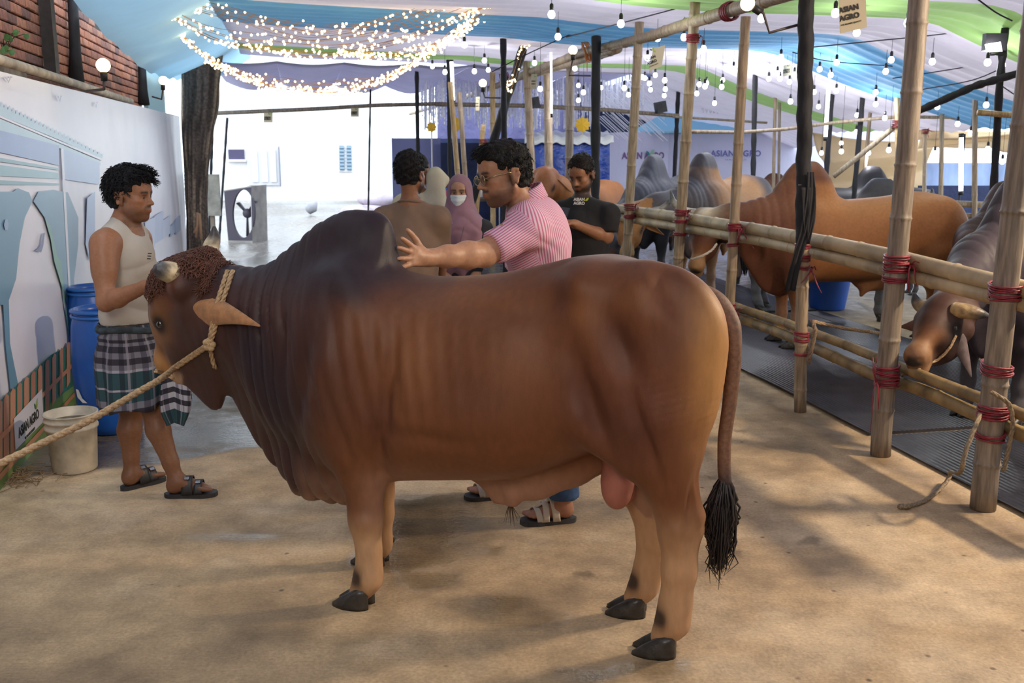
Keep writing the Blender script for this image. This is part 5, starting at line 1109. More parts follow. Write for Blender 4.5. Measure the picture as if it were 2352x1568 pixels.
# ================================================================== lamps
def emis(name, c, s, nosample=True):
    m = bpy.data.materials.new(name); m.use_nodes = True; nt = m.node_tree; nt.nodes.clear(); e = nt.nodes.new('ShaderNodeEmission'); e.inputs[0].default_value = (*c, 1); e.inputs[1].default_value = s; o = nt.nodes.new('ShaderNodeOutputMaterial'); nt.links.new(e.outputs[0], o.inputs[0])
    if nosample: m.cycles.emission_sampling = 'NONE'
    return m
ledM = emis('led_bulb', (.95, .97, 1.0), 5.0); warmM = emis('filament_bulb', (1.0, .78, .42), 7.0); fairyM = emis('fairy_led', (1.0, .76, .36), 7.0); tubeM = emis('tube_lamp', (.95, .97, 1.0), 6.0)
sockM = mat('black_socket', (.012, .012, .013), .5); wireM = mat('thin_wire', (.03, .025, .04), .6); goldW = mat('gold_wire', (.45, .24, .08), .5)
BUL = [(495, 185), (825, 318), (735, 500), (1063, 310), (1240, 415), (1510, 600), (1562, 622), (710, 685), (805, 658), (752, 733), (762, 790), (890, 703), (895, 785), (885, 843), (525, 772), (563, 835), (112, 752), (157, 812), (112, 885), (317, 772), (1200, 740), (1268, 730), (1252, 757), (1178, 823), (1412, 703), (1403, 762), (1338, 910), (1937, 493), (1905, 640), (2058, 652), (1827, 690), (1927, 690), (2013, 718), (2022, 893), (2235, 808), (2275, 942), (2285, 603), (1762, 133), (140, 525), (80, 597), (2302, 1360)]
BUL2 = [(478, 540), (425, 655), (475, 798), (970, 515), (920, 620), (1340, 530), (830, 810), (830, 918), (662, 1018), (912, 1043), (655, 1168), (520, 1272), (520, 1345), (767, 1360), (948, 1330), (1385, 942), (1568, 1095), (1685, 1180), (1825, 922), (1838, 535), (1970, 560), (1970, 1435), (1840, 1320), (1362, 1360), (468, 85), (660, 265), (1120, 175)]
BUL4 = [(1830, 100), (1888, 305), (1045, 382), (1226, 525), (1135, 622), (1260, 612), (757, 580), (870, 630), (1676, 548), (1728, 780)]
BL = [(1300 + x / 3.92, y / 3.92) for x, y in BUL] + [(1800 + x / 3.92, y / 3.92) for x, y in BUL2] + [(800 + x / 3.92, y / 3.92) for x, y in BUL4]
BX = [(0, 'left of the black pole in the middle'), (1158, 'between the middle black pole and the speckled post'), (1311, 'between the speckled post and the orange bull\'s post'), (1457, 'between the posts before the orange and white-faced bulls'), (1580, 'between the white-faced bull\'s post and the pale post'), (1706, 'between the pale post and the cloth-wrapped post'), (1852, 'between the cloth-wrapped post and the thin bamboo beyond'), (1985, 'just left of the tall grey fence post'), (2090, 'between the grey fence post and the far tall bamboo'), (2240, 'near the floodlight pole at the right')]
ORD = ['topmost', 'second', 'third', 'fourth', 'fifth', 'sixth', 'seventh', 'eighth', 'ninth', 'tenth', 'eleventh', 'twelfth', 'thirteenth', 'fourteenth', 'fifteenth', 'sixteenth']
sec = lambda x: max(k for k, q in enumerate(BX) if x >= q[0])
rank = {}
for k in range(len(BX)):
    for n_, q in enumerate(sorted([q for q in BL if sec(q[0]) == k], key=lambda q: q[1])): rank[q] = 'LED bulb %s, %s' % (BX[k][1], 'topmost there' if n_ == 0 else ORD[n_] + ' from the top')
proto = None
for i, (x, y) in enumerate(BL):
    Y = 12.0 + (i * 37 % 11) * .28 if y > 90 else 9.4 + (i % 4) * .2
    while True:
        p = P(x, y, Y); a = float(p @ HA); zt = zc(a) - .05
        if (p[2] < zt - .14 and a < 8.25) or Y < 6.5: break
        Y -= .3
    s = 1.0
    if proto is None:
        r_ = thing('hanging_bulb', 'white LED bulb on a thin black wire under the cloth ceiling', 'bulb', p, 'hanging bulbs')
        bb = MB().lathe(p, [(.004, -.058), (.020, -.052), (.0285, -.036), (.030, -.026), (.026, -.010), (.017, .004), (.014, .006)], 14).build('bulb', ledM, r_); sk = MB().lathe(p, [(.015, .004), (.016, .04), (.012, .055), (.004, .06)], 10).build('socket', sockM, r_); wr = MB().tube([p + (0, 0, .06), p + (0, 0, 1.06)], .0022, 5).build('wire', wireM, r_); proto = (r_, bb, sk, wr)
    else:
        r_ = proto[0].copy(); COL.objects.link(r_); r_.location = p
        for c in proto[1:]: q = c.copy(); COL.objects.link(q); q.parent = r_
    r_['label'] = rank[(x, y)]
    wr = r_.children[2] if i == 0 else q; ln = max(.05, zt + .04 - p[2] - .06)
    wr.scale = (1, 1, ln); wr.location = (0, 0, .06 * (1 - ln))
# the light of some of those bulbs, each just under its own glass
blist = [o for o in bpy.data.objects if o.name.startswith('hanging_bulb')]
for i in range(0, len(blist), 6):
    d = bpy.data.lights.new('bulb_light', 'POINT'); d.energy = 14; d.color = (.92, .95, 1.0); d.shadow_soft_size = .03; o = bpy.data.objects.new('bulb_light', d); COL.objects.link(o); o.location = blist[i].location + Vector((0, 0, -.10))
# warm bulbs on bent brackets
def bracket_bulb(x, y, Y, arm, label, lean=(0, 0)):
    c = P(x, y, Y); t = thing('bracket_lamp', label, 'lamp', c); up = unit((lean[0], 0, 1)); MB().ell(c, .045, nu=16, nv=12).build('bulb', warmM, t)
    MB().lathe(c - up * .10, [(.022, 0), (.024, .05), (.017, .062)], 12, axis=up).build('socket', sockM, t); q = [c - up * .09] + [P(ax, ay, Y + dy) for ax, ay, dy in arm]; MB().tube(q, .009, 6).build('bracket', mat('rusty_iron', (.12, .10, .09), .6, metal=.5), t); return c
for (x, y, Y, arm, lab, ln) in ((237, 150, 6.75, [(239, 205, 0), (200, 209, .2)], 'warm bulb on a bent iron bracket over the middle of the banner', (0, 0)), (375, 185, 10.9, [(371, 228, 0), (350, 222, .1)], 'warm bulb on a bent iron bracket close to the tree trunk', (.1, 0)),
        (1316, 115, 10.6, [(1307, 173, 0), (1357, 174, 0)], 'warm bulb on a bent bracket fixed to the black pole beside the man in black', (0, 0)), (1109, 191, 12.0, [(1114, 224, 0), (1150, 225, 0)], 'warm bulb on a bracket fixed to the black pole in the middle', (0, 0)), (1717, 8, 6.5, [(1753, 30, 0), (1767, 75, 0), (1834, 57, 0)], 'largest warm bulb, on a bent bracket under the near end of the long beam', (-1.5, 0))):
    bracket_bulb(x, y, Y, arm, lab, ln)
def tube_light(x0, y0, x1, y1, Y, r, label):
    p0, p1 = P(x0, y0, Y), P(x1, y1, Y); t = thing('tube_light', label, 'lamp', p1); MB().tube([p0, p1], r, 10).build('tube', tubeM, t); d = unit(p1 - p0)
    for q, s in ((p0, -1), (p1, 1)): MB().tube([q - d * .01 * s, q + d * .04 * s], r * 1.2, 10).build('end_cap', sockM, t)
tube_light(1905, 172, 1896, 316, 13.1, .024, 'bright upright tube light on a black pole before the cream cloth'); tube_light(1037, 140, 1041, 232, 14.7, .024, 'bright upright tube light above the woman in the hijab'); tube_light(1265, 38, 1267, 262, 12.6, .012, 'slender upright tube light beside the thick bamboo post, behind the man in pink'); tube_light(2208, 314, 2207, 440, 12.4, .026, 'bright upright tube light in the opening at the far right'); q_ = P(2207, 440, 12.45); MB().tube([q_ + (0, .03, .7), q_ * [1, 1, 0] + (0, .03, 0)], .014, 6).build('stand', sockM, bpy.data.objects['tube_light.003'])
fl = thing('floodlight', 'glaring white floodlight on the wrapped pole at the right', 'lamp', P(2290, 105, 8.7)); cF = P(2290, 104, 8.7)
MB().raw([P(x, y, 8.64) for x, y in ((2262, 102), (2298, 96), (2302, 118), (2266, 119))], [(0, 1, 2, 3)]).build('lit_face', emis('flood_face', (1, .98, .94), 14.0), fl); MB().box(cF + (0, .05, .03), (.18, .07, .14)).build('housing', mat('flood_housing', (.05, .05, .06), .4), fl, smooth=False)
MB().tube([P(2275, 124, 8.74), P(2310, 124, 8.78)], .014, 6).build('bracket', sockM, fl)
# garlands of fairy lights
def garland(pts, Y, nst, nled, spread, label, up_only=False):
    q = [P(x, y, Y) for x, y in pts]; t = thing('fairy_lights', label, 'fairy lights', q[len(q) // 2], 'garlands of fairy lights'); ti = np.linspace(0, 1, len(q)); w = MB(); b = MB()
    for s in range(nst):
        o1, o2 = RNG.normal(0, spread), RNG.normal(0, spread * .8); amp = abs(RNG.normal(0, spread)) * (1 if up_only else RNG.choice([-1, 1])); ph = RNG.uniform(0, 6.28); c = []
        for u in np.linspace(0, 1, 40):
            p = np.array([spl(ti, [k[j] for k in q], u) for j in range(3)]); e = math.sin(math.pi * u) ** .5; p = p + np.array([0, o2 * e, (amp + .3 * o1) * e + .012 * math.sin(u * 20 + ph)]); c.append(p)
        w.tube(c, .0022, 4, cap=False)
        for _ in range(int(nled * 1.35) // nst):
            u = RNG.uniform(0, 1) * 39; i = min(38, int(u)); p = c[i] + (c[i + 1] - c[i]) * (u - i) + RNG.normal(size=3) * .012; b.ell(p - (0, 0, .008), .0115, nu=6, nv=4)
    w.build('wires', goldW, t)['kind'] = 'stuff'; b.build('fairy_bulbs', fairyM, t)['kind'] = 'stuff'
garland([(330, -14), (430, 50), (520, 86), (620, 104), (700, 112), (790, 108), (870, 96), (960, 68), (1060, 34), (1150, -4)], 9.5, 9, 240, .035, 'lower bundle of the upper garland of warm fairy lights, nearest the camera')
garland([(340, -30), (440, 18), (540, 48), (640, 76), (730, 92), (820, 84), (920, 56), (1030, 18), (1140, -14)], 9.7, 10, 110, .085, 'loose upper strands of warm fairy lights fanned out above the nearest garland', True)
garland([(386, 26), (420, 84), (470, 128), (520, 158), (590, 190), (660, 205), (740, 210), (820, 202), (890, 180), (950, 146), (1000, 112), (1050, 78), (1100, 46), (1158, 2)], 10.4, 9, 430, .022, 'lower, farther garland of warm fairy lights sagging across the exit')
garland([(505, 150), (560, 172), (640, 192), (740, 198), (850, 190), (930, 160)], 10.5, 3, 40, .03, 'few thin strands of fairy lights above the lower garland', True)
garland([(780, 118), (850, 124), (930, 118), (1000, 98), (1060, 60), (1130, 14)], 9.9, 6, 150, .03, 'third bundle of fairy lights rising to the black pole in the middle')
garland([(1250, 0), (1215, 85), (1195, 130), (1170, 200), (1160, 190)], 12.15, 3, 34, .05, 'fairy lights wound along the slanting black brace')
# cables slung under the cloth
CBL = ['dark twisted cable rising to the near end of the long beam', 'dark cable from the cloth-wrapped post toward the floodlight pole', 'thin cable sloping up behind the tall grey fence post to the floodlight', 'thin cable sagging right of the cloth-wrapped post below the hanging card', 'dark cable crossing the green cloth at the top right corner', 'thin cable running above the second beam near the middle black poles', 'thin cable from behind the grey fence post up to the right edge', 'thin cable falling to the right edge beside the floodlight pole']
b = MB()
for pts, Y in (([(1300, 85), (1400, 60), (1500, 34), (1640, -4)], 9.0), ([(1850, 110), (2000, 95), (2190, 75), (2300, 52)], 9.6), ([(2050, 180), (2150, 165), (2240, 150), (2310, 134)], 10.3), ([(1820, 120), (1900, 140), (2050, 152)], 11.0), ([(2240, -6), (2290, 30), (2325, 48)], 7.6), ([(1130, 165), (1220, 120), (1330, 70)], 11.0), ([(2120, 205), (2230, 185), (2352, 132)], 10.0), ([(2290, 190), (2352, 232)], 9.8)):
    q = [P(x, y, Y) for x, y in pts]; ti = np.linspace(0, 1, len(q)); c = [np.array([spl(ti, [k[j] for k in q], u) for j in range(3)]) for u in np.linspace(0, 1, 20)]; o = MB().tube(c, .006, 5).build('cable', wireM); tag(o, CBL.pop(0), 'cable', 'slung cables')
# black poles against the brick wall, plant, pipe
for i, (pts, Y, r, lab) in enumerate((([(168, 20), (176, 188)], 6.45, .040, 'black cloth-wrapped pole against the brick wall, left of the warm bulb'), ([(326, 155), (330, 240)], 10.7, .045, 'dark wrapped post at the far end of the brick wall'))):
    q0 = onA(*pts[0], -1.70); q1 = onA(*pts[1], -1.70); d = (q1 - q0); o = MB().tube([q0 - d * .45, q0, q0 + d * .6, q1], [r, r, r * 1.1, r * 1.5], 12).build('wrapped_pole', blackW); tag(o, lab, 'pole')
q0, q1 = onA(106, -30, -1.70), onA(118, 176, -1.70); o = MB().box((q0 + q1) / 2 + (0, 0, .05), (.085, .06, float(q0[2] - q1[2]) + .1)).build('steel_post', mat('dark_steel', (.045, .042, .04), .6, noise=(15, .4)), smooth=False); tag(o, 'dark square steel post against the brick wall', 'post')
o = MB().tube([hall(-1.62, 4.8, 2.235), hall(-1.62, 10.8, 2.185)], .032, 12).build('pipe', mat('cream_pipe', (.50, .42, .32), .6, noise=(8, .4))); tag(o, 'old cream pipe lying along the ledge above the banner', 'pipe')
pl = thing('wall_plant', 'small green weed growing on the ledge above the banner', 'plant', P(12, 118, 5.25))
lm = mat('green_leaf', (.055, .13, .035), .6, noise=(20, .3)); sm_ = mat('stem_green', (.08, .07, .04), .8); s0 = P(10, 122, 5.25)
for i, (x, y, s) in enumerate(((8, 90, 1.2), (18, 108, 1.3), (30, 112, 1), (28, 76, 1), (45, 72, .9), (56, 78, .9), (6, 112, 1.1), (22, 96, 1.0), (-6, 100, 1.1))):
    c = P(x, y, 5.2); st_ = MB().tube([s0, (s0 + c) / 2 + (0, 0, .03), c], .0025, 4).build('stem', sm_, pl); L_ = .040 * s; a = RNG.uniform(0, 6.28); d = np.array([math.cos(a), -.3, math.sin(a) * .7 - .2]); d = unit(d) * L_; w = unit(np.cross(d, (0.2, -1, .3))) * L_ * .42
    MB().raw([c, c + d * .3 + w, c + d * .7 + w * .8, c + d, c + d * .7 - w * .8, c + d * .3 - w, c + d * .5 + np.array([0, -.006, 0])], [(0, 1, 6), (1, 2, 6), (2, 3, 6), (3, 4, 6), (4, 5, 6), (5, 0, 6)]).build('leaf', lm, st_)
# hanging brand cards
cardM = mat('cream_card', (.66, .58, .40), .7)
def card(c4, Y, lab, full=True, dY=0.0):
    q = [P(x, y, Y + (dY if i in (1, 2) else 0)) for i, (x, y) in enumerate(c4)]; n = unit(np.cross(q[1] - q[0], q[3] - q[0])) ; n = n if n @ (CAM - q[0]) > 0 else -n; t = thing('hanging_card', lab, 'card', q[3])
    MB().raw(q + [p - n * .004 for p in q], [(0, 1, 2, 3), (7, 6, 5, 4), (0, 4, 5, 1), (1, 5, 6, 2), (2, 6, 7, 3), (3, 7, 4, 0)]).build('board', cardM, t, smooth=False)
    rt = q[2] - q[3]; up_ = q[0] - q[3]; w, hh = np.linalg.norm(rt), np.linalg.norm(up_); o0 = q[3] + n * .004
    if np.cross(unit(rt), unit(up_)) @ n < 0: pass
    upv = unit(up_ - unit(rt) * (up_ @ unit(rt)))
    put_text('ASIAN', w * .265, o0 + rt * .44 + upv * hh * .52, rt, upv, inkM, t, bold=w * .012); put_text('AGRO', w * .265, o0 + rt * .42 + upv * hh * .33, rt, upv, inkM, t, bold=w * .012)
    if full: put_text('WE PROMISE QUALITY', w * .075, o0 + rt * .45 + upv * hh * .18, rt, upv, inkM, t, bold=w * .002)
    leaf_logo(o0 + rt * .74 + upv * hh * .80 + n * .002, rt, upv, w * .42, t, third=full)
    MB().tube([(q[0] + q[1]) / 2 + (0, .004, -.004), (q[0] + q[1]) / 2 + (0, .02, .12)], .002, 4).build('string', wireM, t)
card([(1925, -22), (1988, -30), (1991, 63), (1930, 77)], 7.1, 'cream hanging card with the largest lettering, near the top right')
card([(1500, 112), (1528, 103), (1520, 152), (1491, 164)], 9.9, 'cream hanging card tilted between two fence posts below the long beam')
card([(1799, 150), (1819, 148), (1819, 172), (1798, 176)], 12.4, 'small pale hanging card left of the black-wrapped fence post, among the bulbs', False)
card([(606, 259), (626, 259), (626, 281), (606, 281)], 16.0, 'small card hung on the exit crossbar, left one of two', False)
card([(806, 248), (824, 248), (824, 268), (806, 268)], 16.0, 'small card hung on the exit crossbar, right one of two', False)
card([(1220, 170), (1234, 170), (1232, 204), (1220, 204)], 11.9, 'small pale card hung from the beam beside the upright tube light', False)
card([(1093, 222), (1102, 222), (1101, 254), (1092, 254)], 13.0, 'narrow pale card hung from the beam above the slim bamboos', False)
# two small black speakers on the crossbar, fan blade overhead
for x, y, lab in ((1517, 246, 'small black loudspeaker on the crossbar by the navy cloth'), (1226, 236, 'small black box on the crossbar among the bead strands')):
    c = P(x, y, 16.1); o = MB().box(c, (.16, .14, .17), [unit((1, .2, .2)), unit((-.2, 1, 0)), unit((-.2, 0, 1))]).build('speaker_box', mat('speaker_black', (.012, .012, .02), .5), smooth=False); tag(o, lab, 'speaker')
    MB().raw([c + np.array([.05 * math.cos(a) - .02, -.085, .05 * math.sin(a)]) for a in np.linspace(0, 2 * math.pi, 16, endpoint=False)], [tuple(range(16))]).build('cone', mat('speaker_cone', (.03, .03, .035), .7), o, smooth=False)
c = P(1182, 50, 11.5); fan = thing('ceiling_fan', 'dark ceiling-fan blade showing beside the black pole in the middle', 'fan', c); d = P(1206, 38, 11.5) - P(1162, 60, 11.5)
MB().box(c, (np.linalg.norm(d), .02, .07), [unit(d), (0, 1, 0), np.cross(unit(d), (0, 1, 0))]).build('blade', cabD, fan, smooth=False); MB().lathe(P(1164, 60, 11.52) - (0, 0, .05), [(.02, 0), (.07, .02), (.07, .09), (.02, .11)], 16).build('hub', cabD, fan)
# ================================================================== the other cattle
coatM = mat('cattle_coat', rough=.55, vcol=True, noise=(40, .10, 6), bump=(300, .2, .004), spec=.3)
def cow(name, label, sh, d, sc=1.0, poll=None, nose=None, lat=None, base=(.3, .13, .06), dark=(.08, .04, .035), mid=None, face=None, muz=(.42, .24, .12), horn=True, vox=.022, hump=1.0, legdark=False, white_face=False, head=True, front=.28, tail_c=(.02, .016, .018), rump_dark=None, horn_len=.16, ears=True, group=None, patch=False):
    """sh: ground point under the shoulder; d: heading. local x forward, y left, z up"""
    d = unit((d[0], d[1], 0)); M3 = np.stack([d, np.array([-d[1], d[0], 0]), np.array([0, 0, 1.])]); o = np.array([sh[0], sh[1], 0.]); ab_ = (float(o @ HA), float(o @ HB)); o[2] = .021 if 3.3 < ab_[0] < 5.3 and 3 < ab_[1] < 13.6 else 0.0
    loc = lambda p: (M3 @ (np.asarray(p, float) - o)) / sc; wor = lambda q: o + (np.asarray(q) * sc) @ M3
    hp = loc(poll) if poll is not None else np.array([.80, 0, 1.16]); nn = unit(M3 @ np.asarray(nose, float)) if nose is not None else unit((.55, 0, -.83))
    ll = M3 @ np.asarray(lat, float) if lat is not None else np.array([0, -1., 0]); ll = unit(ll - nn * (ll @ nn)); ff = -np.cross(nn, ll); HM = np.stack([nn, ll, ff])
    h = lambda n, l, q: hp + n * HM[0] + l * HM[1] + q * HM[2]
    lo = np.minimum((-1.55, -.42, -.02), np.minimum(hp, hp + nn * .6) - .25); hi = np.maximum((.45, .42, 1.72), np.maximum(hp, hp + nn * .6) + .25)
    f = Field.box(lo, hi, vox)
    us = [-1.42, -1.36, -1.22, -1.0, -.72, -.40, -.1, .15, .30]
    f.loft(us, [1.02, 1.14, 1.23, 1.26, 1.22, 1.20, 1.24, 1.20, 1.05], [.80, .72, .66, .58, .54, .52, .52, .56, .66], [.10, .18, .25, .27, .30, .31, .28, .22, .14], p=2.25, k=.04)
    f.loft([-.34, -.26, -.12, .03, .16, .28], [1.18, 1.26 + .12 * hump, 1.30 + .21 * hump, 1.28 + .22 * hump, 1.24 + .10 * hump, 1.16], [1.0] * 6, [.05, .10, .125, .12, .10, .05], p=2, k=.08)
    f.chain([(.08, 0, .98), (.30, 0, 1.0), (hp - np.array([0, 0, .10])) * .55 + np.array([.30, 0, 1.0]) * .45, hp + np.array([-.04, 0, -.10])], [.22, .19, .15, .12], k=.08, flat=((0, 1, 0), .82))
    f.loft([.02, .12, .24, .36, .46], [.8, .85, .9, .92, .95], [.46, .40, .44, .58, .74], [.07, .07, .06, .05, .04], p=1.8, k=.08)
    for s in (-1, 1):
        f.ell((.0, s * .17, .86), (.19, .12, .30), k=.10)
        f.chain([(.04, s * .18, .70), (.05, s * .18, .52), (.03, s * .17, .42), (.02, s * .17, .24), (.02, s * .17, .12), (.05, s * .17, .05)], [.11, .072, .056, .044, .044, .05], k=.04)
        f.ell((-1.18, s * .14, .92), (.22, .12, .27), k=.10)
        f.chain([(-1.12, s * .15, .76), (-1.20, s * .15, .58), (-1.32, s * .14, .44), (-1.30, s * .14, .26), (-1.28, s * .14, .13), (-1.24, s * .14, .05)], [.16, .10, .062, .046, .046, .05], k=.05)
        f.cone((-1.24, s * .14, .60), (-1.36, s * .14, .47), .04, .03, k=.04)
    f.ell((-.70, 0, .50), (.16, .05, .07), k=.08); f.cone((-.62, 0, .46), (-.60, 0, .40), .035, .02, k=.04)
    f.chain([(-1.33, 0, 1.14), (-1.44, 0, 1.02), (-1.47, 0, .72)], [.045, .034, .02], k=.04)
    if head: head_field(f, h, HM)
    V, Fq = f.mesh(1); V[:, 2] = np.maximum(V[:, 2], 0); u, v, z = V.T; n1 = vnoise(V, 4, int(sh[1] * 7)) * .5 + vnoise(V, 11, 3) * .2
    nu_ = np.exp(-((u - .28) / .2) ** 2) * sm(z, .7, .9); V = V + normals(V, Fq) * (nu_ * .012 * (np.abs(np.sin(u * 45)) ** .6 - .6) + .004 * vnoise(V, 6, 4))[:, None]
    c = np.tile(np.array([base], float), (len(V), 1)); c = c * (1 + .25 * n1[:, None])
    if mid is not None: c = mixc(c, mid, (1 - sm(np.abs(u + .55 + .1 * n1), .22, .5)))
    if rump_dark is not None: c = mixc(c, rump_dark, 1 - sm(u + .1 * n1, -1.15, -.85))
    fr = sm(u + .12 * n1, -front, -front + .32); fr = np.maximum(fr, sm(z, 1.30, 1.38)); c = mixc(c, dark, fr * .92)
    c = mixc(c, np.array(base) * .5 + np.array([.25, .15, .10]) * .8, sm(-z, -.62, -.5) * sm(z, .38, .44) * (1 - sm(u, -.1, 0)) * .6)
    if legdark: c = mixc(c, (.03, .025, .025), (1 - sm(z, .25, .5)))
    else: c = mixc(c, np.array(base) * .6 + .12, (1 - sm(z, .20, .42)) * .6)
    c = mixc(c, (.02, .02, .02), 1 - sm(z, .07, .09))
    fc = face if face is not None else dark
    if head:
        c = head_colours(c, (V - hp) @ HM.T, fc, fc, np.array(fc) * 1.25 + .02, muz, np.array(muz) * 1.15)
        if patch: L = (V - hp) @ HM.T; c = mixc(c, (.016, .012, .013), np.exp(-((L[:, 0] - .27) / .10) ** 2 - ((L[:, 2] + .12) / .07) ** 2) * (np.abs(L[:, 1]) < .2) * .9)
        if white_face: L = (V - hp) @ HM.T; c = mixc(c, (.72, .60, .46), np.exp(-((L[:, 0] - .03) / .10) ** 2 - (L[:, 1] / .11) ** 2) * sm(L[:, 2], -.12, -.06))
    t = thing(name, label, 'bull', o, group); skin('body', wor(V), Fq, coatM, t, c)
    if horn and head:
        for s in (-1, 1):
            a = h(.0, s * .115, -.115); k = horn_len; q = [a, a + HM[1] * s * k * .45 + ff * .02, a + HM[1] * s * k * .8 + ff * .05 - nn * k * .25, a + HM[1] * s * k * .95 + ff * .06 - nn * k * .55]
            horn_mesh([wor(p) for p in q], [.043 * sc, .038 * sc, .026 * sc, .006 * sc], 'horn', t, 10, light=(.42, .38, .32))
    if ears and head:
        em = mat('cattle_ear', tuple(np.array(fc) * .7 + np.array([.10, .05, .02])), .7)
        for s in (-1, 1):
            a = h(.10, s * .11, -.16); b2 = a + HM[1] * s * .22 + np.array([0, 0, -.10]) - ff * .05; ear_mesh(wor(a), wor(b2), unit((np.array([0, 0, .8]) + ff * .5) @ M3), unit(ff @ M3), .055 * sc, t, m=em)
    if head:
        for s in (-1, 1): MB().ell(wor(h(.222, s * .112, -.064)), .018 * sc, nu=8, nv=6).build('eye', eyeM, t)
    for (x, y) in ((.06, -.17), (.06, .17), (-1.23, -.14), (-1.23, .14)):
        hoof(wor((x, y, 0)), d, t, sc * 1.05)
    b = MB(); e0 = wor((-1.47, 0, .74))
    for i in range(26): q = RNG.normal(size=2) * .03; b.tube([e0, e0 + np.array([q[0] * 1.3, q[1] * 1.3, -.14]) * sc, e0 + np.array([q[0] * .6, q[1] * .6, -.30 - .06 * RNG.random()]) * sc], [.014 * sc, .012 * sc, .003], 5, cap=False)
    b.build('tail_switch', mat('tail_hair', tail_c, .6), t)
    global LAST_BVH; LAST_BVH = BVHTree.FromPolygons([tuple(p) for p in wor(V)], [tuple(map(int, q)) for q in Fq])
    return t, (lambda q: wor(q)), h
OR = (.44, .185, .065); GREY = (.075, .072, .085); BLK = (.022, .020, .024); RED = (.135, .055, .035)
# the orange-brown bull behind the fence, white-faced, head low to the left
pC1 = P(1628, 484, 8.85)
cC1 = cow('bull', 'orange-brown bull with a white forehead behind the fence, in front of the blue tub', (2.48, 8.72), (-1, -.10), 1.06, pC1, (-.22, -.30, -.72), (-.92, .30, 0.02), OR, (.17, .062, .036), face=(.15, .055, .03), muz=(.45, .26, .12), white_face=True, vox=.016, front=.16, horn_len=.27)
pC2 = P(1449, 472, 10.75); cC2 = cow('bull', 'orange bull with black hump and rump, horned head lowered behind the sixth fence post', (2.15, 11.5), (-.62, -.80), 1.10, pC2, (-.10, -.35, -.75), (-.95, .20, 0.05), (.40, .18, .055), GREY, face=(.42, .19, .06), muz=(.42, .26, .12), rump_dark=(.07, .06, .065), front=.10, vox=.018, horn_len=.30)
pC3 = P(1395, 520, 12.0); cC3 = cow('bull', 'dark grey bull whose big hump rises behind the man in the black T-shirt', (1.75, 12.7), (-.55, -.83), 1.08, pC3, (-.10, -.5, -.7), None, GREY, (.085, .085, .10), face=GREY, horn=False)
pC4 = P(1252, 388, 12.6); cC4 = cow('cow', 'ginger cow with its face between two bamboo posts, left of the man in black', (.95, 13.4), (-.35, -.93), 1.0, pC4, (-.10, -.28, -.75), (-.98, .15, 0), (.42, .17, .06), (.42, .17, .06), face=(.34, .13, .05), muz=(.40, .22, .12), horn=False, hump=.3)
cC5 = cow('bull', 'black bull facing right, its back and hump showing above the orange-brown bull', (5.05, 14.0), (1, .10), .98, None, None, None, BLK, BLK, (.035, .033, .036), muz=(.10, .09, .08), front=.3)
pC6 = P(2140, 530, 9.75); cC6 = cow('bull', 'dark grey bull beyond the orange-brown one, wearing an orange halter', (3.78, 10.15), (.85, -.42), .95, pC6, (.45, -.2, -.72), None, (.10, .10, .115), GREY, (.22, .21, .21), face=(.07, .06, .06), muz=(.12, .10, .10), horn_len=.13)
cC7 = cow('bull', 'small dark brown bull standing in the far pen between the two low rails', (4.85, 11.9), (-1, .1), .62, None, None, None, (.05, .022, .018), (.035, .018, .016), face=(.05, .022, .018), muz=(.1, .06, .05), horn=False)
pC8 = P(2240, 560, 7.7); cC8 = cow('bull', 'dark maroon bull half hidden behind the big bull that rests its muzzle on the rail', (3.95, 8.1), (-.80, -.55), .98, pC8, (-.4, -.3, -.8), None, (.06, .024, .022), (.040, .018, .020), face=(.06, .025, .02), muz=(.1, .06, .05), horn=False, vox=.02)
cC10 = cow('bull', 'plain brown bull, its dark hump showing just above the orange-brown bull\'s hump', (4.12, 15.6), (.97, .1), .92, None, None, None, (.20, .085, .045), (.10, .04, .03), face=(.12, .05, .03), muz=(.3, .18, .1), horn=False, hump=.75)
# the big dark bull at the right, muzzle over the low rail
pC9 = P(2178, 672, 5.68)
cC9 = cow('bull', 'big dark purplish bull with head stooped under the top rails, muzzle on low rail', (3.10, 6.22), (-.82, -.57), 1.0, pC9, unit(P(2058, 856, 5.33) - P(2178, 672, 5.70)), unit((-.62, .76, -.05)), (.038, .028, .034), (.050, .040, .050), face=(.060, .026, .017), muz=(.30, .165, .085), vox=.0125, patch=True, front=.35, hump=1.15, horn=False, ears=False)
t9, w9, h9 = cC9; T9 = LAST_BVH
def sw(n, l, q): return w9(h9(n, l, q))
for s in (-1, 1):
    a = sw(.01, s * .115, -.115); side = sw(.01, s * .3, -.115) - a; side = unit(side)
    if side[1] < 0: r0 = on(T9, 2192, 712, -.02, 5.9); q = [r0, P(2216, 714, r0[1] - .05), P(2248, 720, r0[1] - .09), P(2275, 726, r0[1] - .10)]
    else: q = [a, a + side * .06, a + side * .11 + (0, 0, .03), a + side * .13 + (0, 0, .08)]
    horn_mesh(q, [.046, .044, .032, .008], 'horn', t9, light=(.40, .29, .15))
earN = mat('grey_ear', (.12, .085, .085), .6, noise=(30, .3)); a = sw(.12, .12, -.17) if (sw(.1, .3, 0) - sw(.1, 0, 0))[1] < 0 else sw(.12, -.12, -.17)
r0 = on(T9, 2205, 752, -.02, 5.9)
ear_mesh(r0, P(2230, 866, r0[1] - .06), unit((1, .3, .25)), unit((-.3, 1, 0)), .056, t9, m=earN, depth=.5)
fs9 = 1 if (sw(.1, .3, 0) - sw(.1, 0, 0))[1] > 0 else -1; r0 = sw(.12, fs9 * .09, -.15); ear_mesh(r0, r0 + (sw(.12, fs9 * .30, -.19) - r0), unit((.1, .1, 1)), unit((.3, .9, 0)), .050, t9, m=mat('brown_ear', (.16, .065, .035), .6))
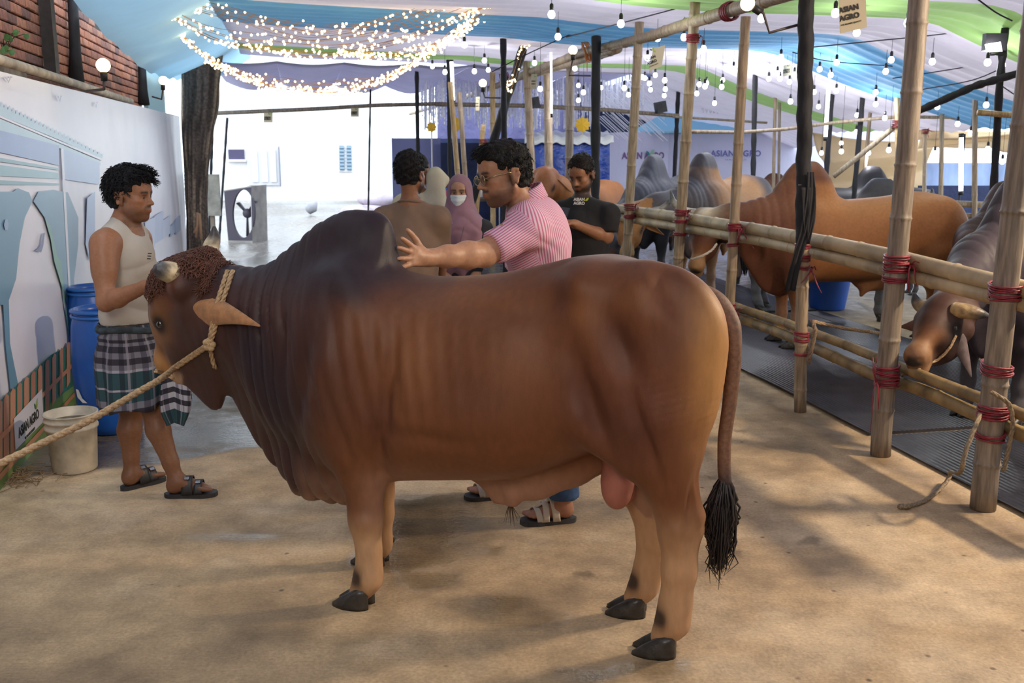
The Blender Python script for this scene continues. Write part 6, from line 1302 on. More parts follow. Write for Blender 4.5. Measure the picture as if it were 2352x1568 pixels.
# ================================================================== people
SK1, SK2, SK3 = (.285, .128, .066), (.46, .245, .145), (.29, .135, .072)
skinM = mat('skin', rough=.48, vcol=True, noise=(70, .10, 5), bump=(380, .12, .002), spec=.4, sss=.05)
eyeW = mat('eyeball', (.62, .58, .54), .15); irisM = mat('iris', (.012, .008, .006), .08, spec=.8)
def head_parts(f, c, R, s=1.0, beard=False, jaw=1.0):
    """R rows: forward, left, up"""
    q = lambda x, y, z: c + (x * R[0] + y * R[1] + z * R[2]) * s; E = lambda p, r, k, cut=False: f.ell(q(*p), tuple(a * s for a in r), k=k * s, ax=R, cut=cut)
    Cn = lambda a, b, ra, rb, k, cut=False: f.cone(q(*a), q(*b), ra * s, rb * s, k=k * s, cut=cut)
    E((-.012, 0, .045), (.100, .078, .084), .03); E((.025, 0, -.025), (.070, .063, .082), .03); E((.045, 0, -.065), (.045, .047 * jaw, .045), .03)
    for y in (-1, 1):
        Cn((-.005, y * .056, -.050), (.055, y * .022, -.097), .016, .016, .025); E((.060, y * .044, -.016), (.026, .022, .020), .02); E((.050, y * .040, -.055), (.03, .02, .03), .02)
    E((.068, 0, -.098), (.022, .024 * jaw, .018), .018); E((.07, 0, .05), (.03, .055, .045), .03)
    Cn((.082, -.036, .024), (.082, .036, .024), .013, .013, .015)
    for y in (-1, 1): E((.096, y * .031, .002), (.013, .018, .011), .010, True); E((.078, y * .031, .003), (.0135, .017, .0125), .004); Cn((.0875, y * .019, .0115), (.0835, y * .044, .0105), .0050, .0050, .004); Cn((.0860, y * .019, -.0075), (.0830, y * .043, -.007), .0042, .0042, .004)
    Cn((.090, 0, .014), (.108, 0, -.024), .0085, .0115, .010); E((.113, 0, -.028), (.0125, .0125, .0105), .008)
    for y in (-1, 1): E((.100, y * .013, -.031), (.011, .008, .008), .006); E((.107, y * .0075, -.039), (.005, .0035, .003), .003, True)
    E((.088, 0, -.058), (.014, .026, .018), .012); E((.0985, 0, -.0585), (.008, .021, .0052), .004); E((.0965, 0, -.069), (.009, .018, .006), .004); Cn((.110, -.02, -.0638), (.110, .02, -.0638), .0022, .0022, .003, True)
    for y in (-1, 1):
        for (x0, z0, x1, z1, r0, r1) in ((-.002, -.034, .004, .004, .007, .006), (.004, .004, -.006, .024, .006, .007), (-.006, .024, -.026, .022, .007, .007), (-.026, .022, -.030, .0, .007, .0065), (-.030, .0, -.014, -.030, .0065, .007)): Cn((x0, y * .078, z0), (x1, y * (.088 if x1 < -.01 else .082), z1), r0, r1, .005)
        E((-.013, y * .080, -.002), (.016, .006, .024), .008)
    return q
def head_paint(V, c, hc, R, s, sk, stubble=0.0, beard=0.0, brow=1.0, mous=0.0):
    L = (V - hc) @ R.T / s; x, y, z = L.T; near = (np.abs(x) < .14) & (np.abs(y) < .11) & (np.abs(z) < .145); w = near.astype(float); sk = np.asarray(sk)
    c = mixc(c, sk * [1.12, 1.0, .95], w * np.exp(-((np.abs(y) - .045) / .022) ** 2 - ((z + .02) / .02) ** 2) * sm(x, .03, .05) * .6)
    lip = np.exp(-((z + .0638) / .0095) ** 4) * np.exp(-(y / .023) ** 4) * sm(x, .085, .092) * w; c = mixc(c, sk * [.95, .55, .55], lip * .8)
    br = np.exp(-((z - .0235 - .0035 * np.sin(np.clip((np.abs(y) - .010) * 62, 0, 3))) / .0065) ** 2) * (1 - sm(np.abs(y), .048, .056)) * sm(np.abs(y), .008, .014) * sm(x, .05, .07) * w; c = mixc(c, (.012, .010, .010), br * brow)
    soc = np.exp(-((np.abs(y) - .031) / .020) ** 2 - ((z - .003) / .012) ** 2) * sm(x, .06, .075) * w; c = mixc(c, sk * .55, soc * .55)
    lash = np.exp(-((np.abs(y) - .031) / .017) ** 4 - ((z - .0125) / .0028) ** 2) * sm(x, .07, .08) * w; c = mixc(c, (.012, .01, .01), lash * .9)
    bd = sm(-z, .035, .055) * (1 - np.exp(-((z + .0638) / .013) ** 4) * np.exp(-(y / .026) ** 4)) * sm(x, -.02, .01) * w * (1 - .8 * np.exp(-((np.abs(y) - .045) / .018) ** 2) * sm(z, -.075, -.045))
    side = np.exp(-((x - .005) / .016) ** 2) * sm(np.abs(y), .05, .062) * sm(-z, -.03, .0) * w
    mo = np.exp(-((z + .047) / .0065) ** 2) * (1 - sm(np.abs(y), .026, .034)) * sm(x, .07, .085) * w
    c = mixc(c, (.018, .014, .013), np.clip(np.maximum(bd, side) * max(stubble, beard), 0, .95)); c = mixc(c, (.018, .014, .013), mo * max(mous, beard))
    return c
def eyes(hc, R, s, parent, gaze=(0, 0)):
    for y in (-1, 1):
        p = hc + (.0785 * R[0] + y * .031 * R[1] + .0015 * R[2]) * s; e = MB().ell(p, .0125 * s, nu=14, nv=10).build('eye', eyeW, parent); d = unit(R[0] + gaze[0] * R[1] + gaze[1] * R[2]); MB().ell(p + d * .0095 * s, (.0065 * s, .0065 * s, .0065 * s), nu=10, nv=8).build('iris', irisM, e)
def basis(fwd, up): f = unit(fwd); l = unit(np.cross(up, f)); return np.stack([f, l, np.cross(f, l)])
def hand(f, wr, fd, pn, side, s=1.0, curl=(.2, .2, .2, .2), spread=.10, thumb=(.6, .5)):
    """fd: fingers, pn: out of the back of the hand, side: +1/-1 puts the thumb along +/- cross(pn, fd)"""
    fd = unit(fd); pn = unit(pn - fd * (np.dot(pn, fd))); sd = np.cross(pn, fd) * side; q = lambda a, b, c: wr + (a * fd + b * sd + c * pn) * s
    f.chain([q(-.02, 0, 0), q(.02, 0, 0), q(.05, 0, 0)], [.027 * s, .026 * s, .024 * s], k=.02)
    for b in (-.028, -.010, .010, .028): f.cone(q(.02, b * .7, 0), q(.088, b, .002), .0165 * s, .0125 * s, k=.010)
    for i, (b, L) in enumerate(((.031, .070), (.0105, .079), (-.0105, .073), (-.030, .057))):
        p = q(.088, b, .0); d = unit(fd + sd * spread * (1.5 - i)); k0 = curl[i]; rs = [.0112, .0100, .0092, .0078]
        for j, fr in enumerate((.46, .30, .24)):
            k = k0 * (.6 + j); dd = d * math.cos(k) - pn * math.sin(k); p2 = p + dd * L * fr * s; f.cone(p, p2, rs[j] * s, rs[j + 1] * s, k=.0035); p = p2
    p = q(.018, .024, -.006); d = unit(fd * math.cos(thumb[0]) + sd * math.sin(thumb[0]) - pn * .25); p2 = p + d * .046 * s; f.cone(p, p2, .0165 * s, .0125 * s, k=.012); d2 = unit(d + fd * thumb[1]); p3 = p2 + d2 * .032 * s; f.cone(p2, p3, .0125 * s, .0108 * s, k=.004); f.cone(p3, p3 + unit(d2 + fd * .2) * .024 * s, .0108 * s, .0085 * s, k=.004)
def foot(f, heel, toe, ank, s=1.0):
    d = unit((toe - heel) * [1, 1, 0]); sd = np.array([-d[1], d[0], 0]); L = np.linalg.norm((toe - heel)[:2]); z = np.array([0, 0, 1.])
    f.ell(heel + d * .035 + z * .040, (.036, .036, .038), k=.02); f.chain([ank, heel + d * L * .27 + z * .060, heel + d * L * .52 + z * .038, heel + d * L * .74 + z * .028], [.039, .038, .032, .026], k=.025)
    for i, b in enumerate((-.032, -.016, 0, .014, .027)):
        fr = (1.0, .985, .955, .915, .86)[i]; f.cone(heel + d * L * .70 + sd * b * .9 + z * .030, heel + d * (L * fr - .012) + sd * b + z * .022, .016, .0105 if i else .0135, k=.006)
def person_grid(lo, hi, zones, fine=.0045, coarse=.011):
    ax = []
    for i in range(3): ax.append(axis_pts(lo[i], hi[i], fine, coarse, [(z[0][i], z[1][i]) for z in zones]))
    return Field(*ax)
def zone(c, r): c = np.asarray(c); return (c - r, c + r)
def hairdo(c, R, s, mcol, parent, prof, curls=0, seed=1, thick=.016, fringe=0.0, rough=.62, curl_len=(.02, .035), front=.062, nape=-.055, up_top=.0):
    f = Field.box(c - .17 * s, c + .19 * s, .0055); q = lambda x, y, z: c + (x * R[0] + y * R[1] + z * R[2]) * s
    f.ell(q(-.016, 0, .050 + up_top * .5), tuple(a * s for a in (.106 + thick * .4, .080 + thick * .7, .088 + thick + up_top)), k=0, ax=R); f.ell(q(-.045, 0, -.01), tuple(a * s for a in (.070, .074, .075)), k=.02 * s, ax=R)
    if fringe: f.ell(q(.055, 0, .098 + up_top), (.055 * s, .062 * s, .034 * s + fringe * .5), k=.03 * s, ax=R)
    X = [f.ax[0][:, None, None] - c[0], f.ax[1][None, :, None] - c[1], f.ax[2][None, None, :] - c[2]]; lx, ly, lz = [(sum(X[j] * R[i][j] for j in range(3))) / s for i in range(3)]
    line = np.where(lx > .028, .058 + .0 * lx, np.where(lx > -.012, .012 + (lx + .012) * 1.1, nape)) + 0 * ly + np.where((lx > -.012) & (lx < .03), 0, 0); line = np.where((lx > .018) & (np.abs(ly) > .045) & (lx < .05), np.minimum(line, .030), line)
    f.D = np.maximum(f.D, ((line - lz) * s * .8).astype(np.float32)); nz = .004 * np.sin(lx * 120 + 3 * np.sin(lz * 70)) * np.sin(ly * 110 + 2 * np.sin(lx * 60)) + .003 * np.sin(lz * 150 + ly * 90); f.D = f.D + (nz * s * (1 if curls else .5)).astype(np.float32)
    V, Fq = f.mesh(1); m = mat('hair', mcol, rough, noise=(60, .5, 5), bump=(130, .8, .006), spec=.25); h = skin('hair', V, Fq, m, parent)
    if curls:
        b = MB(); N = normals(V, Fq); L = (V - c) @ R.T / s; rr = np.random.default_rng(seed); idx = rr.choice(np.where((L[:, 2] > (.02 if nape > -.05 else -.02)) & ~((L[:, 0] > .035) & (L[:, 2] < (.075 if fringe > .012 else .092))))[0], curls)
        for i in idx:
            n = N[i]; t1 = unit(np.cross(n, rr.normal(size=3))); t2 = np.cross(n, t1); L_ = rr.uniform(*curl_len) * (1.35 if L[i, 0] > .05 else 1); turns = rr.uniform(.5, 1.1); ph = rr.uniform(0, 6.28); ra = rr.uniform(.005, .010); pts = []
            fall = R[0] * (.02 if L[i, 0] > .02 else 0) - R[2] * .012
            for k in range(7): u = k / 6; a = ph + turns * 6.28 * u; pts.append(V[i] - n * .004 + n * L_ * (u - .35 * u * u) + (t1 * math.cos(a) + t2 * math.sin(a)) * ra * u + fall * u * u)
            b.tube(pts, [.0019, .0021, .0020, .0018, .0015, .001, .0004], 4, cap=False)
        b.build('curls', m, h)
    return h
def cloth_skin(f, name, m, parent, colfn=None, fold=.004, seed=0, smooth=1, dirn=(0, 0, 1)):
    V, Fq = f.mesh(smooth)
    if fold: N = normals(V, Fq); V = V + N * (fold * (np.abs(vnoise(V * [1, 1, .6], 9, seed)) - .25) * 1.6 + fold * .5 * vnoise(V, 22, seed + 1))[:, None]
    return skin(name, V, Fq, m, parent, colfn(V) if colfn else None)
def plaid_mat(name, bands, cols, base, n_u=9.0, vert=(.30, .28, .33)):
    """checks from two stored coordinates: red = round the body, green = down the cloth"""
    m = bpy.data.materials.new(name); m.use_nodes = True; nt = m.node_tree; N = nt.nodes; L = nt.links; b = N['Principled BSDF']; b.inputs['Roughness'].default_value = .85; vc = N.new('ShaderNodeVertexColor'); vc.layer_name = 'Col'; sp = N.new('ShaderNodeSeparateColor'); L.new(vc.outputs[0], sp.inputs[0])
    def ramp(sock, stops):
        r = N.new('ShaderNodeValToRGB'); r.color_ramp.interpolation = 'CONSTANT'; e = r.color_ramp.elements
        while len(e) > 1: e.remove(e[-1])
        e[0].position = stops[0][0]; e[0].color = (*stops[0][1], 1)
        for p, c in stops[1:]: k = e.new(p); k.color = (*c, 1)
        L.new(sock, r.inputs[0]); return r
    r1 = ramp(sp.outputs[1], bands); mu = N.new('ShaderNodeMath'); mu.operation = 'MULTIPLY'; mu.inputs[1].default_value = n_u; L.new(sp.outputs[0], mu.inputs[0]); fr = N.new('ShaderNodeMath'); fr.operation = 'FRACT'; L.new(mu.outputs[0], fr.inputs[0])
    r2 = ramp(fr.outputs[0], [(0, (1, 1, 1)), (.10, (.45, .42, .50)), (.34, (1, 1, 1)), (.60, (1.0, 1.0, 1.0)), (.64, (.6, .58, .62)), (.80, (1, 1, 1))]); r3 = ramp(fr.outputs[0], [(0, (0, 0, 0)), (.46, (1, 1, 1)), (.56, (0, 0, 0))])
    mx = N.new('ShaderNodeMix'); mx.data_type = 'RGBA'; mx.blend_type = 'MULTIPLY'; mx.inputs[0].default_value = 1; L.new(r1.outputs[0], mx.inputs[6]); L.new(r2.outputs[0], mx.inputs[7])
    m2 = N.new('ShaderNodeMix'); m2.data_type = 'RGBA'; sc_ = N.new('ShaderNodeMath'); sc_.operation = 'MULTIPLY'; sc_.inputs[1].default_value = .55; L.new(r3.outputs[0], sc_.inputs[0]); L.new(sc_.outputs[0], m2.inputs[0]); L.new(mx.outputs[2], m2.inputs[6]); m2.inputs[7].default_value = (*vert, 1); L.new(m2.outputs[2], b.inputs['Base Color'])
    n2 = N.new('ShaderNodeTexNoise'); n2.inputs['Scale'].default_value = 300; bp = N.new('ShaderNodeBump'); bp.inputs['Strength'].default_value = .3; bp.inputs['Distance'].default_value = .002; L.new(n2.outputs[0], bp.inputs['Height']); L.new(bp.outputs[0], b.inputs['Normal']); return m
soleM = mat('sole_rubber', (.022, .022, .026), .6, noise=(40, .3)); buckM = mat('buckle', (.5, .5, .52), .25, metal=1.0)
def sandal(heel, toe, parent, strapM, soleM_, name='sandal', two=True, w=.047, open_h=False):
    d = unit((toe - heel) * [1, 1, 0]); sd = np.array([-d[1], d[0], 0]); L = np.linalg.norm((toe - heel)[:2]) + .03; o = heel - d * .015; b = MB(); n = 28
    def out(t): return (w * (.72 + .28 * sm(t, .35, .72)) * math.sqrt(max(0, 1 - abs((t - .5) * 2) ** 5)))
    ring = [(o + d * L * t + sd * out(t)) for t in np.linspace(0, 1, n)] + [(o + d * L * t - sd * out(t)) for t in np.linspace(1, 0, n)]; m_ = len(ring)
    for (z, k) in ((0, 0), (.022, 1)): b.v += [tuple(p * [1, 1, 0] + np.array([0, 0, z + .004 * 0])) for p in ring]
    b.f += [(i, (i + 1) % m_, m_ + (i + 1) % m_, m_ + i) for i in range(m_)] + [tuple(range(m_ - 1, -1, -1)), tuple(range(m_, 2 * m_))]; s = b.build(name, soleM_, parent, smooth=False)
    def strap(t0, t1, hh, wid):
        sb = MB(); nn = 14; rows = []
        for i in range(nn + 1):
            u = i / nn * 2 - 1; a = u * 1.45; row = []
            for j in range(5):
                t = t0 + (t1 - t0) * i / nn + wid * (j / 4 - .5) / L; row.append(o + d * L * t + sd * (w * .92) * math.sin(a) / math.sin(1.45) + np.array([0, 0, .020 + hh * (math.cos(a) - math.cos(1.45)) / (1 - math.cos(1.45))]))
            rows += row
        sb.raw(rows, [(i * 5 + j, i * 5 + j + 1, (i + 1) * 5 + j + 1, (i + 1) * 5 + j) for i in range(nn) for j in range(4)]); return sb.build('strap', strapM, s, solid=.005)
    return s, strap, (o, d, sd, L)
# ------------------------------------------------------------------ the young man in the checked lungi
def young_man():
    A0, A1 = G(283, 1126), G(374, 1101); B0, B1 = G(384, 1141), G(494, 1137); base = (A0 + B1) / 2
    t = thing('person', 'young man with curly black hair in grey sleeveless shirt and checked lungi', 'person', base)
    pel = P(305, 800, 4.93); ch = P(283, 600, 4.93); nk = P(287, 508, 4.93); hc = P(299, 452, 4.92); sR = P(238, 560, 4.74); sL = P(318, 548, 5.10)
    R = basis((.985, -.17, -.03), (0, 0, 1)); bf = unit((.95, -.30, 0))
    eR = P(243, 695, 4.66); wR = P(342, 655, 4.58); eL = P(330, 672, 5.16); wL = P(372, 665, 4.98)
    f = person_grid(np.array([-2.42, 4.40, 0]) - .02, np.array([-1.30, 5.42, 1.78]), [zone(hc + (0, 0, -.02), .14)], .005, .0115)
    f.cone(pel, ch, .135, .145, k=.05, flat=(bf, .78)); f.cone(ch, nk + (0, 0, -.07), .145, .08, k=.05, flat=(bf, .80)); f.cone(sR * .92 + sL * .08, sL * .92 + sR * .08, .062, k=.06)
    f.ell(ch + bf * .045 + (0, 0, .04), (.085, .12, .10), k=.05); f.cone(nk + (0, 0, -.03), hc - R[0] * .025 - R[2] * .06, .058, .054, k=.03); f.cone(nk + (0, 0, -.02), sR, .05, .05, k=.05); f.cone(nk + (0, 0, -.02), sL, .05, .05, k=.05)
    for s_, e_, w_, fd in ((sR, eR, wR, (.95, .1, .1)), (sL, eL, wL, (.9, -.4, 0))):
        m1 = s_ * .55 + e_ * .45; f.chain([s_ + (0, 0, -.005), m1, e_], [.060, .054, .041], k=.03); f.ell(s_ * .78 + e_ * .22, (.058, .062, .07), k=.03); f.chain([e_, e_ * .72 + w_ * .28, w_], [.042, .045, .028], k=.02)
        hand(f, w_, fd, (0, -.3, 1), 1, .95, (.5, .5, .5, .5))
    kA, kB = P(303, 940, 5.0), P(352, 930, 4.86)
    aA, aB = A0 + unit((A1 - A0)) * .05 + (0, 0, .085), B0 + unit((B1 - B0)) * .05 + (0, 0, .085)
    for hp, kn, an, h0, t0 in ((pel + (-.02, .065, -.02), kA, aA, A0, A1), (pel + (.0, -.065, -.02), kB, aB, B0, B1)):
        f.chain([hp, hp * .5 + kn * .5, kn], [.085, .076, .060], k=.04); f.ell(kn, (.058, .055, .06), k=.02); m = kn * .68 + an * .32 - unit(t0 - h0) * .012; f.chain([kn, m, kn * .25 + an * .75, an], [.056, .060, .040, .036], k=.02); foot(f, h0 + (0, 0, .018), t0 + (0, 0, .018), an + (0, 0, -.02))
    head_parts(f, hc, R, 1.0)
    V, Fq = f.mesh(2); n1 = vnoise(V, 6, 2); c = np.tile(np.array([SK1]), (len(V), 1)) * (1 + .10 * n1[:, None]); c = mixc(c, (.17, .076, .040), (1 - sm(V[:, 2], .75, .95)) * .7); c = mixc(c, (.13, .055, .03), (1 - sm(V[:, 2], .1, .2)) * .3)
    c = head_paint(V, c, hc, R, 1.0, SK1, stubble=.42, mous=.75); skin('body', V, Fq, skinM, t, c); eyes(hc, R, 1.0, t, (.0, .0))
    hairdo(hc, R, 1.0, (.005, .005, .007), t, None, curls=1500, seed=4, thick=.013, fringe=.016, up_top=.004, curl_len=(.018, .036))
    # sleeveless shirt
    g = Field.box(np.array([-2.35, 4.5, .88]), np.array([-1.45, 5.35, 1.56]), .0062)
    g.cone(pel + (0, 0, -.16), ch, .150, .158, k=.03, flat=(bf, .80)); g.cone(ch, nk + (0, 0, -.06), .158, .088, k=.05, flat=(bf, .82)); g.cone(sR * .80 + sL * .20 + (0, 0, -.0), sL * .80 + sR * .20, .066, k=.05); g.ell(ch + bf * .048 + (0, 0, .04), (.092, .125, .105), k=.05)
    g.cone(nk + (0, 0, -.01), sR * .8 + nk * .2, .052, .055, k=.04); g.cone(nk + (0, 0, -.01), sL * .8 + nk * .2, .052, .055, k=.04)
    g.ell(sR + (-.0, -.03, -.01), (.075, .062, .098), k=.004, cut=True); g.ell(sL + (.0, .03, -.01), (.075, .062, .098), k=.004, cut=True); g.cone(nk + bf * .035 + (0, 0, -.035), nk + bf * .05 + (0, 0, .12), .066, .10, k=.006, cut=True); g.halfspace(P(300, 790, 4.93), (0.03, 0, -1)); 
    V, Fq = g.mesh(1); N = normals(V, Fq); u = V @ np.array([.2, -.2, 1.]); dsp = .007 * (np.abs(np.sin(u * 34 + 2.4 * vnoise(V, 5, 1))) - .5) * (1 - sm(V[:, 2], 1.10, 1.28)) + .004 * vnoise(V, 11, 2); V = V + N * dsp[:, None]
    sh = skin('shirt', V, Fq, mat('grey_jersey', (.43, .395, .345), .85, noise=(6, .10), bump=(350, .2, .002)), t)
    lm_ = MB()
    for i, s0 in enumerate((.0, .010, .020)):
        p = P(344 - i, 582 + i * 6, 4.70); lm_.box(p, (.018, .003, .005), R)
    lm_.build('chest_print', inkM, sh, smooth=False)
    # lungi
    top, bot = P(303, 738, 4.93), P(322, 925, 4.93); b = MB(); b.c = []; nu, nv = 72, 30; hd = math.atan2(bf[1], bf[0])
    for j in range(nv + 1):
        v = j / nv; c0 = top * (1 - v) + bot * v; rx, ry = .150 + .052 * sm(v, 0, .5) - .012 * v, .150 + .055 * v
        for i in range(nu):
            a = 2 * math.pi * i / nu; fold = .010 * v * math.sin(a * 7 + v * 2) + .006 * math.sin(a * 13 + 1.5) * (.4 + v) + (.012 * math.sin(v * 40 + a * 2) * math.exp(-v * 7)); da = a - hd
            b.v.append(tuple(c0 + np.array([math.cos(a) * (rx + fold), math.sin(a) * (ry + fold), .018 * math.sin(a * 2 + 1) * v + .035 * math.cos(a - hd) * v - .012 * math.sin(a * 5) * (v > .98)]))); b.c.append((i / nu if i else 0.0, v, 0))
    b.f = [(j * nu + i, j * nu + (i + 1) % nu, (j + 1) * nu + (i + 1) % nu, (j + 1) * nu + i) for j in range(nv) for i in range(nu)]
    K, Wt, Gn, Gy = (.030, .026, .038), (.34, .33, .37), (.020, .060, .072), (.17, .165, .195)
    pm_ = plaid_mat('checked_lungi', [(0, (.025, .04, .05)), (.08, Gy), (.15, K), (.19, Gy), (.23, K), (.30, Gy), (.37, K), (.44, Gy), (.50, Wt), (.53, Gn), (.72, Wt), (.745, Gn), (.88, Gy), (.96, K)], None, None, 11)
    b.build('lungi', pm_, t, solid=.006)
    wb = MB(); wb.tube([top + np.array([math.cos(a) * .160, math.sin(a) * .158, -.022 + .008 * math.sin(a * 3)]) for a in np.linspace(0, 2 * math.pi, 50)], .017, 8, cap=False); wb.build('waist_roll', mat('lungi_roll', (.035, .05, .06), .9, noise=(30, .5)), t)
    for h0, t0 in ((A0, A1), (B0, B1)):
        s, strap, fr = sandal(h0, t0, t, mat('black_leather', (.014, .014, .016), .45), soleM); strap(.46, .46, .088, .056); s2 = strap(.66, .66, .066, .042)
        o, d, sd, L = fr; MB().box(o + d * L * .66 - sd * .026 + (0, 0, .083), (.024, .016, .006), [d, unit(sd * .8 + np.array([0, 0, .6])), unit(-sd * .6 + np.array([0, 0, .8]))]).build('buckle', buckM, s, smooth=False)
        MB().box(o + d * L * .46 - sd * .026 + (0, 0, .104), (.024, .016, .006), [d, unit(sd * .8 + np.array([0, 0, .6])), unit(-sd * .6 + np.array([0, 0, .8]))]).build('buckle', buckM, s, smooth=False)
    # checked cloth hanging from his hand
    b = MB(); b.c = []; w0 = wL + np.array([.06, -.04, -.02]); w1 = P(402, 905, 4.80); tipp = P(406, 972, 4.78); nu, nv = 40, 26
    for j in range(nv + 1):
        v = j / nv; c0 = w0 * (1 - v) ** 1.2 + (w1 * (1 - sm(v, .6, 1)) + tipp * sm(v, .6, 1)) * (1 - (1 - v) ** 1.2); rw = .022 + .048 * sm(v, .25, .75) - .030 * sm(v, .85, 1)
        for i in range(nu): a = 2 * math.pi * i / nu; r = rw * (1 + .32 * math.sin(a * 4 + v * 5) + .15 * math.sin(a * 9)); b.v.append(tuple(c0 + np.array([math.cos(a) * r, math.sin(a) * r * .6, .01 * math.sin(a * 3)]))); b.c.append((.5 + .5 * math.sin(a), v, 0))
    b.f = [(j * nu + i, j * nu + (i + 1) % nu, (j + 1) * nu + (i + 1) % nu, (j + 1) * nu + i) for j in range(nv) for i in range(nu)]
    o = b.build('checked_cloth', plaid_mat('checked_cloth', [(0, Gy)] + [(x, c_) for i in range(8) for x, c_ in ((.44 + i * .055, K), (.47 + i * .055, (.42, .41, .44)))] + [(.89, Gn)], None, None, 6), None); tag(o, 'bunched black and white checked cloth hanging below the bull\'s chin from the young man\'s hand', 'cloth')
    return t
young_man()
# ------------------------------------------------------------------ the man in the pink striped shirt
def stripe_mat():
    m = mat('pink_stripes', (.6, .2, .3), .8, bump=(350, .25, .002)); nt = m.node_tree; N = nt.nodes; L = nt.links; b = N['Principled BSDF']; vc = N.new('ShaderNodeVertexColor'); vc.layer_name = 'Col'; sp = N.new('ShaderNodeSeparateColor'); L.new(vc.outputs[0], sp.inputs[0])
    mu = N.new('ShaderNodeMath'); mu.operation = 'MULTIPLY'; mu.inputs[1].default_value = 860; L.new(sp.outputs[0], mu.inputs[0]); fr = N.new('ShaderNodeMath'); fr.operation = 'FRACT'; L.new(mu.outputs[0], fr.inputs[0]); r = N.new('ShaderNodeValToRGB'); e = r.color_ramp.elements; e[0].position = .30; e[0].color = (.55, .16, .28, 1); e[1].position = .46; e[1].color = (.76, .55, .66, 1); k = e.new(.86); k.color = (.76, .55, .66, 1); k = e.new(.98); k.color = (.55, .16, .28, 1); L.new(fr.outputs[0], r.inputs[0]); L.new(r.outputs[0], b.inputs['Base Color']); return m
def pink_man():
    F0, F1 = G(1317, 1196), G(1201, 1203); D0, D1 = G(1180, 1140), G(1072, 1146); base = (F0 + D0) / 2
    t = thing('person', 'man in pink striped shirt and glasses reaching out to touch the bull\'s hump', 'person', base)
    pel = P(1272, 770, 4.50); ch = P(1228, 560, 4.46); nk = P(1205, 470, 4.43); hc = P(1158, 404, 4.36)
    R = basis((-.90, -.40, -.16), (-.12, 0, 1)); bf = unit((-.98, -.10, -.15))
    sL = P(1205, 520, 4.26); sR = P(1222, 508, 4.62); eL = P(1112, 583, 4.14); wL = P(980, 592, 3.91); eR = P(1190, 640, 4.75); wR = P(1120, 690, 4.62)
    f = person_grid(np.array([-.72, 3.60, -.01]), np.array([.62, 5.00, 1.85]), [zone(hc + (0, 0, -.02), .145), zone(P(935, 580, 3.80), .12)], .005, .0125)
    f.cone(pel, ch, .15, .155, k=.05, flat=(bf, .80)); f.cone(ch, nk + unit(ch - nk) * .07, .15, .085, k=.05, flat=(bf, .85)); f.cone(sL * .9 + sR * .1, sR * .9 + sL * .1, .07, k=.06); f.cone(nk + (0.01, 0, -.03), hc - R[0] * .03 - R[2] * .06, .062, .058, k=.03); f.cone(nk, sL, .055, .055, k=.05); f.cone(nk, sR, .055, .055, k=.05)
    f.chain([sL, sL * .5 + eL * .5, eL], [.066, .060, .052], k=.03); f.chain([eL, eL * .70 + wL * .30, eL * .35 + wL * .65, wL], [.052, .053, .042, .034], k=.03, flat=((0, 1, 0), .9))
    hand(f, P(976, 592, 3.90), P(900, 578, 3.70) - P(976, 592, 3.90), (.25, -.95, .15), -1, 1.06, (.06, .08, .10, .10), .24, (.95, .5))
    f.chain([sR, eR, wR], [.062, .05, .03], k=.03)
    kF, kD = P(1292, 985, 4.44), P(1170, 960, 4.70); aF, aD = F0 + unit(F1 - F0) * .05 + (0, 0, .085), D0 + unit(D1 - D0) * .05 + (0, 0, .085)
    for hp, kn, an, h0, t0 in ((pel + (.0, -.09, -.03), kF, aF, F0, F1), (pel + (.0, .09, -.03), kD, aD, D0, D1)):
        f.chain([hp, kn], [.10, .065], k=.04); f.chain([kn, kn * .65 + an * .35, an], [.060, .060, .038], k=.02); foot(f, h0 + (0, 0, .02), t0 + (0, 0, .02), an + (0, 0, -.02), 1.05)
    head_parts(f, hc, R, 1.06, jaw=1.0); q = lambda x, y, z: hc + (x * R[0] + y * R[1] + z * R[2]) * 1.06
    V, Fq = f.mesh(2); c = np.tile(np.array([SK2]), (len(V), 1)) * (1 + .08 * vnoise(V, 7, 2)[:, None]); L = (V - hc); hdm = (np.linalg.norm(L, axis=1) < .17); c = mixc(c, (.36, .175, .10), hdm * .75); c = mixc(c, (.38, .17, .11), (1 - sm(V[:, 2], .1, .2)) * .6)
    c = head_paint(V, c, hc, R, 1.06, (.38, .18, .10), stubble=.68, mous=.95); nail = np.zeros(len(V)); skin('body', V, Fq, skinM, t, c); eyes(hc, R, 1.06, t, (-.1, -.2))
    hairdo(hc, R, 1.06, (.005, .005, .005), t, None, curls=1100, seed=6, thick=.008, fringe=.010, up_top=.0, curl_len=(.008, .016), nape=-.06)
    # glasses
    gl = MB()
    for y in (-1, 1): gl.tube([q(.112 - .006 * abs(math.sin(a)), y * .033 + .024 * math.cos(a), -.001 + .020 * math.sin(a)) for a in np.linspace(0, 2 * math.pi, 25)], .0017, 6, cap=False); gl.tube([q(.106, y * .057, .006), q(.06, y * .076, .012), q(-.012, y * .086, .014)], .0017, 6)
    gl.tube([q(.112, -.010, .004), q(.117, 0, .007), q(.112, .010, .004)], .0016, 6); g_ = gl.build('glasses', mat('gold_frame', (.50, .44, .26), .2, metal=1.0), t)
    gm = bpy.data.materials.new('lens_glass'); gm.use_nodes = True; n_ = gm.node_tree.nodes; gb_ = n_['Principled BSDF']; gb_.inputs['Transmission Weight'].default_value = 1; gb_.inputs['Roughness'].default_value = .02; gb_.inputs['IOR'].default_value = 1.05; gb_.inputs['Base Color'].default_value = (.92, .94, .96, 1)
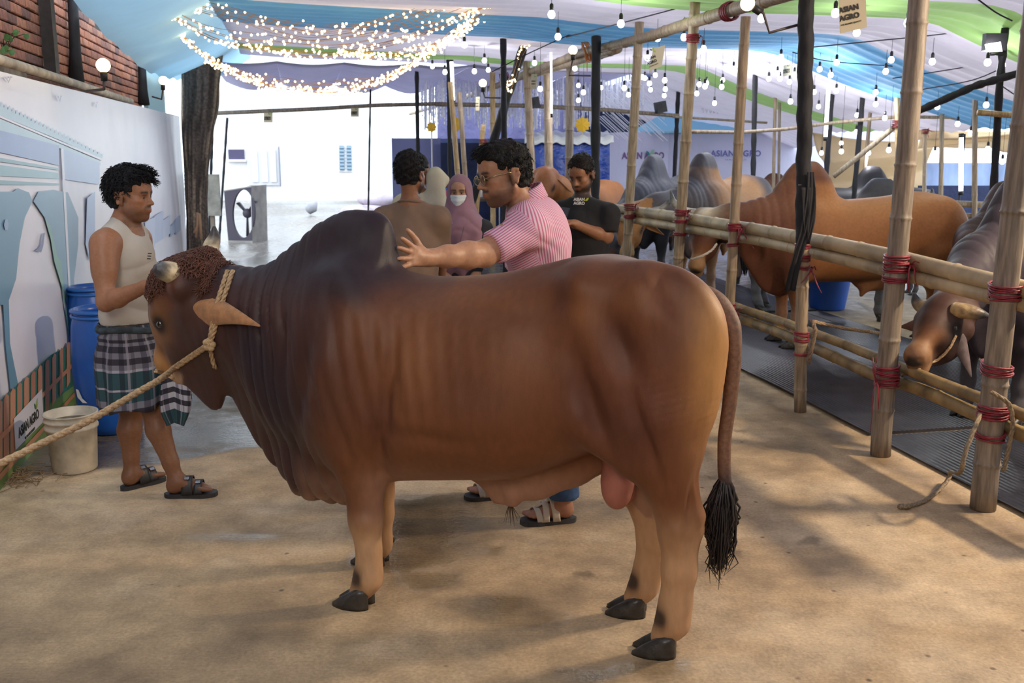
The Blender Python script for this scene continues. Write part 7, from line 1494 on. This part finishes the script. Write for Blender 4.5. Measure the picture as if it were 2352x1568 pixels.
    for y in (-1, 1): MB().raw([q(.111, y * .033 + .023 * math.cos(a), -.001 + .019 * math.sin(a)) for a in np.linspace(0, 2 * math.pi, 24, endpoint=False)], [tuple(range(24))]).build('lens', gm, g_, smooth=False, solid=.001)
    # shirt
    g = Field.box(np.array([-.22, 4.0, .78]), np.array([.60, 4.95, 1.66]), .0085); g.cone(pel + (.02, 0, .02), ch, .158, .158, k=.04, flat=(bf, .84)); g.cone(ch, nk + unit(ch - nk) * .06, .158, .095, k=.05, flat=(bf, .88)); g.cone(sL * .88 + sR * .12, sR * .88 + sL * .12, .082, k=.06); g.cone(nk + (0, 0, -.015), sL, .062, .07, k=.05); g.cone(nk + (0, 0, -.015), sR, .062, .07, k=.05)
    g.ell(P(1252, 540, 4.44), (.10, .15, .15), k=.08)
    se = eL * .80 + sL * .20; g.sleeve(sL + (0.02, 0, -.01), se, .078, .074, k=.045); g.sleeve(sR, eR * .8 + sR * .2, .085, .08, k=.04); g.cone(nk + R[2] * .01 - R[0] * .01, hc - R[0] * .02 - R[2] * .03, .066, .075, k=.006, cut=True); g.cone(nk - R[0] * -.06 + (0, -.0, -.04), nk + R[0] * .12 + (0, 0, .06), .04, .06, k=.01, cut=True); g.halfspace(pel + (0, 0, .02), (0, 0, -1))
    ad = unit(se - sL); sdv = np.cross(ad, (0, 1, 0)); sdv = unit(sdv)
    def cf(V):
        w = sm((V - sL) @ ad, -.015, .035) * (V[:, 1] < sL[1] + .12); axd = unit(ch - pel); rel = V - pel; rel = rel - (rel @ axd)[:, None] * axd; s1 = np.arctan2(rel @ np.array([bf[1], -bf[0], 0]), rel @ -bf + 0.0) * .155 + ((V - pel) @ axd) * 0; s2 = (V - sL) @ sdv; return np.stack([np.where(w > .5, s2 + 5, s1 + 5) * .12, w, w], 1)
    V, Fq = g.mesh(1); N = normals(V, Fq); dsp = .006 * (np.abs(np.sin((V[:, 2] * .8 + V[:, 0] * .7) * 30 + 2.5 * vnoise(V, 6, 1))) - .5) * np.exp(-((np.linalg.norm(V - (sL + (0.04, 0, -.12)), axis=1)) / .16) ** 2) + .0035 * vnoise(V, 12, 3); V = V + N * dsp[:, None]
    skm = stripe_mat(); skm.node_tree.nodes
    sh = skin('shirt', V, Fq, skm, t, cf(V))
    # collar
    cb = MB(); cb.c = []; cu = nk + R[2] * .035 - R[0] * .012; nn = 26
    for i in range(nn + 1):
        a = math.pi * (.30 + 1.40 * i / nn); d = R[0] * math.cos(a) + R[1] * math.sin(a)
        for rr, zz in ((.072, .030), (.078, .028), (.096, -.030)): p = cu + d * rr + R[2] * (zz - .02 * math.cos(a)); cb.v.append(tuple(p)); cb.c.append(((p[2] * .7 + 5 + a * .05) * .12, 0, 0))
    cb.f = [(i * 3 + j, i * 3 + j + 1, (i + 1) * 3 + j + 1, (i + 1) * 3 + j) for i in range(nn) for j in range(2)]; cb.build('collar', skm, sh, solid=.004)
    # jeans
    jm = mat('blue_denim', (.035, .085, .20), .85, noise=(28, .40, 6), bump=(200, .4, .003)); g = Field.box(np.array([-.35, 4.1, .12]), np.array([.62, 5.0, 1.0]), .010); g.ell(pel + (0, 0, -.02), (.15, .19, .16), k=.05); g.ell(pel, (.15, .2, .1), k=.05)
    for hp, kn, an in ((pel + (0, -.09, -.05), kF, aF), (pel + (0, .09, -.05), kD, aD)):
        ce = an * .93 + kn * .07; g.cone(hp, kn, .118, .086, k=.05); g.sleeve(kn, ce, .086, .074, k=.04)
    cloth_skin(g, 'jeans', jm, t, fold=.008, seed=5)
    wM = mat('cream_leather', (.62, .55, .43), .5); s2M = mat('dark_sole', (.05, .048, .05), .7, noise=(30, .3))
    for h0, t0 in ((F0, F1), (D0, D1)):
        s, strap, fr = sandal(h0, t0, t, wM, s2M, w=.050); strap(.50, .38, .100, .036); strap(.58, .56, .086, .030); strap(.78, .66, .060, .030); o, d, sd, L = fr; MB().tube([o + d * L * .42 + sd * .0 + (0, 0, .120), o + d * L * .58 + (0, 0, .102), o + d * L * .74 + (0, 0, .078)], [.012, .014, .010], 8, flat=.4).build('bridge_strap', wM, s)
    return t
pink_man()
# ------------------------------------------------------------------ a plainer builder for the people farther back
def figure(name, label, X, Y, face, hz, sk, shirtM, trouM, hcol, elbows, wrists, lean=(0, 0), hs=1.0, build=1.0, headdir=None, tilt=0.0, hair=True, curls=160, stubble=.0, beard=0.0, hands=True, sleeve_f=.75, fingers=None, hem=.86, long_hem=None, thick=.014):
    t = thing(name, label, 'person', (X, Y, 0)); fw = unit((face[0], face[1], 0)); lf = np.array([-fw[1], fw[0], 0]); up = np.array([0, 0, 1.]); o = np.array([X, Y, 0.]); ln = np.array([lean[0], lean[1], 0])
    hc = o + ln + (0, 0, hz); nk = o + ln * .8 + (0, 0, hz - .19); ch = o + ln * .5 + (0, 0, hz - .42); pel = o + (0, 0, hz - .72); sW = .180 * build; sh = {1: nk + lf * sW + (0, 0, -.085), -1: nk - lf * sW + (0, 0, -.085)}
    hd = unit((headdir if headdir is not None else fw)); R = basis(hd - up * math.sin(tilt), up)
    pts = np.array([hc + .2, hc - .2, pel + .3, pel - .3, sh[1] + .15, sh[-1] - .15, sh[1] - .15, sh[-1] + .15] + [np.asarray(p) + d for p in list(elbows.values()) + list(wrists.values()) for d in (.13, -.13)]); lo, hi = pts.min(0), pts.max(0); lo[2] = -.01
    zs = [zone(hc + (0, 0, -.02), .14)] + ([zone(np.asarray(wrists[k]) , .10) for k in (fingers or [])]); f = person_grid(lo, hi, zs, .006, .015)
    f.cone(pel, ch, .135 * build, .15 * build, k=.05, flat=(fw, .78)); f.cone(ch, nk + (0, 0, -.06), .15 * build, .08, k=.05, flat=(fw, .8)); f.cone(sh[1], sh[-1], .06, k=.06); f.cone(nk + (0, 0, -.03), hc - R[0] * .025 - up * .06, .056, .052, k=.03)
    for k in (1, -1): f.cone(nk, sh[k], .05, .052, k=.05); e, w = np.asarray(elbows[k]), np.asarray(wrists[k]); f.chain([sh[k], e], [.058, .045], k=.03); f.chain([e, e * .7 + w * .3, w], [.044, .044, .028], k=.02); 
    for k in (1, -1):
        e, w = np.asarray(elbows[k]), np.asarray(wrists[k]); hand(f, w, (w - e) if not fingers else (w - e) * .6 + fw * .1, (0, 0, 1) + lf * k * .3, -k, 1.0, (.5,) * 4 if fingers else (.35,) * 4)
    for k in (1, -1): hp = pel + lf * k * .09; an = o + lf * k * .10 + (0, 0, .09); kn = hp * .48 + an * .52 + fw * .02; f.chain([hp, kn, an], [.10, .06, .04], k=.03); foot(f, an * [1, 1, 0] - fw * .05, an * [1, 1, 0] + fw * .19, an)
    head_parts(f, hc, R, hs); V, Fq = f.mesh(1); c = np.tile(np.array([sk]), (len(V), 1)) * (1 + .08 * vnoise(V, 7, 2)[:, None]); c = head_paint(V, c, hc, R, hs, sk, stubble, beard, mous=stubble); skin('body', V, Fq, skinM, t, c); eyes(hc, R, hs, t, (0, -.4 if tilt > .2 else 0))
    if hair: hairdo(hc, R, hs, hcol, t, None, curls=curls, seed=int(X * 10) + 9, thick=thick, up_top=.006, curl_len=(.010, .02))
    g = Field.box(np.minimum(lo, lo) - .05, hi + .05, .013); g.cone(pel + (0, 0, .0), ch, .165 * build, .172 * build, k=.04, flat=(fw, .82)); g.cone(ch, nk + (0, 0, -.06), .168 * build, .09, k=.05, flat=(fw, .85)); g.cone(sh[1] * .90 + nk * .10, sh[-1] * .90 + nk * .10, .064, k=.07)
    for k in (1, -1): e, w = np.asarray(elbows[k]), np.asarray(wrists[k]); g.cone(nk + (0, 0, -.01), sh[k], .055, .062, k=.05); g.sleeve(sh[k], sh[k] * (1 - min(1, sleeve_f)) + e * min(1, sleeve_f), .074, .070, k=.04)
    if sleeve_f > 1:
        for k in (1, -1): e, w = np.asarray(elbows[k]), np.asarray(wrists[k]); g.cone(sh[k], e, .072, .060, k=.03); g.sleeve(e, w, .060, .045, k=.02)
    g.cone(nk + (0, 0, .01) - fw * .01, hc + (0, 0, -.04), .060, .07, k=.006, cut=True); g.halfspace(o + (0, 0, hz - hem), (0, 0, -1)); s_ = cloth_skin(g, 'shirt', shirtM, t, fold=.007, seed=3)
    g = Field.box(np.minimum(lo, lo) - .03, hi + .03, .016); g.ell(pel, (.165 * build, .165 * build, .15), k=.05)
    for k in (1, -1): hp = pel + lf * k * .09; an = o + lf * k * .10 + (0, 0, .09); kn = hp * .48 + an * .52 + fw * .02; g.cone(hp, kn, .115, .082, k=.05); g.sleeve(kn, an, .082, .07, k=.03)
    cloth_skin(g, 'trousers', trouM, t, fold=.008, seed=8); return t, R, hc, s_, nk, fw, lf
dark_tr = mat('dark_trousers', (.03, .03, .04), .85, noise=(20, .3)); 
# man in brown, seen from behind
Yb_ = 6.35; c = P(943, 395, Yb_); pB = figure('person', 'man in a brown collared shirt seen from behind, standing beyond the bull\'s hump', c[0], Yb_, (.22, 1, 0), c[2] - .02, SK3, mat('brown_knit', (.235, .155, .105), .9, noise=(9, .10), bump=(300, .3, .003)), dark_tr, (.006, .005, .006), {1: P(862, 575, 6.40), -1: P(1012, 580, 6.45)}, {1: P(880, 660, 6.75), -1: P(1012, 660, 6.62)}, headdir=(.42, .9, 0), curls=600, beard=.8, build=1.02, thick=.016, sleeve_f=.95)
cb = MB(); nkB = pB[4]; cb.tube([nkB + pB[5] * (.065 * math.cos(a)) + pB[6] * (.072 * math.sin(a)) + np.array([0, 0, .012 - .02 * math.cos(a)]) for a in np.linspace(.5, 2 * math.pi - .5, 28)], .019, 8, flat=.5); cb.build('collar', mat('brown_collar', (.22, .145, .098), .9), pB[3])
# person in a cream shirt just beyond him, arm stretched to the right
c = P(962, 388, 8.3); pW = figure('person', 'person in a cream shirt mostly hidden behind the man in brown, one arm stretched out', c[0], 8.3, (.5, .85, 0), c[2] - .02, SK3, mat('cream_shirt', (.60, .54, .42), .85, noise=(9, .1)), dark_tr, (.006, .005, .006), {1: P(935, 520, 8.4), -1: P(1000, 402, 8.25)}, {1: P(945, 560, 8.6), -1: P(1026, 420, 8.3)}, hs=.94, curls=0, sleeve_f=1.3)
# man in the black T-shirt looking at his phone
Yk = 7.25; c = P(1330, 402, Yk); phone_p = P(1292, 497, 6.92)
pK = figure('person', 'stout man in a black T-shirt looking down at the phone in his hands', c[0] + .02, Yk, (-.42, -.90, 0), c[2], SK3, mat('black_tee', (.010, .010, .012), .85, noise=(8, .2), bump=(200, .2, .003)), dark_tr, (.010, .007, .006), {1: P(1394, 545, 7.15), -1: P(1268, 540, 7.25)}, {1: P(1322, 515, 6.95), -1: P(1280, 512, 6.98)}, headdir=(-.55, -.83, 0), tilt=.42, curls=500, beard=.9, build=1.22, hs=1.0, fingers=[1, -1], thick=.010, sleeve_f=.72)
ph = thing('phone', 'dark mobile phone held in the hands of the man in the black T-shirt', 'phone', phone_p); ax_ = [unit((.85, -.4, -.1)), unit((.25, .75, .55)), unit(np.cross((.85, -.4, -.1), (.25, .75, .55)))]; MB().box(phone_p + (0, 0, .012), (.075, .15, .010), ax_).build('case', mat('phone_case', (.03, .032, .028), .35), ph, smooth=False); MB().box(phone_p + (0, 0, .012) + ax_[2] * .006, (.066, .138, .002), ax_).build('screen', mat('phone_screen', (.02, .02, .03), .08), ph, smooth=False)
rt = unit((1, -.30, 0)); o0 = P(1330, 461, 7.03); o0[1] = 7.02; whI = mat('white_ink', (.75, .75, .72), .7)
for dz, tx in ((.010, 'ASIAN'), (-.016, 'AGRO')): put_text(tx, .028, o0 + np.array([0, -.012, dz]), rt, (0, 0, 1), whI, pK[3], bold=.0012)
leaf_logo(o0 + rt * .045 + np.array([0, -.014, .0]), rt, (0, 0, 1), .042, pK[3], mat('lime_print', (.48, .60, .04), .7), mat('lime_print2', (.40, .55, .05), .7))
# woman in a mauve hijab and face mask
Yw = 7.6; c = P(1056, 440, Yw); pH = figure('person', 'woman in a mauve hijab and pale face mask, wearing a dark dress', c[0], Yw, (-.12, -1, 0), c[2] - .01, (.40, .23, .15), mat('dark_dress', (.018, .018, .026), .85, noise=(9, .2)), mat('dark_skirt', (.018, .018, .026), .85), (.02, .02, .02), {1: P(1102, 560, 7.55), -1: P(1012, 560, 7.6)}, {1: P(1095, 625, 7.5), -1: P(1020, 625, 7.5)}, hs=.92, hair=False, build=.95, sleeve_f=1.3, hem=1.25)
hcW = pH[2]; Rw = pH[1]; qh = lambda x, y, z: hcW + x * Rw[0] + y * Rw[1] + z * Rw[2]
g = Field.box(hcW - np.array([.42, .36, .68]), hcW + np.array([.42, .32, .20]), .010); g.ell(qh(-.015, 0, .035), (.108, .094, .108), k=0, ax=Rw); g.ell(qh(.005, 0, -.06), (.088, .078, .10), k=.04, ax=Rw); g.cone(qh(-.01, 0, -.10), qh(-.01, 0, -.24), .095, .15, k=.08); g.ell(qh(.0, 0, -.34), (.165, .215, .22), k=.10, ax=Rw); g.ell(qh(.04, 0, -.50), (.13, .15, .16), k=.06, ax=Rw)
g.ell(qh(.085, 0, -.005), (.055, .058, .080), k=.012, ax=Rw, cut=True); g.ell(qh(.02, 0, -.02), (.085, .066, .10), k=.01, ax=Rw, cut=True)
V, Fq = g.mesh(1); N = normals(V, Fq); L = (V - hcW) @ Rw.T; ang = np.arctan2(L[:, 1], L[:, 0] + .05); dsp = .010 * (np.abs(np.sin(L[:, 2] * 34 + 9 * np.abs(L[:, 1]) + 1.5 * vnoise(V, 7, 2))) - .5) * sm(-L[:, 2], .08, .14) * (1 - sm(-L[:, 2], .26, .34)) + .010 * np.sin(ang * 11 + 2 * vnoise(V, 5, 4)) * sm(-L[:, 2], .26, .4) + .003 * vnoise(V, 12, 1); V = V + N * dsp[:, None]
hj = skin('hijab', V, Fq, mat('mauve_cloth', (.28, .155, .205), .85, noise=(9, .12), bump=(300, .3, .003)), pH[0])
b = MB(); nu, nv = 18, 12
b.grid(lambda u, v: qh(.112 + .010 * math.sin(math.pi * v) - .19 * abs(u - .5) ** 1.9 - .020 * v * v + .0025 * math.sin(v * 18), (u - .5) * (.126 - .030 * v * v), -.012 - .100 * v + .012 * abs(u - .5) * v), nu, nv); b.build('face_mask', mat('mask_cloth', (.62, .70, .74), .8, bump=(60, .2)), pH[0], solid=.003)
for y in (-.012, .0): MB().ell(P(1036 + y * 200, 506 + (y + .012) * 500, 7.33), .010, nu=8, nv=6).build('brooch', mat('brooch', (.7, .55, .3), .3, metal=.7), hj)
MB().tube([P(1066, 520, 7.34), P(1056, 560, 7.30), P(1046, 590, 7.30)], .007, 6, flat=.4).build('bag_strap', mat('strap_dark', (.06, .05, .06), .6), pH[0])
# ================================================================== ropes
ropeM = mat('jute_rope', (.44, .30, .17), .9, noise=(90, .35, 4), bump=(160, .9, .004))
def rope(pts, r, label=None, name='rope', parent=None, m=None, n=60, twist=True, cat='rope'):
    pts = [np.asarray(p, float) for p in pts]; ti = np.concatenate([[0], np.cumsum([np.linalg.norm(pts[i + 1] - pts[i]) for i in range(len(pts) - 1)])]); ti /= ti[-1]; c = [np.array([spl(ti, [p[k] for p in pts], u) for k in range(3)]) for u in np.linspace(0, 1, n)]; b = MB()
    if twist:
        d = unit(pts[-1] - pts[0]); x = unit(np.cross(d, (.3, .2, 1))); y = np.cross(d, x)
        for k in range(3): b.tube([q + (x * math.cos(i * .55 + k * 2.09) + y * math.sin(i * .55 + k * 2.09)) * r * .5 for i, q in enumerate(c)], r * .62, 6)
    else: b.tube(c, r, 8)
    o = b.build(name, m or ropeM, parent)
    if label: tag(o, label, cat)
    return o
# head collar: round the neck behind the horns, knotted under the ear
hal = thing('halter', 'pale jute halter round the neck and jaw of the big brown bull', 'halter', P(480, 790, 3.86))
rs = lambda x, y, l=.010: on(bullT, x, y, l)
k0 = rs(482, 790, .014)
for dx in (-6, 6):
    rope([rs(529 + dx, 621), rs(521 + dx, 645), rs(511 + dx, 675), rs(502 + dx * .9, 705), rs(494 + dx * .7, 735), rs(488 + dx * .5, 762), k0], .0095, None, 'neck_rope', hal, n=50)
rope([k0, rs(484, 808), rs(488, 825), rs(493, 842), rs(498, 850) + np.array([.02, .05, 0])], .009, None, 'throat_rope', hal, n=24)
b = MB()
for i in range(5): a = i * 1.3; b.ell(k0 + np.array([.012 * math.cos(a), -.008, .016 * math.sin(a)]), (.016, .014, .014), nu=8, nv=6)
b.build('knot', ropeM, hal)
rope([k0 + (0, -.012, 0), rs(440, 818, .014), rs(400, 845, .014), P(372, 868, 3.86), P(300, 910, 3.68), P(200, 968, 3.45), P(100, 1016, 3.28), P(0, 1064, 3.12), P(-140, 1120, 2.95)], .0125, 'taut pale lead rope running from the bull\'s halter past its muzzle to the left edge', 'lead_rope', None, n=170)
rope([rs(358, 852), rs(372, 858), rs(388, 862), rs(398, 868)], .009, None, 'nose_rope', hal, n=20)
# ropes about the fence
rope([P(1865, 735, 6.34), P(1872, 760, 6.3), P(1864, 800, 6.3), P(1856, 835, 6.32)], .014, 'frayed brown rope end hooked over the black-wrapped fence post', 'rope_end', None, n=30, m=mat('old_rope', (.22, .15, .10), .9, noise=(80, .4)))
rope([P(1868, 738, 6.42), P(1930, 752, 6.6), P(2000, 762, 6.6), P(2020, 765, 6.2)], .011, 'thin rope stretched between two fence posts behind the low rails', 'rope', None, n=40, m=ropeM)
old2 = mat('grey_rope', (.26, .20, .13), .9, noise=(80, .4), bump=(160, .8, .004))
rope([P(2252, 950, 4.62), P(2238, 985, 4.52), P(2212, 1060, 4.46)] + [G(2180, 1112) + (0, 0, .05), G(2150, 1135) + (0, 0, .012), G(2115, 1158) + (0, 0, .010), G(2084, 1168) + (0, 0, .012)], .011, 'grey rope trailing from the nearest fence post down onto the concrete', 'trailing_rope', None, n=80, m=old2)
o = bpy.data.objects['trailing_rope']; b = MB(); [b.ell(G(2068 + i * 6, 1170) + (0, 0.004 * (i % 2), .016), (.018, .014, .014), nu=8, nv=6) for i in range(4)]; b.build('knot', old2, o)
rope([P(2278, 900, 4.52), P(2318, 930, 4.54), P(2325, 985, 4.56), P(2306, 1080, 4.58)], .011, 'loose rope end hanging down the nearest fence post', 'rope_end', None, n=40, m=old2)
rope([on(T9, 2072, 862, .008, 5.6), on(T9, 2110, 848, .008, 5.6), on(T9, 2150, 828, .008, 5.6), on(T9, 2180, 800, .008, 5.6), on(T9, 2196, 770, .008, 5.6)], .008, 'thin halter rope along the jaw of the big dark bull at the right', 'halter_rope', None, n=40, m=ropeM)
rope([P(1588, 596, 8.35), P(1612, 588, 8.3), P(1634, 575, 8.35), P(1646, 560, 8.45)], .010, 'pale halter rope across the face of the white-faced bull', 'halter_rope', None, n=30, m=mat('white_rope', (.55, .48, .40), .9))
